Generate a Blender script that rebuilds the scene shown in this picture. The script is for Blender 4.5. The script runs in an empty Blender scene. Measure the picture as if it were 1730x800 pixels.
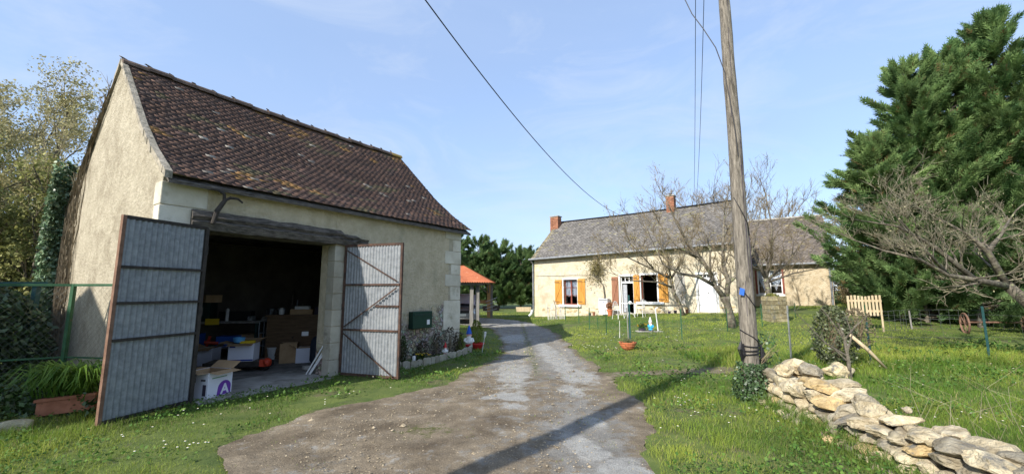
import bpy, math, random
import numpy as np
from mathutils import Vector, Matrix, noise as mnoise
R = math.radians
random.seed(7); rng = np.random.default_rng(7)
scene = bpy.context.scene
COL = scene.collection

# ---------------------------------------------------------------- camera, sky, sun, exposure
cam_d = bpy.data.cameras.new('camera'); cam = bpy.data.objects.new('camera', cam_d); COL.objects.link(cam)
cam_d.sensor_width = 36.0; cam_d.lens = 36.0 * 689 / 1730
cam.location = (0, 0, 1.6); cam.rotation_euler = (R(90) + .1315, 0, 0)
cam_d.clip_start = .05; cam_d.clip_end = 3000
scene.camera = cam
SUN_AZ = math.atan2(-.669, -.743); SUN_EL = R(33)           # azimuth clockwise from +Y
world = bpy.data.worlds.new('World'); scene.world = world; world.use_nodes = True
wn = world.node_tree.nodes; wl = world.node_tree.links; wn.clear()
sky = wn.new('ShaderNodeTexSky'); sky.sky_type = 'NISHITA'; sky.sun_disc = False
sky.sun_elevation = SUN_EL; sky.sun_rotation = SUN_AZ % (2 * math.pi)
sky.air_density = 1.0; sky.dust_density = .9; sky.ozone_density = 2.0; sky.altitude = 50
bg = wn.new('ShaderNodeBackground'); bg.inputs[1].default_value = .15
wo = wn.new('ShaderNodeOutputWorld'); 
_tc = wn.new('ShaderNodeTexCoord'); _mp = wn.new('ShaderNodeMapping'); _mp.inputs['Scale'].default_value = (1, 1, 3.2); wl.new(_tc.outputs['Generated'], _mp.inputs[0])
_nz = wn.new('ShaderNodeTexNoise'); _nz.inputs['Scale'].default_value = 1.6; _nz.inputs['Detail'].default_value = 7; _nz.inputs['Distortion'].default_value = .6; wl.new(_mp.outputs[0], _nz.inputs[0])
_mr = wn.new('ShaderNodeMapRange'); _mr.inputs[1].default_value = .35; _mr.inputs[2].default_value = .75; _mr.inputs[3].default_value = .52; _mr.inputs[4].default_value = .78; wl.new(_nz.outputs[0], _mr.inputs[0])
_mx = wn.new('ShaderNodeMix'); _mx.data_type = 'RGBA'; wl.new(_mr.outputs[0], _mx.inputs[0]); wl.new(sky.outputs[0], _mx.inputs[6]); _mx.inputs[7].default_value = (1.55, 2.08, 3.15, 1)   # blue haze painted into the sky colour, varied by noise
_n2 = wn.new('ShaderNodeTexNoise'); _n2.inputs['Scale'].default_value = 2.6; _n2.inputs['Detail'].default_value = 9; _n2.inputs['Roughness'].default_value = .62; _n2.inputs['Distortion'].default_value = 1.1; wl.new(_mp.outputs[0], _n2.inputs[0])
_m2 = wn.new('ShaderNodeMapRange'); _m2.inputs[1].default_value = .46; _m2.inputs[2].default_value = .8; _m2.inputs[4].default_value = .5; wl.new(_n2.outputs[0], _m2.inputs[0])
_x2 = wn.new('ShaderNodeMix'); _x2.data_type = 'RGBA'; wl.new(_m2.outputs[0], _x2.inputs[0]); wl.new(_mx.outputs[2], _x2.inputs[6]); _x2.inputs[7].default_value = (2.5, 2.8, 3.3, 1)
wl.new(_x2.outputs[2], bg.inputs[0]); wl.new(bg.outputs[0], wo.inputs[0])
sun_d = bpy.data.lights.new('sun', 'SUN'); sun_d.energy = 3.5; sun_d.angle = R(.55); sun_d.color = (1, .95, .87)
sun = bpy.data.objects.new('sun', sun_d); COL.objects.link(sun)
S2 = Vector((math.sin(SUN_AZ) * math.cos(SUN_EL), math.cos(SUN_AZ) * math.cos(SUN_EL), math.sin(SUN_EL)))
sun.rotation_euler = S2.to_track_quat('Z', 'Y').to_euler(); sun.location = (0, 0, 40)
scene.view_settings.view_transform = 'Standard'; scene.view_settings.look = 'None'
scene.view_settings.gamma = 1; scene.view_settings.use_curve_mapping = False
scene.view_settings.exposure = 1.05

# ---------------------------------------------------------------- helpers
def rgb(*c): return (c[0], c[1], c[2], 1)
MATS = {}
def mat(name, c1, c2=None, scale=4., rough=.85, bump=0., bscale=None, detail=6, metal=0., c3=None, s3=1., th3=(.55, .65),
        vcol=False, vmul=False, trans=0., spec=.3, dist=.02, stretch=None, pos=(.35, .65)):
    m = bpy.data.materials.new(name); m.use_nodes = True; nt = m.node_tree; n = nt.nodes; l = nt.links
    b = n['Principled BSDF']; b.inputs['Roughness'].default_value = rough; b.inputs['Metallic'].default_value = metal
    b.inputs['Specular IOR Level'].default_value = spec
    tc = n.new('ShaderNodeTexCoord'); src = tc.outputs['Object']
    if stretch:
        mp = n.new('ShaderNodeMapping'); mp.inputs['Scale'].default_value = stretch; l.new(src, mp.inputs[0]); src = mp.outputs[0]
    out = None
    if vcol:
        at = n.new('ShaderNodeAttribute'); at.attribute_name = 'Col'; out = at.outputs['Color']
    if c2 is not None:
        nz = n.new('ShaderNodeTexNoise'); nz.inputs['Scale'].default_value = scale; nz.inputs['Detail'].default_value = detail; nz.inputs['Roughness'].default_value = .62
        l.new(src, nz.inputs[0])
        cr = n.new('ShaderNodeValToRGB'); cr.color_ramp.elements[0].position = pos[0]; cr.color_ramp.elements[1].position = pos[1]
        cr.color_ramp.elements[0].color = rgb(*c1); cr.color_ramp.elements[1].color = rgb(*c2); l.new(nz.outputs[0], cr.inputs[0])
        o2 = cr.outputs[0]
        if out is not None:
            mx = n.new('ShaderNodeMix'); mx.data_type = 'RGBA'; mx.blend_type = 'MULTIPLY'; mx.inputs[0].default_value = 1
            l.new(out, mx.inputs[6]); l.new(o2, mx.inputs[7]); out = mx.outputs[2]
        else: out = o2
    if c3 is not None:
        nz = n.new('ShaderNodeTexNoise'); nz.inputs['Scale'].default_value = s3; nz.inputs['Detail'].default_value = 7; nz.inputs['Roughness'].default_value = .7
        l.new(src, nz.inputs[0])
        mr = n.new('ShaderNodeMapRange'); mr.inputs[1].default_value = th3[0]; mr.inputs[2].default_value = th3[1]; l.new(nz.outputs[0], mr.inputs[0])
        mx = n.new('ShaderNodeMix'); mx.data_type = 'RGBA'; l.new(mr.outputs[0], mx.inputs[0])
        if out is not None: l.new(out, mx.inputs[6])
        else: mx.inputs[6].default_value = rgb(*c1)
        mx.inputs[7].default_value = rgb(*c3); out = mx.outputs[2]
    if out is None: b.inputs['Base Color'].default_value = rgb(*c1)
    else: l.new(out, b.inputs['Base Color'])
    if bump:
        nb = n.new('ShaderNodeTexNoise'); nb.inputs['Scale'].default_value = bscale or scale * 3; nb.inputs['Detail'].default_value = 8
        nb.inputs['Roughness'].default_value = .65; l.new(src, nb.inputs[0])
        bm = n.new('ShaderNodeBump'); bm.inputs['Strength'].default_value = bump; bm.inputs['Distance'].default_value = dist
        l.new(nb.outputs[0], bm.inputs['Height']); l.new(bm.outputs[0], b.inputs['Normal'])
    if trans:
        tr = n.new('ShaderNodeBsdfTranslucent')
        if out is None: tr.inputs[0].default_value = rgb(*c1)
        else: l.new(out, tr.inputs[0])
        ms = n.new('ShaderNodeMixShader'); ms.inputs[0].default_value = trans
        l.new(b.outputs[0], ms.inputs[1]); l.new(tr.outputs[0], ms.inputs[2]); l.new(ms.outputs[0], n['Material Output'].inputs[0])
    MATS[name] = m
    return m

class MB:
    """collects geometry in world coordinates"""
    def __init__(s): s.v = []; s.f = []; s.c = []
    def add(s, vs, fs, col=None):
        o = len(s.v); s.v += [tuple(v) for v in vs]; s.f += [tuple(i + o for i in f) for f in fs]
        if col is not None or s.c:
            while len(s.c) < o: s.c.append((1, 1, 1, 1))
            s.c += [rgb(*(col or (1, 1, 1)))] * len(vs)
        return s
    def obox(s, p, ax, ay, az, col=None):           # corner + three edge vectors
        p = Vector(p); ax = Vector(ax); ay = Vector(ay); az = Vector(az)
        if ax.cross(ay).dot(az) < 0: ax, ay = ay, ax
        v = [p, p + ax, p + ax + ay, p + ay]; v += [q + az for q in v]
        return s.add(v, [(0, 3, 2, 1), (4, 5, 6, 7), (0, 1, 5, 4), (1, 2, 6, 5), (2, 3, 7, 6), (3, 0, 4, 7)], col)
    def box(s, c, sz, rz=0, col=None):              # centre, size, z rotation
        ca, sa = math.cos(rz), math.sin(rz); c = Vector(c)
        ax = Vector((ca, sa, 0)) * sz[0]; ay = Vector((-sa, ca, 0)) * sz[1]; az = Vector((0, 0, sz[2]))
        return s.obox(c - ax / 2 - ay / 2 - az / 2, ax, ay, az, col)
    def bar(s, a, b, w, h, up=(0, 0, 1), col=None):
        a = Vector(a); b = Vector(b); d = (b - a); u = Vector(up)
        x = d.cross(u); x = x.normalized() * w; y = x.cross(d).normalized() * h
        return s.obox(a - x / 2 - y / 2, x, y, d, col)
    def tube(s, pts, rad, n=6, col=None, cap=True):
        pts = [Vector(p) for p in pts]
        if not hasattr(rad, '__len__'): rad = [rad] * len(pts)
        vs = []; prev = None
        for i, p in enumerate(pts):
            d = (pts[min(i + 1, len(pts) - 1)] - pts[max(i - 1, 0)])
            if d.length < 1e-9: d = Vector((0, 0, 1))
            d.normalize()
            if prev is None:
                a = Vector((1, 0, 0)) if abs(d.x) < .8 else Vector((0, 1, 0)); u = d.cross(a).normalized()
            else:
                u = prev - d * prev.dot(d)
                u = u.normalized() if u.length > 1e-6 else d.orthogonal().normalized()
            prev = u; w = d.cross(u)
            for k in range(n):
                t = 2 * math.pi * k / n; vs.append(p + (u * math.cos(t) + w * math.sin(t)) * rad[i])
        fs = []
        for i in range(len(pts) - 1):
            for k in range(n):
                a = i * n + k; b = i * n + (k + 1) % n; fs.append((a, b, b + n, a + n))
        if cap and n > 3: fs.append(tuple(range(n - 1, -1, -1))); fs.append(tuple(range((len(pts) - 1) * n, len(pts) * n)))
        return s.add(vs, fs, col)
    def lathe(s, c, prof, n=16, col=None, axis=None, sx=1, sy=1):
        c = Vector(c); vs = []; m = Matrix.Identity(3)
        if axis is not None: m = Vector(axis).to_track_quat('Z', 'Y').to_matrix()
        for r, z in prof:
            for k in range(n):
                t = 2 * math.pi * k / n; vs.append(c + m @ Vector((r * math.cos(t) * sx, r * math.sin(t) * sy, z)))
        fs = []
        for i in range(len(prof) - 1):
            for k in range(n):
                a = i * n + k; b = i * n + (k + 1) % n; fs.append((a, b, b + n, a + n))
        if prof[0][0] > 1e-4: fs.append(tuple(range(n - 1, -1, -1)))
        if prof[-1][0] > 1e-4: fs.append(tuple(range((len(prof) - 1) * n, len(prof) * n)))
        return s.add(vs, fs, col)
    def prism(s, poly, vec, col=None):
        poly = [Vector(p) for p in poly]; vec = Vector(vec); n = len(poly)
        nr = Vector((0, 0, 0))
        for i in range(n): nr += poly[i].cross(poly[(i + 1) % n])
        if nr.dot(vec) > 0: poly = poly[::-1]
        return s.add(poly + [p + vec for p in poly], [tuple(range(n)), tuple(range(2 * n - 1, n - 1, -1))] + [((i + 1) % n, i, i + n, (i + 1) % n + n) for i in range(n)], col)
    def blob(s, c, sz, seed=0, sub=2, amp=.25, rz=0, freq=1.3, col=None, tilt=0, facet=0):
        import bmesh
        bm = bmesh.new(); bmesh.ops.create_icosphere(bm, subdivisions=sub, radius=1)
        m = Matrix.Rotation(rz, 3, 'Z') @ Matrix.Rotation(tilt, 3, 'X')
        vs = []; rf = random.Random(int(seed * 131 + 7)); pl = []
        for _ in range(facet):
            q = Vector((rf.gauss(0, 1), rf.gauss(0, 1), rf.gauss(0, 1))).normalized(); pl.append((q, rf.uniform(.58, .86)))
        for v in bm.verts:
            p = v.co.copy()
            for q, h_ in pl:
                dd = p.dot(q) - h_
                if dd > 0: p = p - q * dd * .92
            if facet: p = p * (1.14 + .07 * mnoise.noise(v.co * 4 + Vector((seed, 1, 2))) + .06 * mnoise.noise(v.co * 9 + Vector((seed, 4, 2))))
            k = 1 + amp * mnoise.noise(p * freq + Vector((seed * 7.3, seed * 3.1, seed))) * 1.6
            p = (p if facet else Vector([math.copysign(abs(q) ** .75, q) for q in p])) * k
            vs.append(Vector(c) + m @ Vector((p.x * sz[0] / 2, p.y * sz[1] / 2, p.z * sz[2] / 2)))
        fs = [tuple(v.index for v in f.verts) for f in bm.faces]; bm.free()
        return s.add(vs, fs, col)
    def build(s, name, m, parent=None, smooth=False, kind=None):
        base = Vector(parent['_base']) if parent is not None else Vector((0, 0, 0))
        me = bpy.data.meshes.new(name)
        me.from_pydata([(v[0] - base.x, v[1] - base.y, v[2] - base.z) for v in s.v], [], s.f)
        if s.c:
            while len(s.c) < len(s.v): s.c.append((1, 1, 1, 1))
            a = me.color_attributes.new('Col', 'FLOAT_COLOR', 'POINT'); a.data.foreach_set('color', np.array(s.c, dtype=np.float32).ravel())
        if smooth: me.polygons.foreach_set('use_smooth', [True] * len(me.polygons))
        me.materials.append(m); me.update()
        return link(name, me, parent, kind)
def link(name, me, parent=None, kind=None):
    o = bpy.data.objects.new(name, me); COL.objects.link(o)
    if parent is not None:
        o.parent = parent
        o['_base'] = tuple(parent['_base'])          # children of parts share the thing's base
    else:
        o['_base'] = (0., 0., 0.)
    if kind: o['kind'] = kind
    return o
def np_mesh(name, V, F, m, parent=None, col=None, kind=None, smooth=False):
    """V (n,3); F (m,k) with one k; fast path"""
    base = np.array(parent['_base']) if parent is not None else np.zeros(3)
    me = bpy.data.meshes.new(name); V = (V - base).astype(np.float32); k = F.shape[1]
    me.vertices.add(len(V)); me.vertices.foreach_set('co', V.ravel())
    me.loops.add(F.size); me.loops.foreach_set('vertex_index', F.astype(np.int32).ravel())
    me.polygons.add(len(F)); me.polygons.foreach_set('loop_start', np.arange(0, F.size, k, dtype=np.int32))
    if smooth: me.polygons.foreach_set('use_smooth', np.ones(len(F), bool))
    if col is not None:
        a = me.color_attributes.new('Col', 'FLOAT_COLOR', 'POINT')
        c = np.ones((len(V), 4), np.float32); c[:, :3] = col; a.data.foreach_set('color', c.ravel())
    me.materials.append(m); me.update(calc_edges=True)
    return link(name, me, parent, kind)
def thing(name, label, cat, base=(0, 0, 0), group=None):
    o = bpy.data.objects.new(name, None); COL.objects.link(o); o.location = base; o.empty_display_size = .2
    o['_base'] = tuple(float(b) for b in base); o['label'] = label; o['category'] = cat
    if group: o['group'] = group
    return o
def tag(o, label, cat, group=None, kind=None):
    o['label'] = label; o['category'] = cat
    if group: o['group'] = group
    if kind: o['kind'] = kind
    return o
def dup(root, loc, label, rz=0):
    r = root.copy(); COL.objects.link(r); r.location = loc; r.rotation_euler = (0, 0, rz); r['label'] = label
    for ch in list(root.children):
        c = ch.copy(); COL.objects.link(c); c.parent = r
        for g in ch.children:
            d = g.copy(); COL.objects.link(d); d.parent = c
    return r
def lerp(a, b, t): return a + (b - a) * t
def sst(a, b, x):
    t = np.clip((np.asarray(x, float) - a) / (b - a), 0, 1); return t * t * (3 - 2 * t)
def terr(X, Y): return np.interp(X, [1.3, 5.2, 6.4, 9.6, 12, 17.4, 30], [0, .25, .38, .54, .62, .83, 1.1]) * sst(9.5, 19.5, Y)
def tz(x, y): return float(terr(x, y))
_h = rng.random((64, 64))
def vnoise(x, y, s=1.):
    x = np.asarray(x, float) * s + 100; y = np.asarray(y, float) * s + 100
    xi = np.floor(x).astype(int); yi = np.floor(y).astype(int); fx = x - xi; fy = y - yi
    fx = fx * fx * (3 - 2 * fx); fy = fy * fy * (3 - 2 * fy)
    a = _h[xi % 64, yi % 64]; b = _h[(xi + 1) % 64, yi % 64]; c = _h[xi % 64, (yi + 1) % 64]; d = _h[(xi + 1) % 64, (yi + 1) % 64]
    return (a * (1 - fx) + b * fx) * (1 - fy) + (c * (1 - fx) + d * fx) * fy
def fbm(x, y, s=1.): return (vnoise(x, y, s) + .5 * vnoise(x, y, s * 2.1) + .25 * vnoise(x, y, s * 4.3) + .12 * vnoise(x, y, s * 9)) / 1.87

# ---------------------------------------------------------------- materials
mat('soil_grass', (.06, .09, .02), (.12, .15, .035), 3, .95, .6, 30, c3=(.12, .095, .06), s3=1.1, th3=(.55, .68))
mat('grass_blade', (.8, .8, .8), (1.15, 1.15, 1.0), .8, .6, vcol=True, trans=.35, spec=.25)
mat('white_petal', (.8, .8, .76), rough=.6)
mat('yellow_petal', (.75, .5, .02), rough=.6)
mat('limestone', (.36, .31, .225), (.66, .61, .49), 9, .92, 1.0, 28, c3=(.20, .19, .165), s3=6, th3=(.54, .66), vcol=True, dist=.05)
mat('render_wall', (.335, .29, .21), (.505, .45, .335), 5.5, .95, 1.0, 17, c3=(.24, .20, .135), s3=1.3, th3=(.5, .74), dist=.05, pos=(.25, .7))
mat('quoin_stone', (.5, .46, .37), (.66, .63, .54), 2.2, .9, .5, 18, c3=(.33, .3, .22), s3=1.7, th3=(.56, .7), vcol=True)
mat('block', (.34, .31, .25), (.47, .44, .37), 3, .93, .7, 30, c3=(.2, .18, .14), s3=2.3, th3=(.6, .72), vcol=True)
mat('tile', (.55, .55, .55), (1.25, 1.2, 1.15), 14, .88, .6, 60, vcol=True)
mat('slate', (.6, .6, .6), (1.25, 1.25, 1.2), 5, .75, .3, 40, vcol=True)
mat('old_wood', (.075, .062, .05), (.24, .205, .17), 3, .92, 1.0, 9, stretch=(1, 1, 7), dist=.03)
mat('beam_wood', (.055, .048, .042), (.2, .175, .15), 5, .92, 1.0, 12, stretch=(2.2, .7, 7), dist=.04)
mat('pole_wood', (.12, .105, .085), (.30, .265, .215), 12, .95, 1.0, 22, stretch=(3, 3, .35), dist=.03, c3=(.075, .065, .05), s3=9, th3=(.52, .64))
mat('bark', (.06, .05, .038), (.20, .175, .135), 9, .95, 1.0, 22, c3=(.26, .27, .14), s3=5, th3=(.56, .66), dist=.03)
mat('twig', (.13, .10, .062), (.24, .19, .12), 3, .9)
mat('twig_pale', (.19, .165, .10), (.31, .28, .17), 3, .9)
mat('twig_lichen', (.12, .10, .065), (.31, .28, .19), 6, .92, c3=(.13, .105, .07), s3=4, th3=(.52, .62))
mat('galv', (.165, .175, .185), (.29, .305, .315), 14, .6, .15, 60, metal=.3, c3=(.30, .31, .31), s3=3.2, th3=(.5, .72), spec=.35, pos=(.3, .7))
mat('rust_frame', (.035, .024, .02), (.10, .055, .038), 9, .85, .5, 60)
mat('rust_bright', (.13, .07, .045), (.24, .14, .095), 7, .85, .4, 50)
mat('rust_roof', (.27, .075, .03), (.40, .14, .065), 2.5, .85, .3, 30, c3=(.62, .45, .33), s3=3.5, th3=(.64, .72))
mat('dark_iron', (.02, .017, .015), (.05, .04, .032), 10, .7, .4, 50)
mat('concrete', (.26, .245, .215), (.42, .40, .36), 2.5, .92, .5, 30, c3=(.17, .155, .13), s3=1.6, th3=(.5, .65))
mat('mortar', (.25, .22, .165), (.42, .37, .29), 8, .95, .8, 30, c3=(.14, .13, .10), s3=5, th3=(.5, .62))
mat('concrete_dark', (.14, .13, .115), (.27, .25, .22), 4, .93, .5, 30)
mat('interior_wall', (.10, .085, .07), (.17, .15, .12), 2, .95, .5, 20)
mat('green_paint', (.018, .07, .03), (.03, .1, .045), 12, .6, .2, 50, c3=(.07, .05, .03), s3=8, th3=(.6, .68))
mat('teal_paint', (.015, .06, .06), (.03, .09, .085), 12, .55)
mat('wire', (.10, .11, .10), rough=.6, metal=.3)
mat('wire_green', (.03, .12, .06), rough=.5)
mat('cable', (.012, .012, .014), rough=.5)
mat('white_paint', (.72, .73, .74), (.8, .8, .8), 3, .55)
mat('white_old', (.56, .56, .54), (.72, .72, .7), 5, .7, .2, 30)
mat('ochre_shutter', (.42, .19, .03), (.55, .27, .05), 3, .6, .2, 30, stretch=(3, 3, .5))
mat('brown_shutter', (.22, .095, .05), (.3, .14, .08), 3, .65, .2, 30, stretch=(3, 3, .5))
mat('red_frame', (.17, .04, .025), (.22, .06, .035), 5, .55)
mat('curtain', (.62, .65, .72), (.78, .8, .84), 14, .9, trans=.3)
mat('room_shade', (.02, .016, .015), rough=.9)
mat('brick', (.20, .085, .05), (.32, .16, .10), 9, .9, .4, 40, vcol=True)
mat('zinc', (.17, .18, .19), (.27, .28, .29), 4, .6, metal=.2)
mat('cardboard', (.36, .23, .12), (.44, .3, .17), 5, .85)
mat('box_white', (.66, .66, .72), (.72, .72, .78), 2, .7)
mat('purple_print', (.16, .05, .34), rough=.6)
mat('blue_print', (.02, .04, .26), rough=.6)
mat('dark_print', (.05, .04, .06), rough=.6)
mat('green_print', (.15, .3, .16), rough=.6)
mat('red_plastic', (.5, .05, .02), rough=.5)
mat('terracotta', (.42, .12, .05), (.52, .18, .08), 6, .8, .2, 30)
mat('terracotta_old', (.22, .085, .045), (.33, .14, .08), 6, .85, .3, 30)
mat('blue_plastic', (.03, .12, .45), rough=.45)
mat('lightblue_plastic', (.10, .35, .62), rough=.45)
mat('navy_cloth', (.012, .018, .03), (.025, .035, .05), 9, .85)
mat('darkgreen_metal', (.012, .035, .03), (.02, .05, .042), 5, .45)
mat('yellow_paper', (.62, .42, .02), rough=.8)
mat('black_plastic', (.015, .015, .016), rough=.45)
mat('pvc', (.68, .68, .66), rough=.4)
mat('cabinet_wood', (.10, .06, .03), (.17, .105, .055), 4, .6, stretch=(1, 1, 6))
mat('mailbox_green', (.006, .035, .024), (.01, .045, .03), 6, .4)
mat('gnome_white', (.72, .7, .66), (.8, .78, .74), 8, .5)
mat('gnome_pink', (.72, .42, .36), rough=.5)
mat('gnome_blue', (.02, .10, .5), rough=.4)
mat('gnome_red', (.5, .03, .03), rough=.4)
mat('gnome_cyan', (.05, .38, .62), rough=.4)
mat('leaf_ivy', (.5, .5, .5), (1.3, 1.3, 1.2), 3, .45, vcol=True, trans=.15, spec=.5)
mat('leaf_olive', (.7, .7, .7), (1.3, 1.3, 1.2), 1.2, .7, vcol=True, trans=.3)
mat('conifer', (.75, .75, .75), (1.35, 1.35, 1.3), 1.4, .75, vcol=True, trans=.3, spec=.2)
mat('car_paint', (.42, .44, .47), rough=.25, metal=.7, spec=.5)
mat('glass_dark', (.02, .025, .03), rough=.06, spec=.6)
mat('headlamp', (.6, .62, .65), rough=.12, metal=.3)
mat('rubber', (.018, .018, .018), rough=.85)
mat('cloth_pale', (.62, .56, .68), (.72, .68, .76), 3, .9)
mat('new_timber', (.42, .22, .09), (.52, .3, .13), 3, .75, .2, 20, stretch=(3, 3, .4))
mat('pale_timber', (.42, .33, .2), (.56, .45, .29), 3, .85, .3, 20, stretch=(3, 3, .5))
mat('grey_timber', (.15, .14, .125), (.27, .255, .23), 5, .9, .4, 20, stretch=(3, 3, .4))
mat('white_stick', (.4, .38, .33), (.6, .58, .52), 6, .8)
mat('tyvek', (.25, .25, .25), rough=.8)
MG = MATS

# glass
mg = bpy.data.materials.new('pane_glass'); mg.use_nodes = True; b_ = mg.node_tree.nodes['Principled BSDF']
b_.inputs['Base Color'].default_value = (.9, .95, 1, 1); b_.inputs['Roughness'].default_value = .02; b_.inputs['Transmission Weight'].default_value = 1; b_.inputs['IOR'].default_value = 1.2
MG['glass'] = mg

# driveway material: attributes pale, moss
def driveway_mat():
    m = bpy.data.materials.new('driveway_surface'); m.use_nodes = True; nt = m.node_tree; n = nt.nodes; l = nt.links; b = n['Principled BSDF']
    tc = n.new('ShaderNodeTexCoord')
    def nz(sc, det=8, ro=.65):
        t = n.new('ShaderNodeTexNoise'); t.inputs['Scale'].default_value = sc; t.inputs['Detail'].default_value = det; t.inputs['Roughness'].default_value = ro; l.new(tc.outputs['Object'], t.inputs[0]); return t
    def ramp(src, p0, p1, a, c):
        r = n.new('ShaderNodeValToRGB'); r.color_ramp.elements[0].position = p0; r.color_ramp.elements[1].position = p1; r.color_ramp.elements[0].color = rgb(*a); r.color_ramp.elements[1].color = rgb(*c); l.new(src, r.inputs[0]); return r.outputs[0]
    def mix(f, a, c, typ='MIX'):
        x = n.new('ShaderNodeMix'); x.data_type = 'RGBA'; x.blend_type = typ
        if isinstance(f, float): x.inputs[0].default_value = f
        else: l.new(f, x.inputs[0])
        l.new(a, x.inputs[6]); l.new(c, x.inputs[7]); return x.outputs[2]
    dirt = ramp(nz(1.6).outputs[0], .34, .66, (.115, .09, .062), (.26, .215, .155))
    fine = mix(1., ramp(nz(55, 4, .8).outputs[0], .3, .72, (.6, .6, .6), (1.45, 1.42, 1.38)), ramp(nz(7, 8, .75).outputs[0], .3, .7, (.72, .72, .72), (1.25, 1.24, 1.2)), 'MULTIPLY')
    dirt = mix(1., dirt, fine, 'MULTIPLY')
    grit = ramp(nz(90, 3, .9).outputs[0], .35, .7, (.6, .6, .6), (1.45, 1.45, 1.45))
    at = n.new('ShaderNodeAttribute'); at.attribute_name = 'Col'
    sp = n.new('ShaderNodeSeparateColor'); l.new(at.outputs['Color'], sp.inputs[0])
    def thr(ch, nsc, amp, w):
        q = nz(nsc, 9, .75); a = n.new('ShaderNodeMath'); a.operation = 'SUBTRACT'; l.new(q.outputs[0], a.inputs[0]); a.inputs[1].default_value = .5
        m2 = n.new('ShaderNodeMath'); m2.operation = 'MULTIPLY_ADD'; l.new(a.outputs[0], m2.inputs[0]); m2.inputs[1].default_value = amp; l.new(sp.outputs[ch], m2.inputs[2])
        r = n.new('ShaderNodeMapRange'); r.inputs[1].default_value = .5 - w; r.inputs[2].default_value = .5 + w; l.new(m2.outputs[0], r.inputs[0]); return r.outputs[0]
    grey = mix(1., ramp(nz(2.2).outputs[0], .35, .65, (.17, .16, .14), (.27, .255, .225)), grit, 'MULTIPLY')
    pale = mix(1., ramp(nz(6).outputs[0], .35, .65, (.27, .26, .235), (.38, .37, .335)), grit, 'MULTIPLY')
    # worn slab centres are a little smoother
    c = mix(thr(1, 4.5, 2.6, .16), dirt, grey)
    c = mix(thr(0, 3.2, 3.6, .20), c, pale)
    moss = ramp(nz(30).outputs[0], .3, .7, (.05, .06, .018), (.13, .13, .04))
    c = mix(thr(2, 9, 2.4, .15), c, moss)
    l.new(c, b.inputs['Base Color']); b.inputs['Roughness'].default_value = .93; b.inputs['Specular IOR Level'].default_value = .2
    bm = n.new('ShaderNodeBump'); bm.inputs['Strength'].default_value = .9; bm.inputs['Distance'].default_value = .02
    l.new(nz(38, 6, .75).outputs[0], bm.inputs['Height']); l.new(bm.outputs[0], b.inputs['Normal'])
    return m
MG['driveway'] = driveway_mat()

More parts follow.
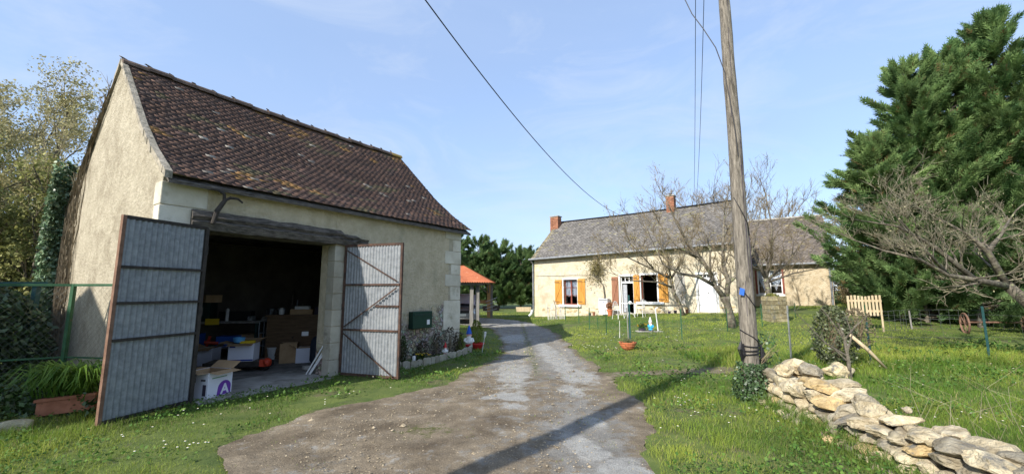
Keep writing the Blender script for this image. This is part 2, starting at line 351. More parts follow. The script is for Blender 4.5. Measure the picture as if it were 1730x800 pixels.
# front wall of the barn: render above, exposed rubble low down toward the far corner
def barn_front_mat():
    m = MG['render_wall'].copy(); m.name = 'render_over_rubble'; nt = m.node_tree; n = nt.nodes; l = nt.links; b = n['Principled BSDF']
    r0_ = [q for q in n if q.type == 'VALTORGB'][0]; r0_.color_ramp.elements[0].color = (.46, .385, .255, 1); r0_.color_ramp.elements[1].color = (.63, .545, .39, 1)  # render colour lightened and warmed to lift this shaded wall
    [q for q in n if q.type == 'MIX'][0].inputs[7].default_value = (.40, .335, .22, 1)
    base = b.inputs['Base Color'].links[0].from_socket; nrm = b.inputs['Normal'].links[0].from_node
    tc = [q for q in n if q.type == 'TEX_COORD'][0]
    vo = n.new('ShaderNodeTexVoronoi'); vo.feature = 'DISTANCE_TO_EDGE'; vo.inputs['Scale'].default_value = 13
    wp = n.new('ShaderNodeTexNoise'); wp.inputs['Scale'].default_value = 11; l.new(tc.outputs['Object'], wp.inputs[0])
    mx = n.new('ShaderNodeMix'); mx.data_type = 'VECTOR'; mx.inputs[0].default_value = .16; l.new(tc.outputs['Object'], mx.inputs[4]); l.new(wp.outputs['Color'], mx.inputs[5]); l.new(mx.outputs[1], vo.inputs[0])
    vc = n.new('ShaderNodeTexVoronoi'); vc.inputs['Scale'].default_value = 13; l.new(mx.outputs[1], vc.inputs[0])
    cr = n.new('ShaderNodeValToRGB'); cr.color_ramp.elements[0].position = .0; cr.color_ramp.elements[1].position = .16
    cr.color_ramp.elements[0].color = (.20, .17, .125, 1); cr.color_ramp.elements[1].color = (.56, .51, .41, 1); l.new(vo.outputs[0], cr.inputs[0])
    hs = n.new('ShaderNodeMix'); hs.data_type = 'RGBA'; hs.blend_type = 'MULTIPLY'; hs.inputs[0].default_value = .3; l.new(cr.outputs[0], hs.inputs[6]); l.new(vc.outputs['Color'], hs.inputs[7])
    sx = n.new('ShaderNodeSeparateXYZ'); l.new(tc.outputs['Object'], sx.inputs[0])
    # height of the bare rubble band grows toward the far corner (object y runs along the wall)
    ln = n.new('ShaderNodeMath'); ln.operation = 'MULTIPLY_ADD'; l.new(sx.outputs['Y'], ln.inputs[0]); ln.inputs[1].default_value = .24; ln.inputs[2].default_value = -.22
    nz = n.new('ShaderNodeTexNoise'); nz.inputs['Scale'].default_value = 3; nz.inputs['Detail'].default_value = 8; l.new(tc.outputs['Object'], nz.inputs[0])
    a = n.new('ShaderNodeMath'); a.operation = 'MULTIPLY_ADD'; l.new(nz.outputs[0], a.inputs[0]); a.inputs[1].default_value = 1.6; l.new(ln.outputs[0], a.inputs[2])
    s2 = n.new('ShaderNodeMath'); s2.operation = 'SUBTRACT'; l.new(a.outputs[0], s2.inputs[0]); l.new(sx.outputs['Z'], s2.inputs[1])
    r = n.new('ShaderNodeMapRange'); r.inputs[1].default_value = .66; r.inputs[2].default_value = .95; l.new(s2.outputs[0], r.inputs[0])
    fm = n.new('ShaderNodeMix'); fm.data_type = 'RGBA'; l.new(r.outputs[0], fm.inputs[0]); l.new(base, fm.inputs[6]); l.new(hs.outputs[2], fm.inputs[7])
    # grey-green algae streaks and reddish scars in the render
    st = n.new('ShaderNodeTexNoise'); st.inputs['Scale'].default_value = 1.1; st.inputs['Detail'].default_value = 9; st.inputs['Roughness'].default_value = .7
    mp = n.new('ShaderNodeMapping'); mp.inputs['Scale'].default_value = (1.4, 1.4, .6); mp.inputs['Location'].default_value = (3, 1, 2); l.new(tc.outputs['Object'], mp.inputs[0]); l.new(mp.outputs[0], st.inputs[0])
    sr = n.new('ShaderNodeMapRange'); sr.inputs[1].default_value = .56; sr.inputs[2].default_value = .72; sr.inputs[4].default_value = .65; l.new(st.outputs[0], sr.inputs[0])
    f2 = n.new('ShaderNodeMix'); f2.data_type = 'RGBA'; l.new(sr.outputs[0], f2.inputs[0]); l.new(fm.outputs[2], f2.inputs[6]); f2.inputs[7].default_value = (.28, .26, .18, 1)
    l.new(f2.outputs[2], b.inputs['Base Color'])
    bm = n.new('ShaderNodeBump'); bm.inputs['Distance'].default_value = .06; l.new(r.outputs[0], bm.inputs['Strength']); l.new(cr.outputs[0], bm.inputs['Height'])
    l.new(nrm.outputs[0], bm.inputs['Normal']); l.new(bm.outputs[0], b.inputs['Normal'])
    return m
MG['barn_front'] = barn_front_mat()
def house_mat():
    m = MG['render_wall'].copy(); m.name = 'farmhouse_render'; n = m.node_tree.nodes
    rs = [q for q in n if q.type == 'VALTORGB'][0]; rs.color_ramp.elements[0].color = (.50, .435, .31, 1); rs.color_ramp.elements[1].color = (.62, .56, .425, 1)
    mx = [q for q in n if q.type == 'MIX'][0]; mx.inputs[7].default_value = (.40, .315, .2, 1)
    return m
MG['house_wall'] = house_mat()
m_ = MG['house_wall'].copy(); m_.name = 'annexe_render'; [q for q in m_.node_tree.nodes if q.type == 'VALTORGB'][0].color_ramp.elements[0].color = (.40, .31, .19, 1)
[q for q in m_.node_tree.nodes if q.type == 'VALTORGB'][0].color_ramp.elements[1].color = (.58, .50, .36, 1); MG['annexe_wall'] = m_
# ================================================================ GROUND
RL_Y = [2.4, 3.84, 4.3, 4.8, 5.85, 7.27, 10.5, 14.4, 18, 19.5, 21, 24, 28]
RL_X = [-2.2, -2.5, -2.95, -2.95, -2.5, -1.15, -.25, -.42, -.95, -2.0, -3.4, -6.2, -9]
RR_Y = [2.4, 3.84, 5.85, 7.75, 11.56, 15, 17.5, 21, 23, 25, 28]
RR_X = [1.2, 1.36, 1.83, 1.85, 1.72, 1.72, 1.6, 1.0, .3, -1.8, -7]
def road_l(Y): return np.interp(Y, RL_Y, RL_X) + (fbm(np.asarray(Y), 3.3, 2.2) - .5) * .4 + (fbm(np.asarray(Y), 5.7, 9.) - .5) * .16
def road_r(Y): return np.interp(Y, RR_Y, RR_X) + (fbm(np.asarray(Y), 9.1, 2.0) - .5) * .42 + (fbm(np.asarray(Y), 1.7, 9.) - .5) * .16
def axis(lo, a, b, hi, step, g=1.16):
    v = list(np.arange(a, b + 1e-6, step)); x = a; s = step
    while x > lo: s *= g; x -= s; v.insert(0, x)
    x = b; s = step
    while x < hi: s *= g; x += s; v.append(x)
    return np.array(v)
gx = axis(-900, -12, 22, 900, .16); gy = axis(-300, -.5, 27, 1600, .16)
GX, GY = np.meshgrid(gx, gy)
inroad = (GX > road_l(GY) + .08) & (GX < road_r(GY) - .08) & (GY > 2.4) & (GY < 27.9)
GZ = terr(GX, GY) + (fbm(GX, GY, 1.1) - .5) * .05 * ((GX > -12) & (GX < 22) & (GY < 27)) - .07 * inroad
inbarn = None
nx, ny = len(gx), len(gy)
V = np.stack([GX.ravel(), GY.ravel(), GZ.ravel()], 1)
ii, jj = np.meshgrid(np.arange(nx - 1), np.arange(ny - 1)); a = (jj * nx + ii).ravel()
np_mesh('ground', V, np.stack([a, a + 1, a + nx + 1, a + nx], 1), MG['soil_grass'], kind='structure', smooth=True)

# driveway strip
ry = [2.42]
while ry[-1] < 27.6: ry.append(ry[-1] + max(.03, ry[-1] * .0085))
ry = np.array(ry); nu = 90
L_, R_ = road_l(ry), road_r(ry)
U = np.linspace(0, 1, nu)[None, :]
X = L_[:, None] * (1 - U) + R_[:, None] * U; Y = np.repeat(ry[:, None], nu, 1)
ruts = -.02 * np.exp(-((U - .28) / .1) ** 2) - .02 * np.exp(-((U - .74) / .1) ** 2)
Z = terr(X, Y) + .004 + (fbm(X, Y, 1.3) - .5) * .045 + (vnoise(X, Y, 9) - .5) * .012 + ruts
def ell(cx, cy, rx, ry_, rot=0, soft=1.):
    c, s = math.cos(rot), math.sin(rot); dx, dy = X - cx, Y - cy; u = (dx * c + dy * s) / rx; v = (-dx * s + dy * c) / ry_
    return np.clip(1.0 - .5 * (u * u + v * v), 0, 1)
pale = np.zeros_like(X)
for e in [(.02, 8.35, .32, 1.35, .0), (1.02, 10.3, .26, 2.6, .05), (1.25, 8.0, .35, .6, 0), (-.02, 6.45, .25, .3, .3), (-.02, 6.0, .13, .28, 1.2), (.75, 4.45, .16, .7, .35), (1.0, 3.9, .22, .32, .2), (1.02, 5.3, .12, .25, .2), (.95, 6.9, .2, .35, 0), (.1, 14.2, .5, 1.2, 0), (.6, 3.5, .3, .3, 0), (-.35, 6.45, .14, .14, 0)]:
    pale = np.maximum(pale, ell(*e))
grey = .2 + .5 * sst(5.5, 11, Y) + .5 * np.exp(-((X - .9) / .55) ** 2) * sst(9, 4, Y) + (fbm(X, Y, .9) - .5) * .5
grey -= .55 * sst(.3, 0, np.minimum(X - L_[:, None], R_[:, None] - X)); grey = np.clip(grey, 0, 1)
# gravelly turning area at the far end is paler
pale = np.maximum(pale, .62 * sst(18.2, 20, Y))
moss = np.clip(.62 - ((X - .5) / .22) ** 2, 0, 1) * sst(6.5, 9, Y) * .8 + .5 * np.clip(1 - ((X + 1.0) / .5) ** 2 - ((Y - 5.0) / .4) ** 2, 0, 1)
edge = np.minimum(X - L_[:, None], R_[:, None] - X); moss = np.clip(moss + .45 * sst(.25, 0, edge) * sst(5, 8, Y), 0, 1)
colr = np.stack([pale, grey, moss], -1).reshape(-1, 3)
a = (np.arange(len(ry) - 1)[:, None] * nu + np.arange(nu - 1)[None, :]).ravel()
np_mesh('driveway', np.stack([X.ravel(), Y.ravel(), Z.ravel()], 1), np.stack([a, a + 1, a + nu + 1, a + nu], 1), MG['driveway'], col=colr, kind='structure', smooth=True)

# barn geometry
A = Vector((-4.945, 5.623, 0)); th = .5843; D = Vector((math.sin(th), math.cos(th), 0)); N = Vector((-D.y, D.x, 0)); UP = Vector((0, 0, 1))
LB, WB, HE, HR = 6.43, 5.85, 3.25, 5.92
def BW(s, n, z): return A + D * s + N * n + UP * z
def in_barn(x, y, pad=0.):
    dx = x - A.x; dy = y - A.y; s = dx * D.x + dy * D.y; n = dx * N.x + dy * N.y
    return (s > -pad) & (s < LB + pad) & (n > -pad) & (n < WB + pad)

def bare(x, y):   # trodden patches in the grass
    t = np.exp(-((y - (8.15 + .16 * (x - 1.8))) / .28) ** 2) * (x > 1.5) * (x < 6.0) * .8
    t = np.maximum(t, np.exp(-((x - 4.3) / .5) ** 2 - ((y - 8.55) / .3) ** 2))
    t = np.maximum(t, .7 * np.exp(-((x + 1.6) / .8) ** 2 - ((y - 5.6) / .3) ** 2))
    return t

tx = np.linspace(1.75, 5.4, 60); tv = np.linspace(-1, 1, 9); TX = np.repeat(tx[:, None], 9, 1); cw = .22 + .12 * (fbm(tx, 2.2, 2.5) - .3) + .12 * np.exp(-((tx - 4.3) / .5) ** 2)
TY = 8.15 + .16 * (TX - 1.8) + tv[None, :] * cw[:, None] * (np.minimum(1, (5.5 - TX) * 1.2)) + (fbm(TX, TX * 0 + tv[None, :], 3) - .5) * .1; a = (np.arange(59)[:, None] * 9 + np.arange(8)[None, :]).ravel()
np_mesh('dirt_track', np.stack([TX.ravel(), TY.ravel(), (terr(TX, TY) + (fbm(TX, TY, 1.1) - .5) * .05 + .006).ravel()], 1), np.stack([a, a + 9, a + 10, a + 1], 1), MG['driveway'], col=np.tile([[0, .1, .42]], (TX.size, 1)), kind='structure', smooth=True)
# pebbles on the drive
n = 15000
py = 3 + 11 * rng.random(n) ** 1.6; pl, pr = road_l(py), road_r(py); px = pl + (pr - pl) * rng.random(n)
ps = (.0028 + .010 * rng.random(n) ** 5) * (1 + (rng.random(n) < .012) * 1.6)
base = np.array([[1, 0, 0], [0, 1, 0], [-1, 0, 0], [0, -1, 0], [0, 0, .8], [0, 0, -.5]])
F0 = np.array([[0, 1, 4], [1, 2, 4], [2, 3, 4], [3, 0, 4]])
pz = terr(px, py) + (fbm(px, py, 1.3) - .5) * .045 - .002
an = rng.random(n) * 6.28; ca, sa = np.cos(an), np.sin(an)
Vp = base[None] * (ps[:, None, None]) * (1 + .5 * rng.random((n, 6, 1))); Vx = Vp[..., 0] * ca[:, None] - Vp[..., 1] * sa[:, None]; Vy = Vp[..., 0] * sa[:, None] + Vp[..., 1] * ca[:, None]
V = np.stack([Vx + px[:, None], Vy + py[:, None], Vp[..., 2] + pz[:, None]], -1).reshape(-1, 3)
sh = (.4 + .8 * rng.random(n))
o = np_mesh('gravel', V, (F0[None] + (np.arange(n) * 6)[:, None, None]).reshape(-1, 3), MG['limestone'], col=np.repeat(sh[:, None] * np.array([[.95, .85, .72]]), 6, 0), kind='stuff')
tag(o, 'loose pebbles and stone chips scattered on the dirt drive', 'gravel', kind='stuff')

# ---------------------------------------------------------------- grass blades
def blades(name, x, y, z, h, w, c, lean=.5):
    n = len(x); a = rng.random(n) * 6.283; l = lean * rng.random(n) * h; da, db = np.cos(a), np.sin(a)
    b = rng.random(n) * 6.283; wx, wy = np.cos(b) * w / 2, np.sin(b) * w / 2
    def P(k, s, hz): return np.stack([x + da * l * k + wx * s, y + db * l * k + wy * s, z + h * hz], 1)
    V = np.stack([P(0, -1, 0), P(0, 1, 0), P(.35, .8, .6), P(.35, -.8, .6), P(1.0, .12, 1), P(1.0, -.12, 1)], 1).reshape(-1, 3)
    o0 = np.arange(n) * 6; F = np.concatenate([np.stack([o0, o0 + 1, o0 + 2, o0 + 3], 1), np.stack([o0 + 3, o0 + 2, o0 + 4, o0 + 5], 1)])
    return np_mesh(name, V, F, MG['grass_blade'], col=np.repeat(c, 6, 0), kind='stuff')
n = 560000
u = rng.random(n); gy_ = (2.6 ** .42 + u * (31 ** .42 - 2.6 ** .42)) ** (1 / .42)
gx_ = (rng.random(n) * 2 - 1) * (1.34 * gy_ + .8)
dl = gx_ - road_l(gy_); dr = road_r(gy_) - gx_
on = (dl > 0) & (dr > 0) & (gy_ < 27.9)
ed = np.minimum(dl, dr); ed_out = np.abs(np.where(np.abs(dl) < np.abs(dr), dl, dr))
keep = ~on | (rng.random(n) < .5 * np.exp(-ed / .10)); keep &= on | (rng.random(n) > .6 * np.exp(-ed_out / .12))
mid = on & (np.abs(gx_ - .5) < .2) & (gy_ > 7.5) & (gy_ < 17) & (fbm(gx_, gy_, 2.5) > .55); keep |= mid & (rng.random(n) < .35)
keep |= on & (fbm(gx_ + 40, gy_, 2.0) > .66) & (rng.random(n) < .12)
keep &= ~in_barn(gx_, gy_, -.02)
keep &= rng.random(n) > bare(gx_, gy_) * .85
hd = ((gx_ - 1.43) * .581 + (gy_ - 26) * .814); keep &= ~((hd > -.15) & (gx_ > 1.3) & (gx_ < 14))
x, y = gx_[keep], gy_[keep]; on = on[keep]
patch = .55 * fbm(x, y, .7) + .45 * fbm(x + 31, y + 7, .22); clump = fbm(x + 9, y + 3, 3.2)
h = np.full(len(x), .036)
lush = ((x > road_r(y)) & (y < 7.6)) ; h[lush] = .06
field = (x > 4.2) & (y < 9.3); h[field] = .062
h[(x > 4.2) & (x < 13) & (y > 8.0) & (y < 11.5)] = .10
h[(x < -4.6) & (y < 9)] = .07
strip = (np.abs(y - 9.4) < .5) & (x > 4.5) & (x < 12); h[strip] = .17
h = h * (.45 + 1.15 * clump) * (.6 + .8 * rng.random(len(x))) * (1 + .012 * y)
h[on] *= .55
w = .0034 * np.maximum(1, (y / 4)) ** .92 * (.8 + .5 * rng.random(len(x)))
t = np.clip((patch - .5) * 4.2 + .55 + (rng.random(len(x)) - .5) * .55, 0, 1)[:, None]
c = np.array([[.10, .185, .025]]) * (1 - t) + np.array([[.32, .37, .065]]) * t
thin = fbm(x + 60, y - 12, 1.1); h = h * (1 - .45 * (thin > .62)); dry = rng.random(len(x)) < .06 + .16 * (thin > .62); c *= (.75 + .5 * rng.random((len(x), 1))); c[dry] = np.array([.33, .29, .13])
o = blades('grass', x, y, terr(x, y) - .008, h, w, c, .95)
tag(o, 'short green lawn and verge grass either side of the drive', 'grass', kind='stuff')
# broad leaved weeds / clover
def leaf_quads(name, C, size, m, col, parent=None, up=.0, elong=1.6, kind=None, nrm=None, fold=.15):
    n = len(C); d = rng.normal(size=(n, 3)); d /= np.linalg.norm(d, axis=1)[:, None]
    q = rng.normal(size=(n, 3)); 
    if nrm is not None: q = q * .7 + nrm
    q[:, 2] += up; s = np.cross(d, q); s /= np.linalg.norm(s, axis=1)[:, None] + 1e-9; d = np.cross(q / (np.linalg.norm(q, axis=1)[:, None] + 1e-9), s)
    sz = np.asarray(size).reshape(-1, 1) * (.6 + .8 * rng.random((n, 1)))
    nn = np.cross(d, s)
    V = np.stack([C - d * sz * elong * .5, C + s * sz * .5 + nn * sz * fold, C + d * sz * elong * .5, C - s * sz * .5 + nn * sz * fold], 1).reshape(-1, 3)
    o0 = np.arange(n) * 4; F = np.stack([o0, o0 + 1, o0 + 2, o0 + 3], 1)
    return np_mesh(name, V, F, m, parent=parent, col=np.repeat(col, 4, 0), kind=kind)
n = 60000
y = 2.8 + 9 * rng.random(n) ** 1.4; x = (rng.random(n) * 2 - 1) * (1.34 * y + .5)
den = fbm(x + 20, y, 1.4)
k = ((x > road_r(y) + .1) | (x < road_l(y) - .1)) & ~in_barn(x, y) & (den > .5) & (rng.random(n) < .8) & (rng.random(n) > bare(x, y))
x, y = x[k], y[k]; z = terr(x, y) + .02 + .07 * rng.random(len(x)) * (1 + (x > 1.5))
t = rng.random((len(x), 1)); c = np.array([[.05, .12, .02]]) * (1 - t) + np.array([[.13, .22, .04]]) * t
o = leaf_quads('clover', np.stack([x, y, z], 1), np.full(len(x), .022) * np.maximum(1, y / 5), MG['leaf_olive'], c, up=1.4)
tag(o, 'low clover and broad weeds growing through the grass', 'weeds', kind='stuff')
# daisies
dz = []
for (cx, cy, sp, nn_) in [(-3.3, 4.35, .18, 12), (-3.9, 4.9, .5, 8), (-.6, 8.6, .25, 14), (-.9, 7.9, .8, 12), (2.1, 11.6, .5, 22), (2.6, 6.0, .5, 20), (2.3, 5.3, .4, 12), (3.2, 13.5, 1.2, 30), (6.5, 8.3, 1.6, 60), (9, 8.4, 1.3, 40), (-2.5, 6.3, .9, 14), (6.3, 15, 1.8, 24), (5, 5.4, .6, 22)]:
    for _ in range(nn_): dz.append((cx + random.gauss(0, sp), cy + random.gauss(0, sp * .7)))
db = MB(); dy = MB()
for (x0, y0) in dz:
    if road_l(y0) - .05 < x0 < road_r(y0) + .05: continue
    z0 = tz(x0, y0) + .06 + random.random() * .03; s = .011 * max(1, y0 / 6)
    db.lathe((x0, y0, z0), [(s * .4, -.003), (s, 0), (s * .5, .002)], 7); dy.lathe((x0, y0, z0 + .003), [(s * .4, 0), (0.0001, .004)], 6)
db = db.build('daisies', MG['white_petal'], kind='stuff'); tag(db, 'tiny white daisies dotted over the grass', 'daisies', kind='stuff')
dy.build('daisy_centres', MG['yellow_petal'], db)
# ================================================================ generic roof of small tiles
def tile_roof(name, lp, rp, rows, tw, mat_, parent, colf, th_=.014, jit=1., over=1.5, eavejit=.012, sag=0.):
    """lp / rp: polylines (eave -> ridge) of the left and right verge"""
    def along(pl):
        pl = [Vector(p) for p in pl]; ds = [0]
        for a, b in zip(pl, pl[1:]): ds.append(ds[-1] + (b - a).length)
        def f(k):
            q = k * ds[-1]
            for i in range(len(pl) - 1):
                if q <= ds[i + 1] + 1e-9 or i == len(pl) - 2:
                    return pl[i].lerp(pl[i + 1], (q - ds[i]) / (ds[i + 1] - ds[i]))
        return f, ds[-1]
    fl, ll = along(lp); fr, lr = along(rp); L = ((fl(0) - fr(0)).length); ncol = int(L / tw)
    V = []; F = []; Cc = []
    def S(u, k):
        p = fl(k).lerp(fr(k), u)
        if sag: p = p - UP * (sag * math.sin(math.pi * u) * (.4 + .6 * k) + .012 * mnoise.noise(Vector((u * 6, k * 5, 3.1))))
        return p
    ex = ll / rows
    for i in range(rows):
        k0 = i / rows; k1 = min(1.0, (i + over) / rows)
        off = (.5 if i % 2 else 0) + random.uniform(-.12, .12)
        for j in range(-1, ncol + 1):
            u0 = max(0, (j + off + .02) / ncol); u1 = min(1, (j + off + .98) / ncol)
            if u1 - u0 < .15 / ncol: continue
            dk = random.uniform(-1, 1) * eavejit / ll * jit
            slip = random.random() < .012
            if slip: dk -= .03 / ll
            a, b = S(u0, max(0, k0 + dk) if not slip else max(-.01, k0 + dk)), S(u1, max(0, k0 + dk)); c, d = S(u1, k1), S(u0, k1)
            nr = (b - a).cross(d - a); nr.normalize()
            if nr.z < 0: nr = -nr
            l0 = th_ * (1.35 + .45 * jit * random.random()); l1 = th_ * .15; tl = th_ * .5 * jit * random.uniform(-1, 1)
            lo = th_ * .35
            o = len(V)
            V += [a + nr * (l0 + tl), b + nr * (l0 - tl), c + nr * (l1 + .002), d + nr * (l1 + .002), a + nr * (l0 + tl - th_), b + nr * (l0 - tl - th_), c + nr * 0, d + nr * 0]
            F += [(o, o + 1, o + 2, o + 3), (o + 4, o + 5, o + 1, o), (o + 5, o + 6, o + 2, o + 1), (o + 7, o + 4, o, o + 3)]
            Cc += [colf((u0 + u1) / 2, k0)] * 8
    # underlay
    V = np.array([tuple(v) for v in V]); F = np.array(F)
    o = np_mesh(name, V, F, mat_, parent=parent, col=np.repeat(np.array(Cc), 1, 0))
    return o, S

# ================================================================ BARN
barn = thing('barn', 'tall rendered stone barn with steep lichened brown tile roof and wide open doorway', 'barn', tuple(BW(LB / 2, WB / 2, 0)))
s0, s1, hz = .60, 2.735, 2.50
w = MB()
def BX(mb, sa, sb, na, nb, za, zb, col=None): mb.obox(BW(sa, na, za), D * (sb - sa), N * (nb - na), UP * (zb - za), col)
BX(w, .45, s0, 0, .45, -.2, HE); BX(w, s1, LB - .45, 0, .45, -.2, HE); BX(w, s0, s1, 0.01, .45, 2.76, HE)
wf = w.build('front_wall', MG['barn_front'], barn)
# put the front wall's texture frame along the wall so the rubble band can follow it
def reframe(o):
    me = o.data; base = Vector(barn['_base']); rot = Matrix(((D.x, N.x, 0), (D.y, N.y, 0), (0, 0, 1)))
    # local x = across, y = along
    m3 = Matrix(((N.x, D.x, 0), (N.y, D.y, 0), (0, 0, 1)))
    for v in me.vertices: v.co = m3.inverted() @ (v.co + base - A)
    o.matrix_local = Matrix.Translation(A - base) @ m3.to_4x4()
reframe(wf); wf.data.flip_normals()
prof = [(-.16, 3.24), (.55, 3.72), (1.2, 4.25), (2.92, HR)]     # front slope: kicked eave then steep
def gz(n): 
    n = n if n < WB / 2 else WB - n
    return np.interp(n, [p[0] for p in prof], [p[1] for p in prof])
w = MB()
gp = [(0, -.2), (WB, -.2), (WB, gz(0) - .03), (WB - .55, gz(.55) - .03), (WB - 1.2, gz(1.2) - .03), (WB / 2, HR - .03), (1.2, gz(1.2) - .03), (.55, gz(.55) - .03), (0, gz(0) - .03)]
w.prism([BW(0, a, b) for a, b in gp], D * .45)
w.build('gable_wall', MG['render_wall'], barn)
w = MB(); w.prism([BW(LB - .45, a, b) for a, b in gp], D * .45); w.build('gable_wall', MG['render_wall'], barn)
w = MB(); BX(w, .45, LB - .45, WB - .45, WB, -.2, HE); w.build('back_wall', MG['render_wall'], barn)
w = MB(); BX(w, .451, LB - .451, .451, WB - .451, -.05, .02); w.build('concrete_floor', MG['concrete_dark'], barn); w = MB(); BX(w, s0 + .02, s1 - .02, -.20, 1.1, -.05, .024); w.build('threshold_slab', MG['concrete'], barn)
# loft boards that close the garage's ceiling
w = MB()
for i in range(11): BX(w, .46 + i * .5, .93 + i * .5, .46, WB - .46, 2.86 + .004 * (i % 2), 2.89 + .004 * (i % 2))
w.build('loft_floor', MG['old_wood'], barn)
# dark coloured linings on the inner wall faces
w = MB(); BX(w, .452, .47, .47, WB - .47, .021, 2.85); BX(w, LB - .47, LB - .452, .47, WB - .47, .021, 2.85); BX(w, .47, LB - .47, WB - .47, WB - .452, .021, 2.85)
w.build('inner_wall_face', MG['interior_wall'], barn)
# quoins
def quoin_run(seq, s_side, face_n, side_s, name='quoin'):
    for i, (za, zb, ln, gl) in enumerate(seq):
        q = MB(); sh = random.uniform(.85, 1.08); c = (sh, sh * .985, sh * .95)
        e = .012 + .006 * (i % 2)
        if s_side == 'L': a = BW(-e, -e, za); q.obox(a, D * (ln + e), N * (gl + e), UP * (zb - za - .012), c)
        else: a = BW(LB - ln, -e, za); q.obox(a, D * (ln + e), N * .3, UP * (zb - za - .012), c)
        ob = q.build(name, MG['quoin_stone'], barn)
        bv = ob.modifiers.new('bevel', 'BEVEL'); bv.width = .012; bv.segments = 2
quoin_run([(0, .5, .56, .24), (.5, 1.02, .54, .2), (1.02, 1.5, .56, .26), (1.5, 2.02, .55, .2), (2.02, 2.5, .54, .27), (2.5, 2.82, .42, .2), (2.82, 3.16, .56, .26)], 'L', 0, 0)
quoin_run([(.28, .62, .5, 0), (.62, 1.36, .62, 0), (1.36, 1.72, .38, 0), (1.72, 2.03, .58, 0), (2.03, 2.3, .36, 0), (2.3, 2.64, .6, 0), (2.64, 2.95, .3, 0), (2.95, 3.2, .6, 0)], 'R', 0, 0)
# block jamb to the right of the doorway
for i in range(8):
    za, zb = .0 + i * .31, .31 + i * .31
    q = MB(); sh = random.uniform(.88, 1.1); BX(q, s1 - .012, s1 + .215, -.014 - .004 * (i % 2), .22, za + .004, zb - .006, (sh, sh, sh * .97)); ob = q.build('jamb_block', MG['block'], barn)
    bv = ob.modifiers.new('bevel', 'BEVEL'); bv.width = .008; bv.segments = 2
q = MB(); BX(q, s0 - .07, s0 + .012, -.02, .14, 0, 2.5); q.build('door_post', MG['old_wood'], barn)
# lintel beam: rough, tapering and broken at the far end
q = MB(); st = 34; ring = []
vs = []; fs = []
for i in range(st + 1):
    s = .36 + (3.42 - .36) * i / st; k = i / st
    top = 2.80 - .03 * k + .02 * mnoise.noise(Vector((s * 4, 0, 1))) - (.07 if k > .8 else 0) - (.05 if k > .93 else 0)
    bot = 2.50 + .012 * mnoise.noise(Vector((s * 5, 2, 1))) + (.03 if k > .9 else 0)
    fr = -.10 + .03 * mnoise.noise(Vector((s * 3, 5, 1)))
    mid = (top + bot) / 2 + .03 * mnoise.noise(Vector((s * 2, 9, 1)))
    vs += [BW(s, fr + .04, top), BW(s, fr - .01, mid + .05), BW(s, fr + .03, mid), BW(s, fr - .02, mid - .03), BW(s, fr + .02, bot), BW(s, .3, bot), BW(s, .3, top)]
for i in range(st):
    for k in range(7): a = i * 7 + k; b = i * 7 + (k + 1) % 7; fs.append((a, b, b + 7, a + 7))
fs += [tuple(range(7)), tuple(range(st * 7 + 6, st * 7 - 1, -1))]
q.add(vs, fs); q.build('lintel_beam', MG['beam_wood'], barn)
q = MB(); BX(q, s0 + .001, s1 - .02, .22, .449, 2.5, 2.759); q.build('inner_lintel', MG['beam_wood'], barn)
# forged bracket and roller cover under the eave
q = MB(); q.tube([BW(.60, -.14, 2.60), BW(.64, -.15, 2.80), BW(.74, -.15, 3.0)], [.028, .036, .03], 8)
q.tube([BW(.72, -.15, 2.97), BW(.71, -.16, 3.07), BW(.62, -.16, 3.12), BW(.5, -.14, 3.12)], [.026, .024, .022, .018], 7)
q.tube([BW(.73, -.15, 2.98), BW(.80, -.16, 3.03), BW(.9, -.17, 3.03), BW(.97, -.17, 2.98)], [.024, .022, .018, .014], 7)
q.build('iron_bracket', MG['dark_iron'], barn)
q = MB(); q.tube([BW(.5, -.13, 3.14), BW(1.12, -.13, 3.14)], .035, 8); q.build('eave_pole', MG['beam_wood'], barn)
# cracks and old mortar ridge under the eave
q = MB()
for i in range(60):
    pass
# roof
def barn_col(u, k):
    r = random.random(); base = np.array(random.choice([(.118, .074, .060), (.105, .068, .056), (.135, .082, .064), (.088, .062, .054), (.145, .09, .068)]))
    n1 = mnoise.noise(Vector((u * 5, k * 4, 2))); n2 = mnoise.noise(Vector((u * 16, k * 11, 8))); n3 = mnoise.noise(Vector((u * 7 + 3, k * 9, 5)))
    top = float(sst(.7, 1.0, k))
    lich = n1 * .8 + n2 * .7 + top * .30 - .50 + (.8 if (u > .93 and k > .9) else 0)
    base = base * (1 + .35 * n3) * random.uniform(.88, 1.14)
    if lich > 0 and r < min(.85, .25 + lich * 2.2): return tuple(np.array([.33, .19, .07]) * random.uniform(.5, 1.0) + base * .2)
    if r > .985: return tuple(np.array([.42, .38, .33]) * random.uniform(.6, 1.1))
    if n3 > .28 and r < .5: return tuple(base * .5 + np.array([.06, .065, .03]))
    if r < .06: return tuple(base * 1.55)
    return tuple(base)
lp = [BW(.035, n, z) for n, z in prof]; rp = [BW(LB + .28, n, z) for n, z in prof]
rf, Sb = tile_roof('roof', lp, rp, 50, .15, MG['tile'], barn, barn_col, th_=.013, jit=.7, eavejit=.016, sag=.09)
lp2 = [BW(-.02, WB - n, z) for n, z in prof]; rp2 = [BW(LB + .28, WB - n, z) for n, z in prof]
tile_roof('rear_roof', lp2, rp2, 34, .3, MG['tile'], barn, barn_col, th_=.02)
q = MB()          # roof deck just below the tiles
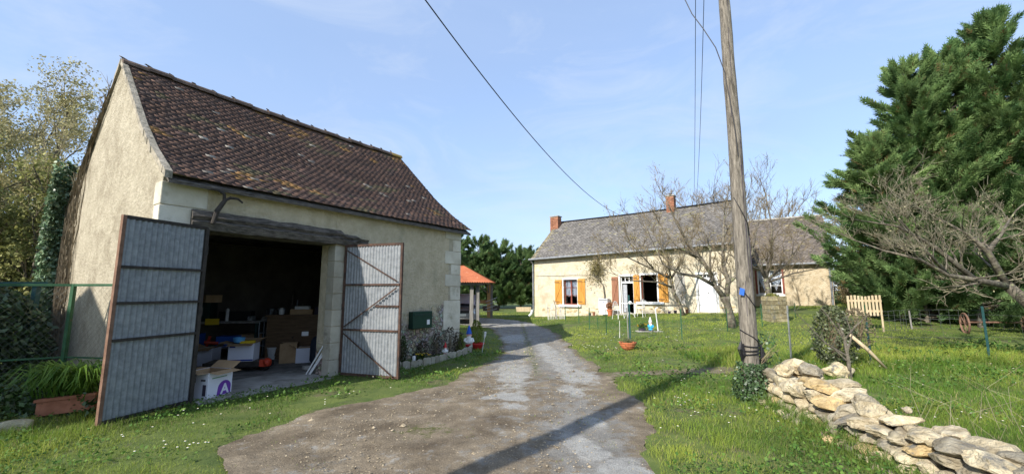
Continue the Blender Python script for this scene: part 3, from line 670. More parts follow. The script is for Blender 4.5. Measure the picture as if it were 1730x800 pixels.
for pr_, sg in ((prof, 1), (prof, -1)):
    for (a, b), (c, d) in zip(pr_, pr_[1:]):
        f = (lambda n: n) if sg == 1 else (lambda n: WB - n)
        dz_ = .085
        q.add([BW(.02, f(a), b - dz_), BW(LB + .24, f(a), b - dz_), BW(LB + .24, f(c), d - dz_), BW(.02, f(c), d - dz_), BW(.02, f(a), b - dz_ - .05), BW(LB + .24, f(a), b - dz_ - .05), BW(LB + .24, f(c), d - dz_ - .05), BW(.02, f(c), d - dz_ - .05)],
              [(0, 1, 2, 3), (7, 6, 5, 4), (0, 4, 5, 1), (1, 5, 6, 2), (2, 6, 7, 3), (3, 7, 4, 0)])
q.build('roof_deck', MG['beam_wood'], barn)
# verge of pale mortar
q = MB()
for sg in (1, -1):
    f = (lambda n: n) if sg == 1 else (lambda n: WB - n)
    for (a, b), (c, d) in zip(prof, prof[1:]):
        for i in range(6):
            t0, t1 = i / 6, (i + 1) / 6; n0, z0 = lerp(a, c, t0), lerp(b, d, t0); n1, z1 = lerp(a, c, t1), lerp(b, d, t1)
            e = random.uniform(.0, .015)
            q.prism([BW(-.03 - e, f(n0), z0 - .07), BW(-.03 - e, f(n1), z1 - .07), BW(-.03 - e, f(n1), z1 + .035), BW(-.03 - e, f(n0), z0 + .035)], D * (.085 + e))
q.build('verge_mortar', MG['mortar'], barn)
# ridge tiles
q = MB(); rn = 18
for i in range(rn):
    sa = -.02 + i * (LB + .30) / rn; sb = sa + (LB + .30) / rn + .02; lift = .01 * (i % 2) - .05 * math.sin(math.pi * (i + .5) / rn) + random.uniform(-.012, .012)
    c = tuple(np.array((.12, .085, .065)) * random.uniform(.8, 1.3)) if i < 17 else (.40, .28, .08)
    ar = [BW(sa, WB / 2 + .15 * math.cos(t) * 1.0, HR - .075 + .13 * math.sin(t) + lift) for t in np.linspace(0, math.pi, 8)]
    q.prism(ar, D * (sb - sa), c)
    q.blob(BW(sa + .01, WB / 2 - .04, HR + .06 + lift), (.04, .16, .03), i, 1, .3, col=(.2, .16, .12))
q.build('ridge_tiles', MG['tile'], barn)
# letterbox
mb = MB(); BX(mb, 4.66, 5.28, -.15, -.002, .74, 1.13); ob = mb.build('letterbox', MG['mailbox_green'], None); bv = ob.modifiers.new('bevel', 'BEVEL'); bv.width = .012; bv.segments = 3
tag(ob, 'dark green metal letterbox fixed to the barn wall above the flower bed', 'letterbox')
mb = MB(); BX(mb, 5.10, 5.19, -.154, -.151, .82, .93); l_ = mb.build('address_label', MG['white_paint'], ob)
mb = MB(); BX(mb, 4.70, 5.24, -.162, -.152, 1.04, 1.07); mb.build('letter_slot_flap', MG['darkgreen_metal'], ob)

# ---- corrugated doors
def corr_sheet(P, ax, up, wd, z0, z1, pitch=.066, amp=.011, thick=.0012):
    """P corner, ax unit horizontal, wd width"""
    nrm = Vector(ax).cross(Vector(up)).normalized(); nn = int(wd / pitch * 6); V = []; F = []
    for i in range(nn + 1):
        x = wd * i / nn; o = amp * math.sin(2 * math.pi * x / pitch)
        for z in (z0, z1):
            V.append(tuple(Vector(P) + Vector(ax) * x + Vector(up) * z + nrm * (o)))
            V.append(tuple(Vector(P) + Vector(ax) * x + Vector(up) * z + nrm * (o - thick)))
    for i in range(nn):
        a = i * 4; F += [(a, a + 4, a + 6, a + 2), (a + 1, a + 3, a + 7, a + 5)]
    return np.array(V), np.array(F)
def corr_door(name, label, hinge, free, z0, z1, rails, braces, base, side, framemat, postw=.05):
    t = thing(name, label, 'door', base, 'corrugated garage doors')
    hg = Vector(hinge); fr = Vector(free); ax = (fr - hg); wd = ax.length; ax = ax.normalized(); nm = ax.cross(UP).normalized() * side
    def P(x, z, o=0): return hg + ax * x + UP * z + nm * o
    for j, (a, b) in enumerate([(.0, .5), (.5, 1.)]):     # two overlapping sheets
        V, F = corr_sheet(P(wd * a + (.0 if j == 0 else -.03), 0, .006 * j), ax, UP, wd * .5 + .02, z0 + .02, z1 - .02)
        np_mesh('corrugated_sheet', V, F, MG['galv'], parent=t, smooth=True)
    q = MB(); o = .026
    q.bar(P(0, z0), P(0, z1), .05, .05, nm); q.build('hinge_stile', MG[framemat], t)
    q = MB(); q.bar(P(wd, z0), P(wd, z1), .04, .045, nm); q.build('free_stile', MG['rust_bright' if side < 0 and name == 'garage_door' and framemat == 'dark_iron' else framemat], t)
    for z in [z0 + .02, z1 - .02]: q = MB(); q.bar(P(.025, z), P(wd - .02, z), .045, .036, nm); q.build('frame_rail', MG[framemat], t)
    for z, xa, xb in rails:
        q = MB(); q.bar(P(xa * wd + .025, z, o), P(xb * wd - .02, z, o), .034, .022, nm); q.build('rail', MG[framemat], t)
    for (xa, za, xb, zb) in braces:
        q = MB(); q.bar(P(xa * wd, za, o + .024), P(xb * wd, zb, o + .024), .024, .008, nm); q.build('brace', MG[framemat], t)
    for z in (.35, 1.3, 2.2):
        q = MB(); q.tube([P(-.035, z - .06), P(-.035, z + .06)], .016, 8); q.build('hinge', MG['dark_iron'], t)
    return t
hl = BW(.565, -.06, 0); fl = Vector((-4.885, 5.06, 0))
corr_door('garage_door', 'near corrugated iron door leaf standing open beside the fence, seen in shade', hl, fl, .03, 2.55, [(1.90, 0, 1), (1.45, 0, 1), (1.0, 0, 1)], [], tuple(hl), -1, 'dark_iron')
hr = BW(2.93, -.075, 0); fr_ = Vector((-2.06, 7.63, 0))
corr_door('garage_door', 'far corrugated iron door leaf with rusty diagonal braces, half in sunlight', hr, fr_, .03, 2.5,
          [(1.72, 0, 1), (.87, 0, 1), (1.32, .56, 1)], [(.05, 2.38, .95, 1.78), (.05, .92, .95, 1.66), (.05, .8, .93, .07)], tuple(hr), 1, 'rust_frame')

# ================================================================ garage contents
def carton(pos, rz, sz, label, body='box_white', prints=(), flaps=(1, 1, 1, 1), fl_len=.17):
    """pos = front-left bottom corner, local x along the front face, y into the box"""
    t = thing('cardboard_box', label, 'box', pos, 'open cardboard boxes in the garage')
    ca, sa = math.cos(rz), math.sin(rz); X = Vector((ca, sa, 0)); Y = Vector((-sa, ca, 0)); P0 = Vector(pos); L, W, H = sz; th = .006
    b = MB()
    b.obox(P0, X * L, Y * th, UP * H); b.obox(P0 + Y * (W - th), X * L, Y * th, UP * H); b.obox(P0 + Y * th, X * th, Y * (W - 2 * th), UP * H)
    b.obox(P0 + X * (L - th) + Y * th, X * th, Y * (W - 2 * th), UP * H); b.obox(P0 + X * th + Y * th, X * (L - 2 * th), Y * (W - 2 * th), UP * th)
    b.build('carton_body', MG[body], t)
    b = MB()
    b.obox(P0 + X * th + Y * (th + .0015), X * (L - 2 * th), Y * .003, UP * (H - .004)); b.obox(P0 + X * th + Y * (W - th - .005), X * (L - 2 * th), Y * .003, UP * (H - .004))
    b.obox(P0 + X * (th + .0015) + Y * .014, X * .003, Y * (W - .03), UP * (H - .004)); b.obox(P0 + X * (L - th - .0045) + Y * .014, X * .003, Y * (W - .03), UP * (H - .004))
    b.build('lining', MG['cardboard'], t)
    tilt = [.5, .1, .25, .6]
    spec_ = [(P0, X * L, -Y), (P0 + Y * W, X * L, Y), (P0, Y * W, -X), (P0 + X * L, Y * W, X)]
    for k, (c, e, o) in enumerate(spec_):
        if not flaps[k]: continue
        ang = tilt[k] + random.uniform(-.25, .3); dr = o * math.cos(ang) + UP * math.sin(ang) * (1 if k != 0 else -.3)
        b = MB(); b.obox(c + UP * (H + .001) + e * .01, e * .98, dr * fl_len, dr.cross(e).normalized() * .004); b.build('flap', MG['cardboard'], t)
    def face(mat_, x0, x1, z0, z1, side='front'):
        b = MB()
        if side == 'front': b.obox(P0 + X * x0 - Y * .003 + UP * z0, X * (x1 - x0), Y * .002, UP * (z1 - z0))
        else: b.obox(P0 + Y * x0 - X * .003 + UP * z0, Y * (x1 - x0), X * .002, UP * (z1 - z0))
        b.build('print', MG[mat_], t)
    for p in prints: face(*p)
    return t, P0, X, Y
# near box with the big purple letter: the face toward the drive runs along +Y
az = R(78)
t, P0, X, Y = carton((-4.50, 6.27, .02), az, (.41, .44, .37), 'white carton with a big purple letter A, open flaps, nearest the grass', prints=[('green_print', .06, .31, .275, .29), ('dark_print', .03, .09, .04, .2, 'side'), ('dark_print', .05, .13, .25, .275, 'side')])
def text_mesh(body, size, origin, xdir, updir, m, name, parent, ext=.001):
    cu = bpy.data.curves.new('lettering', 'FONT'); cu.body = body; cu.size = size; cu.extrude = ext; cu.offset = .006
    o = bpy.data.objects.new('lettering', cu); COL.objects.link(o); bpy.context.view_layer.update()
    me = bpy.data.meshes.new_from_object(o.evaluated_get(bpy.context.evaluated_depsgraph_get())); bpy.data.objects.remove(o)
    X = Vector(xdir).normalized(); Z = Vector(updir).normalized(); Nn = X.cross(Z); base = Vector(parent['_base'])
    for v in me.vertices: c = v.co.copy(); v.co = Vector(origin) + X * c.x + Z * c.y + Nn * c.z - base
    me.materials.clear(); me.materials.append(m); return link(name, me, parent)
b = MB(); c0 = P0 + X * .28 + UP * .0 - Y * .0035; ang = np.linspace(math.radians(16), math.radians(164), 14)
b.prism([c0 + X * (-.125) + UP * .012] + [c0 + X * (-.115 * math.cos(a) ) + UP * (.10 + .12 * math.sin(a)) for a in ang[::1]] + [c0 + X * .11 + UP * .012], Y * .0015)
b.build('printed_emblem', MG['purple_print'], t)
text_mesh('A', .2, P0 + X * .22 + UP * .03 - Y * .0045, X, UP, MG['box_white'], 'letter', t)
carton((-6.72, 8.95, .02), R(6), (.30, .32, .36), 'white carton with hanging flaps standing behind the box with the purple letter', prints=[('dark_print', .2, .26, .02, .05)])
# low trolley with a red wheel
t = thing('low_trolley', 'low dark flatbed trolley with a red end carrying the blue striped carton', 'trolley', (-5.3, 8.5, .02))
b = MB(); b.obox((-5.95, 8.10, .12), Vector((1.0, .25, 0)), Vector((-.15, .5, 0)), UP * .09); b.build('platform', MG['old_wood'], t)
b = MB(); b.obox((-5.93, 8.06, .125), Vector((1.0, .25, 0)), Vector((-.006, .03, 0)), UP * .1); b.build('side_rail', MG['dark_iron'], t)
b = MB(); b.box((-4.93, 8.36, .19), (.14, .1, .13), .3); b.blob((-4.86, 8.36, .2), (.12, .16, .15), 3, 2, .2); b.build('red_end_cover', MG['red_plastic'], t)
for (x0, y0) in ((-4.97, 8.50), (-5.8, 8.35), (-5.1, 8.85), (-5.95, 8.6)):
    b = MB(); b.lathe((x0, y0, .1), [(.02, -.03), (.08, -.025), (.08, .025), (.02, .03)], 14, axis=(.2, -1, 0)); b.build('wheel', MG['rubber'], t)
t, P0, X, Y = carton((-5.62, 8.30, .215), R(14), (.45, .34, .34), 'white carton with a blue stripe along its foot, sitting on the low trolley', prints=[('blue_print', .0, .45, .01, .035), ('blue_print', .02, .12, .27, .34), ('dark_print', .1, .2, .03, .2, 'side')])
b = MB(); b.lathe((-5.52, 8.45, .56), [(.06, 0), (.095, .02), (.11, .11), (.1, .11), (.05, .02)], 16); tag(b.build('plastic_bowl', MG['lightblue_plastic']), 'light blue plastic bowl resting on the striped carton', 'bowl')
b = MB(); b.box((-5.38, 8.52, .575), (.26, .17, .05), .5); tag(b.build('folded_packet', MG['yellow_paper']), 'yellow packet lying in the striped carton', 'packet')
# cartons at the right of the bay
t, *_ = carton((-5.13, 9.25, .02), R(20), (.34, .3, .42), 'plain brown cardboard carton standing beside the wooden cabinet', body='cardboard', flaps=(0, 0, 0, 0))
t, *_ = carton((-4.78, 9.28, .02), R(22), (.32, .3, .32), 'small white carton with raised brown flap between brown carton and dark cover', flaps=(0, 1, 1, 0))
b = MB(); b.blob((-4.15, 9.15, .33), (.5, .3, .66), 12, 3, .1, R(10)); tag(b.build('covered_appliance', MG['navy_cloth'], smooth=True), 'dark navy covered appliance standing beside the white poles', 'cover')
b = MB(); b.obox((-4.55, 9.02, .64), Vector((.13, .03, 0)), Vector((0, .004, 0)), UP * .09); tag(b.build('price_card', MG['white_paint']), 'small white card stuck above the small white carton', 'card')
for i, (dx, dy, lx) in enumerate([(0, 0, 0), (.05, .02, .03), (.085, -.03, .045)]):
    b = MB(); b.tube([(-3.93 + dx, 8.06 + dy, .03), (-3.43 + lx, 8.0 + .03 * i, .88 - .05 * i)], .014, 8)
    tag(b.build('plastic_pipe', MG['pvc']), ['leftmost white plastic pipe leaning on the block jamb', 'middle white plastic pipe leaning on the block jamb', 'rightmost white plastic pipe leaning on the block jamb'][i], 'pipe', 'white pipes leaning on the jamb')
b = MB(); b.blob((-4.15, 8.55, .06), (.2, .14, .09), 4, 2, .3); tag(b.build('rag', MG['concrete']), 'crumpled grey rag on the garage floor', 'rag')
b = MB(); b.tube([(-3.62, 8.15, .02), (-3.5, 8.1, .5)], .012, 6); b.tube([(-3.55, 8.2, .02), (-3.47, 8.12, .45)], .012, 6); tag(b.build('metal_rods', MG['wire']), 'thin grey metal rods leaning behind the white pipes', 'rods')
# wooden cabinet with clutter
t = thing('wooden_cabinet', 'long brown wooden cabinet across the back of the garage', 'cabinet', (-4.9, 10.0, .02))
ca, sa = math.cos(R(12)), math.sin(R(12)); X = Vector((ca, sa, 0)); Y = Vector((-sa, ca, 0)); P0 = Vector((-5.75, 9.75, .02))
b = MB(); b.obox(P0, X * 1.95, Y * .5, UP * .98); b.build('carcass', MG['cabinet_wood'], t)
b = MB(); b.obox(P0 - X * .03 - Y * .04 + UP * .981, X * 2.01, Y * .58, UP * .04); b.build('worktop', MG['cabinet_wood'], t)
for i in range(3):
    b = MB(); b.obox(P0 + X * (.05 + i * .635) - Y * .016 + UP * .08, X * .58, Y * .014, UP * .84); d_ = b.build('cabinet_door', MG['cabinet_wood'], t)
    b = MB(); b.lathe(P0 + X * (.58 + i * .635) - Y * .03 + UP * .5, [(.015, -.012), (.02, .012)], 10, axis=Y); b.build('knob', MG['dark_iron'], d_)
b = MB(); P = P0 + X * .45 + Y * .1 + UP * 1.022
b.obox(P, X * .5, Y * .3, UP * .12); tag(b.build('tool_case', MG['cardboard']), 'flat brown case on the wooden cabinet', 'case')
b = MB(); b.obox(P + X * .1 + UP * .122, X * .32, Y * .2, UP * .07); tag(b.build('machine_casing', MG['white_old']), 'small pale machine on top of the brown case', 'machine')
for i, (k, m_, lab) in enumerate([(1.35, 'pvc', 'left white glass jar on the wooden cabinet'), (1.5, 'pvc', 'right white glass jar on the wooden cabinet'), (1.08, 'blue_plastic', 'blue can on the wooden cabinet next to the jars'), (.25, 'pvc', 'white bottle at the left end of the wooden cabinet'), (.12, 'black_plastic', 'black bottle at the far left of the wooden cabinet')]):
    b = MB(); b.lathe(P0 + X * k + Y * .15 + UP * 1.022, [(.05, 0), (.055, .02), (.055, .1), (.03, .13), (.03, .155)], 12); tag(b.build('jar', MG[m_]), lab, 'jar')
# workbench on the left, with the clutter seen in the photo
t = thing('workbench', 'old metal workbench with a vice at the left of the garage', 'workbench', (-7.0, 9.9, .02))
P0 = Vector((-7.75, 9.55, .02)); b = MB(); b.obox(P0 + UP * .82, X * 1.75, Y * .6, UP * .05); b.build('bench_top', MG['grey_timber'], t)
for kx, ky in ((.03, .03), (1.66, .03), (.03, .52), (1.66, .52)): b = MB(); b.obox(P0 + X * kx + Y * ky, X * .06, Y * .06, UP * .819); b.build('leg', MG['darkgreen_metal'], t)
b = MB(); b.obox(P0 + X * .1 + Y * .06 + UP * .25, X * 1.5, Y * .5, UP * .03); b.build('lower_shelf', MG['grey_timber'], t)
b = MB(); b.box(P0 + X * 1.55 + Y * .1 + UP * .93, (.1, .2, .1), R(12)); b.tube([P0 + X * 1.55 - Y * .1 + UP * .95, P0 + X * 1.55 + Y * .1 + UP * .95], .02, 8); b.build('vice', MG['galv'], t)
b = MB(); b.obox(P0 + X * .1 + Y * .2 + UP * .871, X * .5, Y * .36, UP * .44); tag(b.build('tool_cabinet', MG['darkgreen_metal']), 'dark green metal cabinet standing on the workbench', 'tool cabinet')
b = MB(); b.obox(P0 + X * .62 - Y * .01 + UP * .80, X * .29, -Y * .004, UP * .14); tag(b.build('notice', MG['yellow_paper']), 'yellow sheet hanging on the front edge of the workbench', 'sheet')
b = MB(); b.lathe(P0 + X * 1.02 + Y * .1 + UP * .871, [(.035, 0), (.035, .27), (.015, .3)], 12); tag(b.build('canister', MG['white_old']), 'upright grey canister on the workbench', 'canister')
b = MB(); b.obox(P0 + X * .75 + Y * .3 + UP * .871, X * .7, Y * .25, UP * .22); tag(b.build('power_tool_case', MG['black_plastic']), 'black case at the back of the workbench', 'case')
b = MB(); b.obox(P0 + X * .05 + Y * .05 + UP * .281, X * .42, Y * .35, UP * .3); tag(b.build('crate', MG['blue_plastic']), 'blue plastic crate on the left of the bench shelf', 'crate')
b = MB(); b.obox(P0 + X * .85 + Y * .05 + UP * .281, X * .4, Y * .35, UP * .24); tag(b.build('crate', MG['blue_plastic']), 'blue plastic crate in the middle of the bench shelf', 'crate')
b = MB(); b.tube([P0 + X * .66 - Y * .1 + UP * .02, P0 + X * .78 - Y * .08 + UP * .55], .03, 8); b.tube([P0 + X * .7 - Y * .15 + UP * .42, P0 + X * .95 - Y * .05 + UP * .38], .035, 8); tag(b.build('red_jack', MG['red_plastic']), 'red metal jack standing in front of the workbench', 'jack')
t = thing('metal_cage', 'pale metal cage frame standing at the right end of the workbench', 'cage', tuple(P0 + X * 1.9))
b = MB()
for kx in (1.8, 2.12):
    for ky in (-.1, .2): b.tube([P0 + X * kx + Y * ky, P0 + X * kx + Y * ky + UP * .88], .012, 6)
for z in (.3, .6, .88): b.tube([P0 + X * 1.8 - Y * .1 + UP * z, P0 + X * 2.12 - Y * .1 + UP * z, P0 + X * 2.12 + Y * .2 + UP * z, P0 + X * 1.8 + Y * .2 + UP * z, P0 + X * 1.8 - Y * .1 + UP * z], .01, 6)
b.build('frame', MG['galv'], t)
b = MB(); b.blob(P0 + X * 1.96 + Y * .05 + UP * .93, (.34, .3, .1), 9, 2, .4); b.build('cloth_on_top', MG['grey_timber'], t)
for i, (kx, ht, mt) in enumerate([(2.3, 1.5, 'old_wood'), (2.42, 1.35, 'galv'), (2.55, 1.25, 'old_wood')]):
    b = MB(); b.tube([P0 + X * kx + Y * .5, P0 + X * (kx - .06) + Y * .75 + UP * ht], .014, 6); b.box(P0 + X * kx + Y * .5 + UP * .03, (.2, .03, .06), R(12))
    tag(b.build('broom', MG[mt]), ['tallest long handled tool leaning behind the metal cage', 'grey long handled tool leaning beside the metal cage', 'shortest long handled tool leaning near the cabinet'][i], 'tool', 'long handled tools in the garage')

for i, (x_, y_, z_, sz, m_, nm, lab, cat) in enumerate([(-6.55, 10.6, .02, (.5, .4, .5), 'cardboard', 'storage_box', 'brown storage box in the dark beyond the workbench', 'box'), (-6.1, 10.7, .02, (.45, .4, .9), 'grey_timber', 'wooden_crate', 'tall grey crate in the dark middle of the garage', 'crate'),
        (-6.05, 10.6, .92, (.35, .3, .22), 'galv', 'toolbox', 'metal toolbox on the tall grey crate', 'toolbox'), (-7.2, 9.85, 1.33, (.35, .3, .16), 'cardboard', 'storage_box', 'flat box on top of the dark green tool cabinet', 'box'), (-4.55, 9.95, 1.05, (.3, .22, .16), 'dark_print', 'storage_box', 'dark box at the right end of the wooden cabinet', 'box')]):
    b = MB(); b.box((x_, y_, z_ + sz[2] / 2), sz, .2 + i * .3); b.box((x_, y_, z_ + sz[2] + .006), (sz[0] * 1.03, sz[1] * 1.03, .012), .2 + i * .3); tag(b.build(nm, MG[m_]), lab, cat)
for i, (x_, y_) in enumerate([(-6.95, 9.0), (-5.62, 9.85)]):
    b = MB(); b.lathe((x_, y_, .02), [(.10, 0), (.13, .26), (.135, .26), (.135, .28), (.115, .27), (.09, .03), (.001, .03)], 18); tag(b.build('bucket', MG[['black_plastic', 'white_old'][i]]), ['black bucket under the front of the workbench', 'pale bucket on the floor before the wooden cabinet'][i], 'bucket')
# ================================================================ flower bed at the far corner of the barn
bed = thing('bed_edging', 'scalloped grey concrete edging round the flower bed under the letterbox', 'edging', (-1.8, 9.4, 0))
epts = [(-2.55, 8.75), (-2.28, 8.72), (-2.02, 8.98), (-1.75, 9.45), (-1.5, 9.95), (-1.27, 10.5), (-1.12, 11.1), (-1.15, 11.7)]
b = MB(); L_all = []
for a_, c_ in zip(epts, epts[1:]):
    a2, c2 = Vector((*a_, 0)), Vector((*c_, 0)); ln = (c2 - a2).length; k = max(1, round(ln / .15))
    for i in range(k):
        p = a2.lerp(c2, i / k); q_ = a2.lerp(c2, (i + .93) / k); dd = (q_ - p); u_ = dd.normalized(); nn_ = u_.cross(UP)
        hgt = .155 + random.uniform(-.01, .012); tl = random.uniform(-.02, .03)
        prof_ = [p + UP * -.03, q_ + UP * -.03] + [p.lerp(q_, .5 + .5 * math.cos(t_)) + UP * (hgt * .72 + hgt * .28 * math.sin(t_)) + nn_ * tl for t_ in np.linspace(0, math.pi, 7)]
        b.prism(prof_, nn_ * .045, tuple(np.array((.95, .93, .88)) * random.uniform(.8, 1.1)))
b.build('scalloped_slabs', MG['block'], bed)
b = MB(); b.add([Vector((p[0], p[1], .05)) for p in epts] + [BW(LB + .3, -.1, .06), BW(LB - .1, -.03, .07), BW(3.6, -.03, .07)], [tuple(range(len(epts) + 3))]); 
b.build('soil', MG['soil_grass'], bed)
def shrub(name, label, cat, base, r, h, n, cols, leaf=.03, shape='round', m='leaf_olive', stems=6, group=None, up=.3):
    t = thing(name, label, cat, base, group)
    b = MB()
    for i in range(stems):
        a = random.random() * 6.28; k = random.uniform(.2, .8)
        b.tube([Vector(base), Vector(base) + Vector((math.cos(a) * r * k * .4, math.sin(a) * r * k * .4, h * .45)), Vector(base) + Vector((math.cos(a) * r * k, math.sin(a) * r * k, h * random.uniform(.7, .95)))], [.008, .005, .002], 4)
    b.build('stems', MG['twig'], t)
    z = rng.random(n); a = rng.random(n) * 6.283
    if shape == 'cone': rr = r * (1 - z) ** .8 * (.55 + .45 * rng.random(n)) + .01
    elif shape == 'column': rr = r * np.sin(np.pi * (z * .85 + .12)) ** .5 * (.6 + .4 * rng.random(n))
    else: rr = r * np.sqrt(np.clip(1 - (2 * z - 1) ** 2, 0, 1)) * rng.random(n) ** .4
    lump = .75 + .5 * fbm(a * 1.2 + base[0], z * 4 + base[1], 1.0)
    C = np.stack([base[0] + np.cos(a) * rr * lump, base[1] + np.sin(a) * rr * lump, base[2] + .02 + z * h * (.9 + .1 * lump)], 1)
    tt = rng.random((n, 1)); c = np.array([cols[0]]) * (1 - tt) + np.array([cols[1]]) * tt
    leaf_quads('foliage', C, np.full(n, leaf), MG[m], c, parent=t, up=up, elong=2.0)
    return t
gcol = ((.03, .07, .015), (.09, .15, .04)); ycol = ((.10, .15, .02), (.22, .26, .04)); dcol = ((.035, .035, .025), (.11, .085, .065))
shrub('dwarf_cypress', 'slim dark green dwarf cypress behind the open far door', 'shrub', (-2.38, 9.15, .06), .09, .55, 900, gcol, .014, 'column', 'conifer', 2)
shrub('dwarf_cypress', 'small yellow green cone shaped conifer left of the garden gnome', 'shrub', (-1.33, 10.78, .05), .13, .42, 1200, ycol, .014, 'cone', 'conifer', 2)
shrub('dwarf_cypress', 'yellowish feathery conifer standing behind the gnome in the red pot', 'shrub', (-1.02, 11.95, .12), .19, .62, 1500, ycol, .02, 'column', 'conifer', 3)
for i, (s, n_, h_, lab) in enumerate([(4.35, -.15, .42, 'dry dark leafless plant under the left half of the letterbox'), (5.0, -.14, .38, 'dark bushy plant under the letterbox'), (5.45, -.15, .5, 'tall dark stemmed plant right of the letterbox'), (5.9, -.16, .62, 'largest dark shrub against the barn quoins'), (6.25, -.14, .48, 'dark shrub at the very corner of the barn')]):
    p = BW(s, n_, .06); shrub('bedding_plant', lab, 'plant', tuple(p), .15, h_, 300, dcol, .022, 'column', 'leaf_olive', 12, 'plants in the flower bed', .2)
b = MB()
t = shrub('primrose', 'yellow flowering plant in the bed beside the white figurine', 'flowers', (-2.02, 9.35, .07), .12, .12, 160, gcol, .03, 'round')
for i in range(14):
    b.lathe((-2.02 + random.gauss(0, .09), 9.35 + random.gauss(0, .09), .17 + random.random() * .05), [(.0001, -.01), (.028, .006), (.0001, .008)], 7)
b.build('blossom', MG['yellow_petal'], t)
def gnome(label, base, s, body, coat, hat, beard='gnome_white', rz=0., cat='garden gnome'):
    t = thing('garden_gnome', label, cat, base); B = Vector(base)
    f = Vector((math.sin(rz), -math.cos(rz), 0)); r_ = Vector((math.cos(rz), math.sin(rz), 0))
    b = MB()
    for k in (-1, 1): b.blob(B + r_ * (.045 * k * s) + f * .015 * s + UP * .025 * s, (.075 * s, .11 * s, .05 * s), k, 2, .05, rz)
    b.build('boots', MG['dark_print'], t, True)
    b = MB(); b.lathe(B + UP * .03 * s, [(.05 * s, 0), (.075 * s, .02 * s), (.08 * s, .08 * s)], 14); b.build('trousers', MG[coat], t, True)
    b = MB(); b.lathe(B + UP * .105 * s, [(.082 * s, 0), (.09 * s, .04 * s), (.075 * s, .11 * s), (.045 * s, .145 * s)], 16)
    for k in (-1, 1): b.tube([B + r_ * (.07 * k * s) + UP * .22 * s, B + r_ * (.10 * k * s) + f * .03 * s + UP * .16 * s, B + r_ * (.045 * k * s) + f * .085 * s + UP * .14 * s], [.026 * s, .025 * s, .018 * s], 8)
    b.build('body', MG[body], t, True)
    b = MB(); b.lathe(B + UP * .24 * s, [(.03 * s, 0), (.055 * s, .02 * s), (.058 * s, .06 * s), (.04 * s, .085 * s)], 14)
    b.blob(B + f * .06 * s + UP * .285 * s, (.028 * s,) * 3, 1, 2, 0)
    for k in (-1, 1): b.blob(B + r_ * .057 * k * s + UP * .285 * s, (.015 * s, .025 * s, .03 * s), 2, 1, 0)
    b.build('head', MG['gnome_pink'], t, True)
    b = MB()
    for k in (-1, 1): b.blob(B + r_ * .022 * k * s + f * .053 * s + UP * .302 * s, (.01 * s,) * 3, 1, 1, 0)
    b.build('eyes', MG['black_plastic'], t)
    b = MB(); b.blob(B + f * .05 * s + UP * .225 * s, (.085 * s, .05 * s, .11 * s), 5, 2, .15, rz); b.build('beard', MG[beard], t, True)
    b = MB(); b.lathe(B + UP * .315 * s, [(.066 * s, 0), (.062 * s, .02 * s), (.04 * s, .09 * s), (.02 * s, .16 * s), (.0008, .2 * s)], 16); b.build('hat', MG[hat], t, True)
    return t
gnome('garden gnome with tall blue hat and white coat beside the red pot', (-1.19, 11.55, .03), 1.25, 'gnome_white', 'gnome_red', 'gnome_blue', rz=.1)
gnome('small pink hatted gnome figurine in the middle of the flower bed', (-1.60, 10.05, .07), .62, 'gnome_white', 'gnome_pink', 'gnome_red')
t = thing('penguin_figurine', 'small black and white bird figurine at the near end of the bed', 'figurine', (-2.13, 9.12, .06)); B = Vector((-2.13, 9.12, .06))
b = MB(); b.lathe(B, [(.03, 0), (.045, .04), (.042, .11), (.025, .15)], 12); b.build('body', MG['gnome_white'], t, True)
b = MB(); b.blob(B + Vector((0, 0, .175)), (.06, .06, .065), 1, 2, 0); b.build('head', MG['black_plastic'], t, True)
b = MB(); b.blob(B + Vector((-.045, .01, .09)), (.02, .05, .11), 1, 2, 0); b.blob(B + Vector((.045, .01, .09)), (.02, .05, .11), 1, 2, 0); b.build('wings', MG['black_plastic'], t, True)
t = thing('plant_pot', 'red plastic bowl pot standing behind the blue hatted gnome', 'pot', (-.98, 11.75, 0))
b = MB(); b.lathe((-.98, 11.75, 0), [(.12, 0), (.2, .13), (.215, .13), (.215, .155), (.18, .155), (.16, .12)], 20); b.build('bowl', MG['gnome_red'], t)
b = MB(); b.lathe((-.98, 11.75, .10), [(.001, .02), (.165, .02), (.165, 0)], 18); b.build('potting_soil', MG['soil_grass'], t)
t = thing('solar_light', 'white solar garden torch stuck in the grass by the red pot', 'garden light', (-.79, 11.05, 0))
b = MB(); b.tube([(-.79, 11.05, 0), (-.73, 11.08, .36)], .008, 6); b.build('stake', MG['white_old'], t)
b = MB(); b.lathe((-.73, 11.08, .36), [(.012, 0), (.032, .06), (.032, .15), (.02, .17)], 10, axis=(.15, 0, 1)); b.build('lamp_head', MG['white_old'], t)

# ================================================================ off-picture things that throw the shade seen on the ground
t = thing('utility_pole', 'weathered timber pole behind the photographer holding the cable over the drive', 'pole', (-4.4, -.6, 0))
b = MB(); b.tube([(-4.4, -.6, -.3), (-4.4, -.6, 5), (-4.4, -.6, 10.4)], [.17, .155, .12], 12); b.build('shaft', MG['pole_wood'], t, True)
t = thing('shed', 'low gabled shed standing outside the picture to the left', 'shed', (-13.6, .6, 0))
sd = Vector((.669, .743, 0)); sp_ = Vector((.743, -.669, 0)); c = Vector((-13.6, .6, 0))
b = MB(); b.prism([c - sp_ * 3, c + sp_ * 3, c + sp_ * 3 + UP * 6.3, c + UP * 7.5, c - sp_ * 3 + UP * 6.3], -sd * 6); b.build('walls', MG['render_wall'], t)
b = MB(); b.prism([c - sp_ * 3.1 + UP * 6.28, c + UP * 7.52, c + sp_ * 3.1 + UP * 6.28, c + sp_ * 3.1 + UP * 6.34, c + UP * 7.58, c - sp_ * 3.1 + UP * 6.34], -sd * 6.1); b.build('roof', MG['tile'], t)
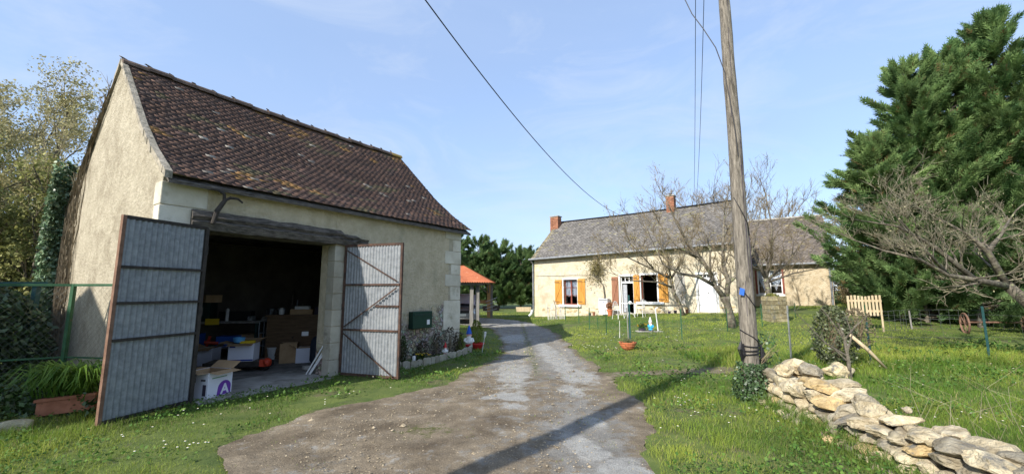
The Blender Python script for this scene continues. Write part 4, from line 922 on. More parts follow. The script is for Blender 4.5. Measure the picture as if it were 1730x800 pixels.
# ================================================================ FARMHOUSE
HP = Vector((1.43, 26, 0)); HD = Vector((.814, -.581, 0)).normalized(); HN = Vector((.581, .814, 0)).normalized()
def HW(t, n, z): return HP + HD * t + HN * n + UP * z
def wall_open(mb, F, L, z0, ztop, ops, n0=0., n1=.45):
    """F(t,n,z) -> world; ops = (t0,t1,z0,z1)"""
    cuts = sorted({0, L} | {o[0] for o in ops} | {o[1] for o in ops})
    for a, b in zip(cuts, cuts[1:]):
        m_ = (a + b) / 2; hs = sorted([(o[2], o[3]) for o in ops if o[0] < m_ < o[1]]); z = z0; segs = []
        for lo, hi in hs:
            if lo > z: segs.append((z, lo, False))
            z = hi
        segs.append((z, None, True))
        for lo, hi, top in segs:
            za = zb = hi
            if top: za, zb = ztop(a), ztop(b)
            v = [F(a, n0, lo), F(b, n0, lo), F(b, n1, lo), F(a, n1, lo), F(a, n0, za), F(b, n0, zb), F(b, n1, zb), F(a, n1, za)]
            mb.add(v, [(0, 3, 2, 1), (4, 5, 6, 7), (0, 1, 5, 4), (1, 2, 6, 5), (2, 3, 7, 6), (3, 0, 4, 7)])
house = thing('farmhouse', 'long cream rendered farmhouse with grey slate roof and ochre shutters', 'house', tuple(HW(5.6, 3.2, .3)))
HL = 11.3; HWD = 6.4
hz_ = lambda t: 3.62 + .024 * t
W0 = (2.06, 2.97, .80, 2.28); D0 = (5.62, 6.33, .40, 2.40); W1 = (6.76, 7.60, 1.03, 2.45); D1 = (9.60, 10.42, .56, 2.42)
b = MB(); wall_open(b, HW, HL, -.4, hz_, [W0, D0, W1, D1]); b.build('front_wall', MG['house_wall'], house)
b = MB()
for s in (0, HL - .4):
    b = MB(); b.prism([HW(s, .451, -.4), HW(s, HWD - .451, -.4), HW(s, HWD - .451, 3.95 + .01 * s), HW(s, HWD / 2, 6.15 + .015 * s), HW(s, .451, 3.95 + .01 * s)], HD * .4)
    b.build('gable_wall', MG['house_wall'], house)
b = MB(); b.obox(HW(0, HWD - .45, -.4), HD * HL, HN * .45, UP * 3.95); b.build('back_wall', MG['house_wall'], house)
b = MB(); b.obox(HW(.41, .5, .35), HD * (HL - .82), HN * (HWD - 1.0), UP * .05); b.obox(HW(.41, .5, 3.4), HD * (HL - .82), HN * (HWD - 1.0), UP * .05); b.obox(HW(.41, 3.3, .41), HD * (HL - .82), HN * .1, UP * 2.98); b.build('rooms', MG['room_shade'], house)  # near-black colour stands in for the shade indoors
def slate_col(u, k):
    n1 = mnoise.noise(Vector((u * 8, k * 5, 4))); b_ = np.array([.15, .14, .133]) * random.uniform(.78, 1.2) * (1 + .25 * n1)
    if random.random() < .04 + .15 * max(0, n1) : b_ = np.array([.2, .185, .12]) * random.uniform(.8, 1.2)
    if u < .02: b_ = np.array([.24, .21, .14]) * random.uniform(.6, 1.2)
    return tuple(b_)
tile_roof('roof', [HW(-.12, -.28, 3.60), HW(-.10, HWD / 2, 6.38)], [HW(HL + .1, -.28, 3.60 + .024 * HL), HW(HL + .1, HWD / 2, 6.38 + .015 * HL)], 38, .2, MG['slate'], house, slate_col, th_=.012, jit=1.2, sag=.06)
tile_roof('rear_roof', [HW(-.12, HWD + .28, 3.60), HW(-.10, HWD / 2, 6.38)], [HW(HL + .1, HWD + .28, 3.60 + .024 * HL), HW(HL + .1, HWD / 2, 6.38 + .015 * HL)], 20, .4, MG['slate'], house, slate_col, th_=.012)
b = MB()
for sg in (0, 1):
    f = (lambda n: n) if not sg else (lambda n: HWD - n)
    b.add([HW(-.08, f(-.24), 3.52), HW(HL + .06, f(-.24), 3.52 + .024 * HL), HW(HL + .06, f(HWD / 2), 6.24 + .015 * HL), HW(-.08, f(HWD / 2), 6.24)], [(0, 1, 2, 3)])
b.build('roof_deck', MG['old_wood'], house)
b = MB(); b.tube([HW(-.12, HWD / 2, 6.41), HW(HL * .5, HWD / 2, 6.43), HW(HL + .1, HWD / 2, 6.41 + .015 * HL)], .06, 6); b.build('ridge_capping', MG['slate'], house)
# gutter + downpipe
b = MB(); pts = [HW(t_, -.36, 3.57 + .024 * t_) for t_ in np.linspace(-.2, HL, 12)]; b.tube(pts, .06, 8); b.build('gutter', MG['zinc'], house)
b = MB(); b.tube([HW(-.1, -.36, 3.56), HW(-.05, -.10, 3.3), HW(-.05, -.08, .5), HW(-.08, -.12, .25)], .045, 8); b.build('downpipe', MG['zinc'], house)
b = MB(); b.tube([HW(-.12, -.12, .42), HW(-.16, -.14, .2), HW(-.3, -.2, .05)], .07, 8); b.build('drain_elbow', MG['white_paint'], house)
# quoins at the left corner
for i in range(9):
    za = .05 + i * .39; ln = .42 if i % 2 else .28
    b = MB(); b.obox(HW(-.008, -.010, za), HD * ln, HN * .3, UP * .375, (1.0, .92, .72)); b.build('quoin', MG['quoin_stone'], house)
# bare stone band low on the wall
b = MB()
for i in range(70):
    t_ = random.uniform(.6, HL - .2)
    if any(o[0] - .2 < t_ < o[1] + .1 for o in (D0, D1)): continue
    b.blob(HW(t_, .02, random.uniform(.15, .55) + .03 * t_), (random.uniform(.15, .35), .09, random.uniform(.08, .16)), i, 1, .3, -.62, col=(1, .86, .6))
b.build('rubble_footing', MG['limestone'], house)['kind'] = 'stuff'
# window & door makers
def sill(o, t0, t1, zt, F=HW, par=None, m='white_paint', d=.16):
    b = MB(); b.obox(F(t0, -d, zt - .12), HD * (t1 - t0), HN * d * .98, UP * .12); return b.build('window_sill', MG[m], par)
def casement(par, F, o, frm='red_frame', curtain=True, vshape=False, lower=.0):
    t0, t1, z0, z1 = o; fr = MB(); n0 = .14
    def bx(a, c, za, zc, nn=n0, d=.06): fr.obox(F(a, nn, za), HD * (c - a), HN * d, UP * (zc - za))
    w_ = .055; bx(t0, t0 + w_, z0, z1); bx(t1 - w_, t1, z0, z1); bx(t0 + w_, t1 - w_, z0, z0 + w_); bx(t0 + w_, t1 - w_, z1 - w_, z1)
    mid = (t0 + t1) / 2; bx(mid - .04, mid + .04, z0 + w_, z1 - w_, n0 - .01)
    for zz in (z0 + (z1 - z0) * .36, z0 + (z1 - z0) * .68): bx(t0 + w_, mid - .04, zz - .015, zz + .015, n0 + .01, .03); bx(mid + .04, t1 - w_, zz - .015, zz + .015, n0 + .01, .03)
    f_ = fr.build('window_frame', MG[frm], par)
    g_ = MB(); g_.obox(F(t0 + .02, n0 + .045, z0 + .02), HD * (t1 - t0 - .04), HN * .004, UP * (z1 - z0 - .04)); g_.build('pane', MG['glass'], f_)
    if curtain:
        c_ = MB(); n_ = 28; V = []
        for side in (0, 1):
            a, e = (t0 + .04, mid - .02) if side == 0 else (mid + .02, t1 - .04); pt = []
            for i in range(n_ + 1):
                k = i / n_; tt = lerp(a, e, k)
                if vshape: zb = z0 + (z1 - z0) * (.12 + .5 * abs((k - .5) * 2) ** .8 * 1.0 if True else 0)
                else: zb = z0 + (z1 - z0) * (.28 + .10 * math.sin(k * math.pi) * -1 + .13)
                off = .012 * math.sin(i * 1.9); pt.append((F(tt, n0 + .1 + off, z1 - .05), F(tt, n0 + .1 + off, zb)))
            v = [p for q_ in pt for p in q_]; c_.add(v, [(2 * i, 2 * i + 2, 2 * i + 3, 2 * i + 1) for i in range(n_)])
        c_.build('curtain', MG['curtain'], f_)
    return f_
def shutter(par, F, t0, t1, z0, z1, m, flip=1):
    b = MB(); n_ = 4; w_ = (t1 - t0) / n_
    for i in range(n_): b.obox(F(t0 + i * w_ + .003, -.055, z0), HD * (w_ - .006), HN * .028, UP * (z1 - z0))
    s_ = b.build('shutter', MG[m], par)
    b = MB()
    for zz in (z0 + .1, z1 - .19): b.obox(F(t0 + .01, -.082, zz), HD * (t1 - t0 - .02), HN * .026, UP * .09)
    a_, c_ = (t0 + .03, t1 - .03) if flip > 0 else (t1 - .03, t0 + .03)
    b.bar(F(a_, -.07, z0 + .22), F(c_, -.07, z1 - .22), .07, .022, HN); b.build('ledge_and_brace', MG[m], s_)
    b = MB()
    for zz in (z0 + .145, z1 - .145): b.obox(F(t0 - .02, -.088, zz - .015), HD * (t1 - t0) * .7, HN * .005, UP * .03)
    b.build('strap_hinge', MG['dark_iron'], s_)
    return s_
casement(house, HW, W0); sill(W0, 1.78, 3.22, .80, par=house)
shutter(house, HW, 1.50, 1.98, .82, 2.27, 'ochre_shutter', 1); shutter(house, HW, 3.02, 3.50, .84, 2.31, 'ochre_shutter', -1)
# reveal surrounds
for o_ in (W0, W1, D0, D1):
    t0, t1, z0_, z1_ = o_; b = MB()
    b.obox(HW(t0 - .09, -.012, z0_), HD * .088, HN * .14, UP * (z1_ - z0_ + .1)); b.obox(HW(t1 + .002, -.012, z0_), HD * .088, HN * .14, UP * (z1_ - z0_ + .1)); b.obox(HW(t0, -.012, z1_), HD * (t1 - t0), HN * .14, UP * .1); b.build('stone_surround', MG['white_old'], house)
shutter(house, HW, 5.13, 5.50, .84, 2.38, 'brown_shutter', 1); shutter(house, HW, 6.36, 6.70, .96, 2.46, 'ochre_shutter', 1); shutter(house, HW, 7.69, 8.17, 1.03, 2.49, 'ochre_shutter', -1)
sill(W1, 6.50, 7.95, 1.03, par=house)
# open window: empty frame with black shade-coloured room behind, a cat-sized white cloth on the sill
fr = MB()
for (a, c, za, zc) in ((6.76, 6.80, 1.03, 2.45), (7.56, 7.60, 1.03, 2.45), (6.80, 7.56, 2.41, 2.45)): fr.obox(HW(a, .13, za), HD * (c - a), HN * .06, UP * (zc - za))
fr.build('window_frame', MG['red_frame'], house)
b = MB(); b.blob(HW(6.92, -.08, 1.075), (.22, .1, .08), 4, 2, .3); tag(b.build('cloth', MG['white_old']), 'small white cloth on the sill of the open farmhouse window', 'cloth')
# entrance: transom with three panes, open doorway with strip curtain
b = MB(); t0, t1, z0_, z1_ = D0
b.obox(HW(t0, .1, 2.03), HD * (t1 - t0), HN * .06, UP * .09); b.obox(HW(t0, .1, 2.36), HD * (t1 - t0), HN * .06, UP * .04)
for k in (0, .333, .667, 1): b.obox(HW(t0 + (t1 - t0 - .035) * k, .1, 2.121), HD * .035, HN * .06, UP * .238)
b.obox(HW(t0, .1, .4), HD * .05, HN * .06, UP * 1.628); tr_ = b.build('transom', MG['white_paint'], house)
b = MB(); b.obox(HW(t0 + .03, .135, 2.13), HD * (t1 - t0 - .06), HN * .004, UP * .22); b.build('pane', MG['glass'], tr_)
b = MB()
for i in range(9):
    x_ = t0 + .07 + i * .024; b.obox(HW(x_, .2 + .015 * (i % 3), .45), HD * .017, HN * .004, UP * 1.56)
b.build('door_curtain', MG['curtain'], house)
b = MB(); b.obox(HW(t0 - .15, -.45, .16), HD * (t1 - t0 + .3), HN * .44, UP * .22); b.build('doorstep', MG['concrete'], house)
# white double door
t0, t1, z0_, z1_ = D1; dr_ = MB()
for k in range(2):
    a = t0 + .02 + k * (t1 - t0 - .04) / 2; c = a + (t1 - t0 - .04) / 2 - .008; dr_.obox(HW(a, .08, z0_ + .02), HD * (c - a), HN * .04, UP * 1.63)
    for (za, zc) in ((z0_ + .02, z0_ + .12), (z0_ + .78, z0_ + .86), (z0_ + 1.55, z0_ + 1.65)): dr_.obox(HW(a, .062, za), HD * (c - a), HN * .017, UP * (zc - za))
    for (p, q_) in ((a, a + .07), (c - .07, c)): dr_.obox(HW(p, .062, z0_ + .12), HD * (q_ - p), HN * .017, UP * .66); dr_.obox(HW(p, .062, z0_ + .86), HD * (q_ - p), HN * .017, UP * .69)
dd_ = dr_.build('white_door', MG['white_paint'], house)
b = MB(); b.obox(HW(t0 + .02, .08, z1_ - .19), HD * (t1 - t0 - .04), HN * .04, UP * .035); b.obox(HW(t0 + .02, .08, z1_ - .04), HD * (t1 - t0 - .04), HN * .04, UP * .04)
for k in range(5): b.obox(HW(t0 + .02 + k * (t1 - t0 - .07) / 4, .08, z1_ - .155), HD * .03, HN * .04, UP * .115)
b.build('transom', MG['white_paint'], dd_)
b = MB(); b.obox(HW(t0 + .05, .125, z1_ - .2), HD * (t1 - t0 - .1), HN * .01, UP * .2); b.build('dark_pane', MG['glass_dark'], dd_)
b = MB(); b.lathe(HW((t0 + t1) / 2 + .05, .04, z0_ + .95), [(.02, -.02), (.025, .02)], 8, axis=HN); b.build('handle', MG['dark_iron'], dd_)
# blocked old opening between the window and the white door
b = MB(); b.obox(HW(8.50, -.010, .96), HD * .5, HN * .02, UP * 1.5); b.build('blocked_opening', MG['concrete'], house)
# chimneys
def chimney(tc, nn, w_, d_, z0, z1):
    b = MB(); rows = int((z1 - z0) / .075)
    for i in range(rows):
        zz = z0 + i * .075; o_ = .006 * (i % 2)
        k = 3
        for j in range(k):
            sh = random.uniform(.75, 1.25); b.obox(HW(tc - w_ / 2 + j * w_ / k + (.004), nn - d_ / 2 - .002 * (i % 2), zz), HD * (w_ / k - .008), HN * d_, UP * .066, (sh, sh * .95, sh * .9))
    b.obox(HW(tc - w_ / 2 + .01, nn - d_ / 2 + .01, z0), HD * (w_ - .02), HN * (d_ - .02), UP * (z1 - z0 - .02), (1.3, 1.6, 1.7))
    c = b.build('chimney', MG['brick'], house)
    b = MB(); b.obox(HW(tc - w_ / 2 - .04, nn - d_ / 2 - .04, z1), HD * (w_ + .08), HN * (d_ + .08), UP * .06); b.build('chimney_cap', MG['brick'] if nn > 5 else MG['concrete'], c)
    return c
chimney(.05, 2.75, .62, .5, 5.6, 6.72); c_ = chimney(7.75, 3.15, .45, .5, 6.1, 7.22)
b = MB(); b.tube([HW(7.75, 3.15, 7.28), HW(7.75, 3.15, 7.42)], .09, 8); b.build('chimney_pot', MG['dark_iron'], c_)
b = MB(); b.tube([HW(t_, -.02, 2.52 + .012 * math.sin(t_ * 3)) for t_ in np.linspace(.1, 4.6, 12)], .012, 5); b.build('wall_cable', MG['grey_timber'], house)
# roof vent pipe
b = MB(); b.tube([HW(6.1, .0, 3.5), HW(6.1, -.1, 4.6)], .025, 6); b.build('vent_pipe', MG['zinc'], house)

# annexe ------------------------------------------------------------
AP = Vector((17.35, 22.2, 0))
def AW(t, n, z): return AP - HD * t + HN * n + UP * z       # t grows to the left
def AWl(t, n, z): return AW(AL - t, n, z)
AL = 6.2
ann = thing('house_annexe', 'lower wing of the farmhouse with lace curtained window beyond the timber pole', 'house wing', tuple(AW(3, 3, .7)))
wo_ = (AL - 3.50, AL - 2.28, 1.42, 2.80)
b = MB(); wall_open(b, AWl, AL, .0, lambda t: 3.10, [wo_]); b.build('front_wall', MG['annexe_wall'], ann)
b = MB()
for s in (0, AL - .4): b = MB(); b.prism([AWl(s, .451, 0), AWl(s, 5.2, 0), AWl(s, 5.2, 3.3), AWl(s, 2.8, 6.0), AWl(s, .451, 3.45)], HD * .4); b.build('gable_wall', MG['annexe_wall'], ann)
b = MB(); b.obox(AWl(.4, 4.9, 0), HD * (AL - .8), HN * .3, UP * 3.3); b.obox(AWl(.41, 2.4, .9), HD * (AL - .82), HN * .1, UP * 2.3); b.build('back_wall', MG['annexe_wall'], ann)
def ann_col(u, k): 
    c = slate_col(.5, k); return tuple(np.array(c) * np.array([1.0, .93, .88]))
tile_roof('roof', [AWl(-.1, -.25, 3.12), AWl(-.1, 2.8, 6.15)], [AWl(AL + .12, -.25, 3.14), AWl(AL - .05, 2.8, 6.15)], 34, .2, MG['slate'], ann, ann_col, th_=.012, jit=1.2, sag=.04)
tile_roof('rear_roof', [AWl(-.1, 5.85, 3.12), AWl(-.1, 2.8, 6.15)], [AWl(AL + .12, 5.85, 3.14), AWl(AL - .05, 2.8, 6.15)], 16, .4, MG['slate'], ann, ann_col)
b = MB(); b.add([AWl(-.08, -.2, 3.06), AWl(AL + .08, -.2, 3.06), AWl(AL - .05, 2.8, 6.02), AWl(-.08, 2.8, 6.02)], [(0, 1, 2, 3)]); b.build('roof_deck', MG['old_wood'], ann)
b = MB(); b.tube([AWl(-.1, 2.8, 6.19), AWl(AL - .05, 2.8, 6.19)], .07, 6); b.build('ridge_capping', MG['concrete'], ann)
b = MB(); b.tube([AWl(-.1, -.33, 3.08), AWl(AL + .1, -.33, 3.11)], .055, 8); b.build('gutter', MG['zinc'], ann)
b = MB(); b.tube([AWl(AL - .12, -.33, 3.06), AWl(AL - .08, -.09, 2.85), AWl(AL - .08, -.07, .75)], .05, 8); b.build('downpipe', MG['zinc'], ann)
casement(ann, AWl, wo_, 'white_paint', True, True); b = MB(); b.obox(AWl(wo_[0] - .1, -.14, 1.31), HD * 1.42, HN * .135, UP * .11); b.build('window_sill', MG['white_old'], ann)
b = MB()
for t_ in (wo_[0] - .10, wo_[1] + .003): b.obox(AWl(t_, -.05, 1.42), HD * .097, HN * .16, UP * 1.4)
b.build('open_shutter', MG['red_frame'], ann)

# ================================================================ objects by the farmhouse
def picket_bundle():
    t = thing('trellis', 'bundle of weathered white pickets leaning near the farmhouse corner', 'trellis', (2.3, 22.6, 0)); b = MB()
    for i in range(13):
        x_ = 1.95 + i * .075; h_ = .85 + random.uniform(-.12, .15); b.tube([(x_ + random.uniform(-.02, .02), 22.5, .04), (x_ + random.uniform(-.05, .05), 22.9, h_)], .016, 5)
    for z_ in (.3, .68): b.tube([(1.9, 22.6 + z_ * .35, z_), (2.95, 22.6 + z_ * .35, z_ + .03)], .013, 5)
    b.build('pickets', MG['white_stick'], t)
    b = MB(); b.tube([(2.35, 22.4, .02), (2.4, 22.6, .7), (2.28, 22.6, 1.1)], .02, 5); b.build('gnarled_stick', MG['twig'], t)
picket_bundle()
# white cabinet by the door, terracotta plant, garden table and chair
b = MB(); b.box(HW(4.78, -.3, .75), (.5, .42, .86), math.atan2(HD.y, HD.x)); o = b.build('white_cabinet', MG['white_paint']); tag(o, 'white metal cabinet against the farmhouse wall left of the brown shutter', 'cabinet')
b = MB(); b.box(HW(4.78, -.515, 1.12), (.46, .012, .08), math.atan2(HD.y, HD.x)); b.build('control_panel', MG['zinc'], o)
b = MB(); b.lathe(HW(4.84, -.52, .98), [(.04, -.005), (.04, .005)], 12, axis=HN); b.build('dial', MG['blue_print'], o)
def wire_chair(base, rz, label):
    t = thing('garden_chair', label, 'chair', base, 'white wire garden chairs'); B = Vector(base); ca, sa = math.cos(rz), math.sin(rz)
    P = lambda x, y, z: B + Vector((x * ca - y * sa, x * sa + y * ca, z))
    for sx in (-1, 1):
        for sy in (-1, 1): b = MB(); b.tube([P(.2 * sx, .2 * sy, 0), P(.16 * sx, .16 * sy, .43)], .012, 5); b.build('leg', MG['white_old'], t)
    b = MB(); b.lathe(P(0, 0, .43), [(.001, 0), (.2, 0), (.2, .02), (.001, .02)], 14); b.build('seat', MG['white_old'], t)
    b = MB(); b.tube([P(.18 * math.cos(a) , .18, .44 + .42 * math.sin(a)) for a in np.linspace(0, math.pi, 10)], .012, 5)
    for k in (-.1, -.03, .03, .1): b.tube([P(k, .18, .45), P(k, .18, .44 + .42 * math.sqrt(1 - (k / .18) ** 2))], .007, 4)
    b.tube([P(-.18, .18, .62), P(.18, .18, .62)], .008, 4); b.build('backrest', MG['white_old'], t)
zc = tz(5.6, 19.6)
wire_chair((5.15, 20.1, tz(5.15, 20.1)), .5, 'white wire garden chair left of the garden table'); wire_chair((6.15, 19.9, tz(6.15, 19.9)), -2.2, 'white wire garden chair right of the garden table')
t = thing('garden_table', 'round white wrought iron table on the grass before the farmhouse door', 'table', (5.65, 20.0, tz(5.65, 20))); z_ = tz(5.65, 20)
b = MB(); b.lathe((5.65, 20, z_ + .7), [(.001, 0), (.36, 0), (.36, .025), (.001, .025)], 20); b.build('table_top', MG['white_old'], t)
b = MB(); b.tube([(5.65, 20, z_ + .15), (5.65, 20, z_ + .7)], .02, 6); b.build('column', MG['white_old'], t)
for a in (0, 2.1, 4.2): b = MB(); b.tube([(5.65, 20, z_ + .3), (5.65 + .2 * math.cos(a), 20 + .2 * math.sin(a), z_ + .2), (5.65 + .32 * math.cos(a), 20 + .32 * math.sin(a), z_)], .014, 5); b.build('leg', MG['white_old'], t)
t = shrub('potted_plant', 'dry reddish plant in a terracotta pot before the brown shutter', 'plant', tuple(HW(5.25, -.7, .62)), .24, .34, 500, ((.25, .10, .05), (.4, .2, .1)), .04)
b = MB(); b.lathe(HW(5.25, -.7, .26), [(.11, 0), (.16, .3), (.18, .3), (.18, .36), (.15, .36)], 14); b.build('pot', MG['terracotta'], t)
# climbing rose / wisteria on the wall
t = thing('climbing_plant', 'twisted climber with a clump of dry leaves on the farmhouse wall', 'climber', tuple(HW(4.6, -.1, .3)))
b = MB(); b.tube([HW(4.35, -.15, .42), HW(4.55, -.12, .7), HW(4.72, -.1, 1.3), HW(4.65, -.1, 1.9), HW(4.35, -.1, 2.3), HW(4.3, -.12, 2.9)], [.05, .045, .04, .035, .035, .02], 7)
for i in range(26): 
    a = HW(4.32 + random.gauss(0, .06), -.12, random.uniform(2.2, 3.1)); b.tube([a, a + HD * random.gauss(0, .4) + UP * random.uniform(.1, .5) - HN * random.uniform(0, .2)], [.01, .004], 4)
b.build('stem', MG['bark'], t)
n = 1500; C = np.stack([np.array(HW(4.35, -.14, 2.95))] * n) + rng.normal(size=(n, 3)) * np.array([.33, .2, .36]); C[:, 2] -= .8 * (rng.random(n) < .2) * rng.random(n)
tt = rng.random((n, 1)); leaf_quads('leaves', C, np.full(n, .05), MG['leaf_olive'], np.array([[.16, .13, .05]]) * (1 - tt) + np.array([[.26, .23, .10]]) * tt, parent=t)
b = MB(); 
for i, (t_, s_) in enumerate([(3.9, .1), (4.15, .13), (8.55, .1), (9.1, .12), (8.25, .08)]):
    b = MB(); p = HW(t_, -.35, tz(*HW(t_, -.35, 0).xy) + .0); b.lathe(p, [(.06, 0), (.08, s_ * 1.6), (.09, s_ * 1.7), (.07, s_ * 1.7)], 10)
    tag(b.build('flower_pot', MG['terracotta_old' if i % 2 else 'dark_print']), ['small dark pot at the foot of the climber', 'rusty coloured pot at the foot of the climber', 'dark pot by the wall left of the pruned fruit tree', 'brown pot by the wall beside the white door', 'smallest dark pot by the wall below the open window'][i], 'pot')
# stakes on the lawn -------------------------------------------------
stakes = [((2.7, 21.01), .78, .018, 'green_paint', 'far left green stake in front of the curtained farmhouse window'), ((3.09, 19.18), .82, .018, 'green_paint', 'green stake second from the left, nearer than the far left one'),
          ((3.08, 16.52), .85, .017, 'green_paint', 'thin dark green stake at the drive edge left of the white cabinet'), ((3.34, 16.19), .47, .012, 'green_paint', 'shortest green stake standing low in the lawn'),
          ((3.34, 14.73), .88, .017, 'green_paint', 'dark green stake just left of the red hanging bowl pot'), ((3.58, 13.89), .56, .014, 'white_stick', 'short pale stake behind the red bowl pot'),
          ((3.66, 12.93), 1.43, .024, 'teal_paint', 'thick teal stake rising behind the red bowl pot'), ((3.60, 12.9), 1.04, .018, 'grey_timber', 'grey wooden stake tied next to the thick teal stake'),
          ((5.37, 13.19), .95, .018, 'green_paint', 'green stake in the lawn before the pruned fruit tree'), ((7.43, 14.36), .78, .018, 'green_paint', 'green stake beside the thick fruit tree trunk'),
          ((9.09, 15.1), .83, .018, 'green_paint', 'green stake between the timber pole and the stone pillar'), ((11.55, 16.9), .62, .018, 'green_paint', 'green stake to the right of the stone pillar'),
          ((6.26, 9.42), 1.27, .02, 'white_stick', 'pale wooden stake of the wire fence behind the stone wall'), ((8.10, 9.49), 1.03, .028, 'teal_paint', 'teal stake right of the ivy covered shrub'),
          ((8.7, 10.2), 1.25, .02, 'green_paint', 'dark green stake rising in front of the picket gate'), ((12.28, 13.76), 1.22, .03, 'pale_timber', 'pale timber post at the right end of the picket gate'),
          ((13.69, 14.25), .62, .025, 'grey_timber', 'short grey post in the far wire fence'), ((10.88, 9.57), 1.25, .034, 'teal_paint', 'stout teal post standing in the grass at the right')]
for (x_, y_), h_, r_, m_, lab in stakes:
    z_ = tz(x_, y_); b = MB()
    if m_ in ('teal_paint', 'green_paint'):      # T / angle section iron
        b.box((x_, y_, z_ + h_ / 2 - .05), (r_ * 2, .005, h_ + .1), random.uniform(-.4, .4)); b.box((x_, y_ + r_ * .5, z_ + h_ / 2 - .05), (.005, r_, h_ + .1), random.uniform(-.4, .4))
        o = b.build('fence_stake', MG[m_])
    else: b.tube([(x_, y_, z_ - .1), (x_ + random.uniform(-.03, .03), y_, z_ + h_)], [r_, r_ * .85], 7); o = b.build('fence_stake', MG[m_])
    tag(o, lab, 'stake', 'stakes and posts in the grass')
t = thing('cane_stand', 'white hooked metal rod standing by the white hatted gnome', 'rod', (5.24, 14.99, tz(5.24, 14.99))); z_ = tz(5.24, 14.99)
b = MB(); b.tube([(5.26, 14.99, z_), (5.2, 14.99, z_ + .75), (5.21, 14.99, z_ + .84), (5.28, 14.98, z_ + .86)], .02, 7); b.build('rod', MG['white_old'], t)
b = MB(); b.box((4.95, 15.05, z_ + .015), (.9, .3, .03)); tag(b.build('stone_slab', MG['concrete']), 'flat grey slab in the lawn under the gnome and flower tub', 'slab')
gnome('large garden gnome with white hat and beard and a blue coat on the lawn slab', (5.0, 15.02, tz(5.0, 15) + .03), 1.0, 'gnome_cyan', 'gnome_cyan', 'gnome_white')
t = shrub('flower_tub', 'dark tub of yellow flowers on the lawn slab', 'flowers', (4.72, 15.1, tz(4.7, 15.1) + .12), .16, .16, 160, gcol, .04)
b = MB(); b.lathe((4.72, 15.1, tz(4.7, 15.1) + .02), [(.1, 0), (.14, .12), (.12, .12)], 12); b.build('tub', MG['dark_print'], t)
b = MB()
for i in range(16): b.lathe((4.72 + random.gauss(0, .09), 15.1 + random.gauss(0, .09), tz(4.7, 15.1) + .2 + random.random() * .12), [(.0001, -.01), (.035, .01), (.0001, .012)], 6)
b.build('blossom', MG['yellow_petal'], t)
t = thing('planter_bowl', 'round terracotta red planter bowl at the edge of the lawn', 'planter', (3.18, 11.5, 0)); z_ = tz(3.18, 11.5)
b = MB(); b.lathe((3.18, 11.5, z_), [(.12, 0), (.17, .05), (.225, .17), (.235, .17), (.235, .2), (.2, .2), (.16, .1)], 24); b.lathe((3.18, 11.5, z_ + .105), [(.205, 0), (.212, .01), (.205, .02)], 24); b.build('bowl', MG['terracotta'], t)
b = MB(); b.lathe((3.18, 11.5, z_ + .16), [(.19, 0), (.001, .02)], 18); b.build('potting_soil', MG['soil_grass'], t)
n = 260; C = np.array([3.18, 11.5, z_ + .22]) + rng.normal(size=(n, 3)) * np.array([.1, .1, .05]); tt = rng.random((n, 1)); leaf_quads('leaves', C, np.full(n, .03), MG['leaf_olive'], np.array([[.06, .1, .03]]) * (1 - tt) + np.array([[.2, .2, .1]]) * tt, parent=t, up=.4)
# white iron butterfly-like hanging ornament on the teal stake
b = MB(); b.lathe((3.69, 12.9, 1.24), [(.01, -.02), (.055, 0), (.01, .02)], 10, axis=(0, 1, 0)); tag(b.build('stake_ornament', MG['white_old']), 'small white round ornament fixed to the thick teal stake', 'ornament')

# stone pillar with a planter
pz_ = tz(10.15, 16.18)
t = thing('stone_pillar', 'squat mossy stone gate pillar on the lawn', 'pillar', (10.35, 16.3, pz_)); b = MB()
zz_ = pz_ - .05
for i in range(6):
    hh = random.uniform(.14, .19); split = random.uniform(-.14, .14)
    for (xa, xb) in ((-.33, split), (split, .33)):
        sh = random.uniform(.55, 1.0); j = [random.uniform(-.02, .02) for _ in range(8)]
        x0_, x1_ = 10.35 + xa + j[0] + .006, 10.35 + xb + (j[1] if xb > .3 else 0) - .006; y0_, y1_ = 16.0 + j[2], 16.62 + j[3]
        v_ = [(x0_, y0_, zz_), (x1_, y0_ + j[4], zz_), (x1_, y1_, zz_), (x0_, y1_, zz_), (x0_ + j[5] * .5, y0_, zz_ + hh - .012), (x1_, y0_ + j[6], zz_ + hh - .012), (x1_, y1_, zz_ + hh - .012), (x0_, y1_, zz_ + hh - .012)]
        b.add(v_, [(0, 3, 2, 1), (4, 5, 6, 7), (0, 1, 5, 4), (1, 2, 6, 5), (2, 3, 7, 6), (3, 0, 4, 7)], (sh * .66, sh * .62, sh * .46))
    zz_ += hh
b.box((10.35, 16.31, pz_ + .4), (.58, .54, .86), 0, (.2, .18, .13))
b.build('stonework', MG['limestone'], t)
shrub('ivy_clump', 'yellowish moss cushion and ivy on top of the stone pillar', 'plant', (10.25, 16.25, pz_ + .88), .26, .18, 500, ((.10, .13, .03), (.28, .26, .08)), .03)
# picket gate
t = thing('picket_gate', 'pale wooden picket gate panel behind the ivy covered shrub', 'gate', (12.6, 15.6, .4)); ga = Vector((13.0, 16.3, tz(13, 16.3) + .28)); gb = Vector((12.45, 13.95, .68 - .12)); 
ga = Vector((11.40, 14.05, .78)); gb = Vector((12.28, 13.82, .78)); 
gd = (gb - ga)
for i in range(10):
    k = i / 9; p = ga + gd * k; b = MB(); b.obox(p, gd.normalized() * .06, gd.normalized().cross(UP) * .02, UP * (.66 + .02 * math.sin(i))); b.build('picket', MG['pale_timber'], t)
for z_ in (.12, .46): b = MB(); b.obox(ga + UP * z_ - gd.normalized().cross(UP) * .024, gd + gd.normalized() * .08, gd.normalized().cross(UP) * .022, UP * .07); b.build('rail', MG['pale_timber'], t)
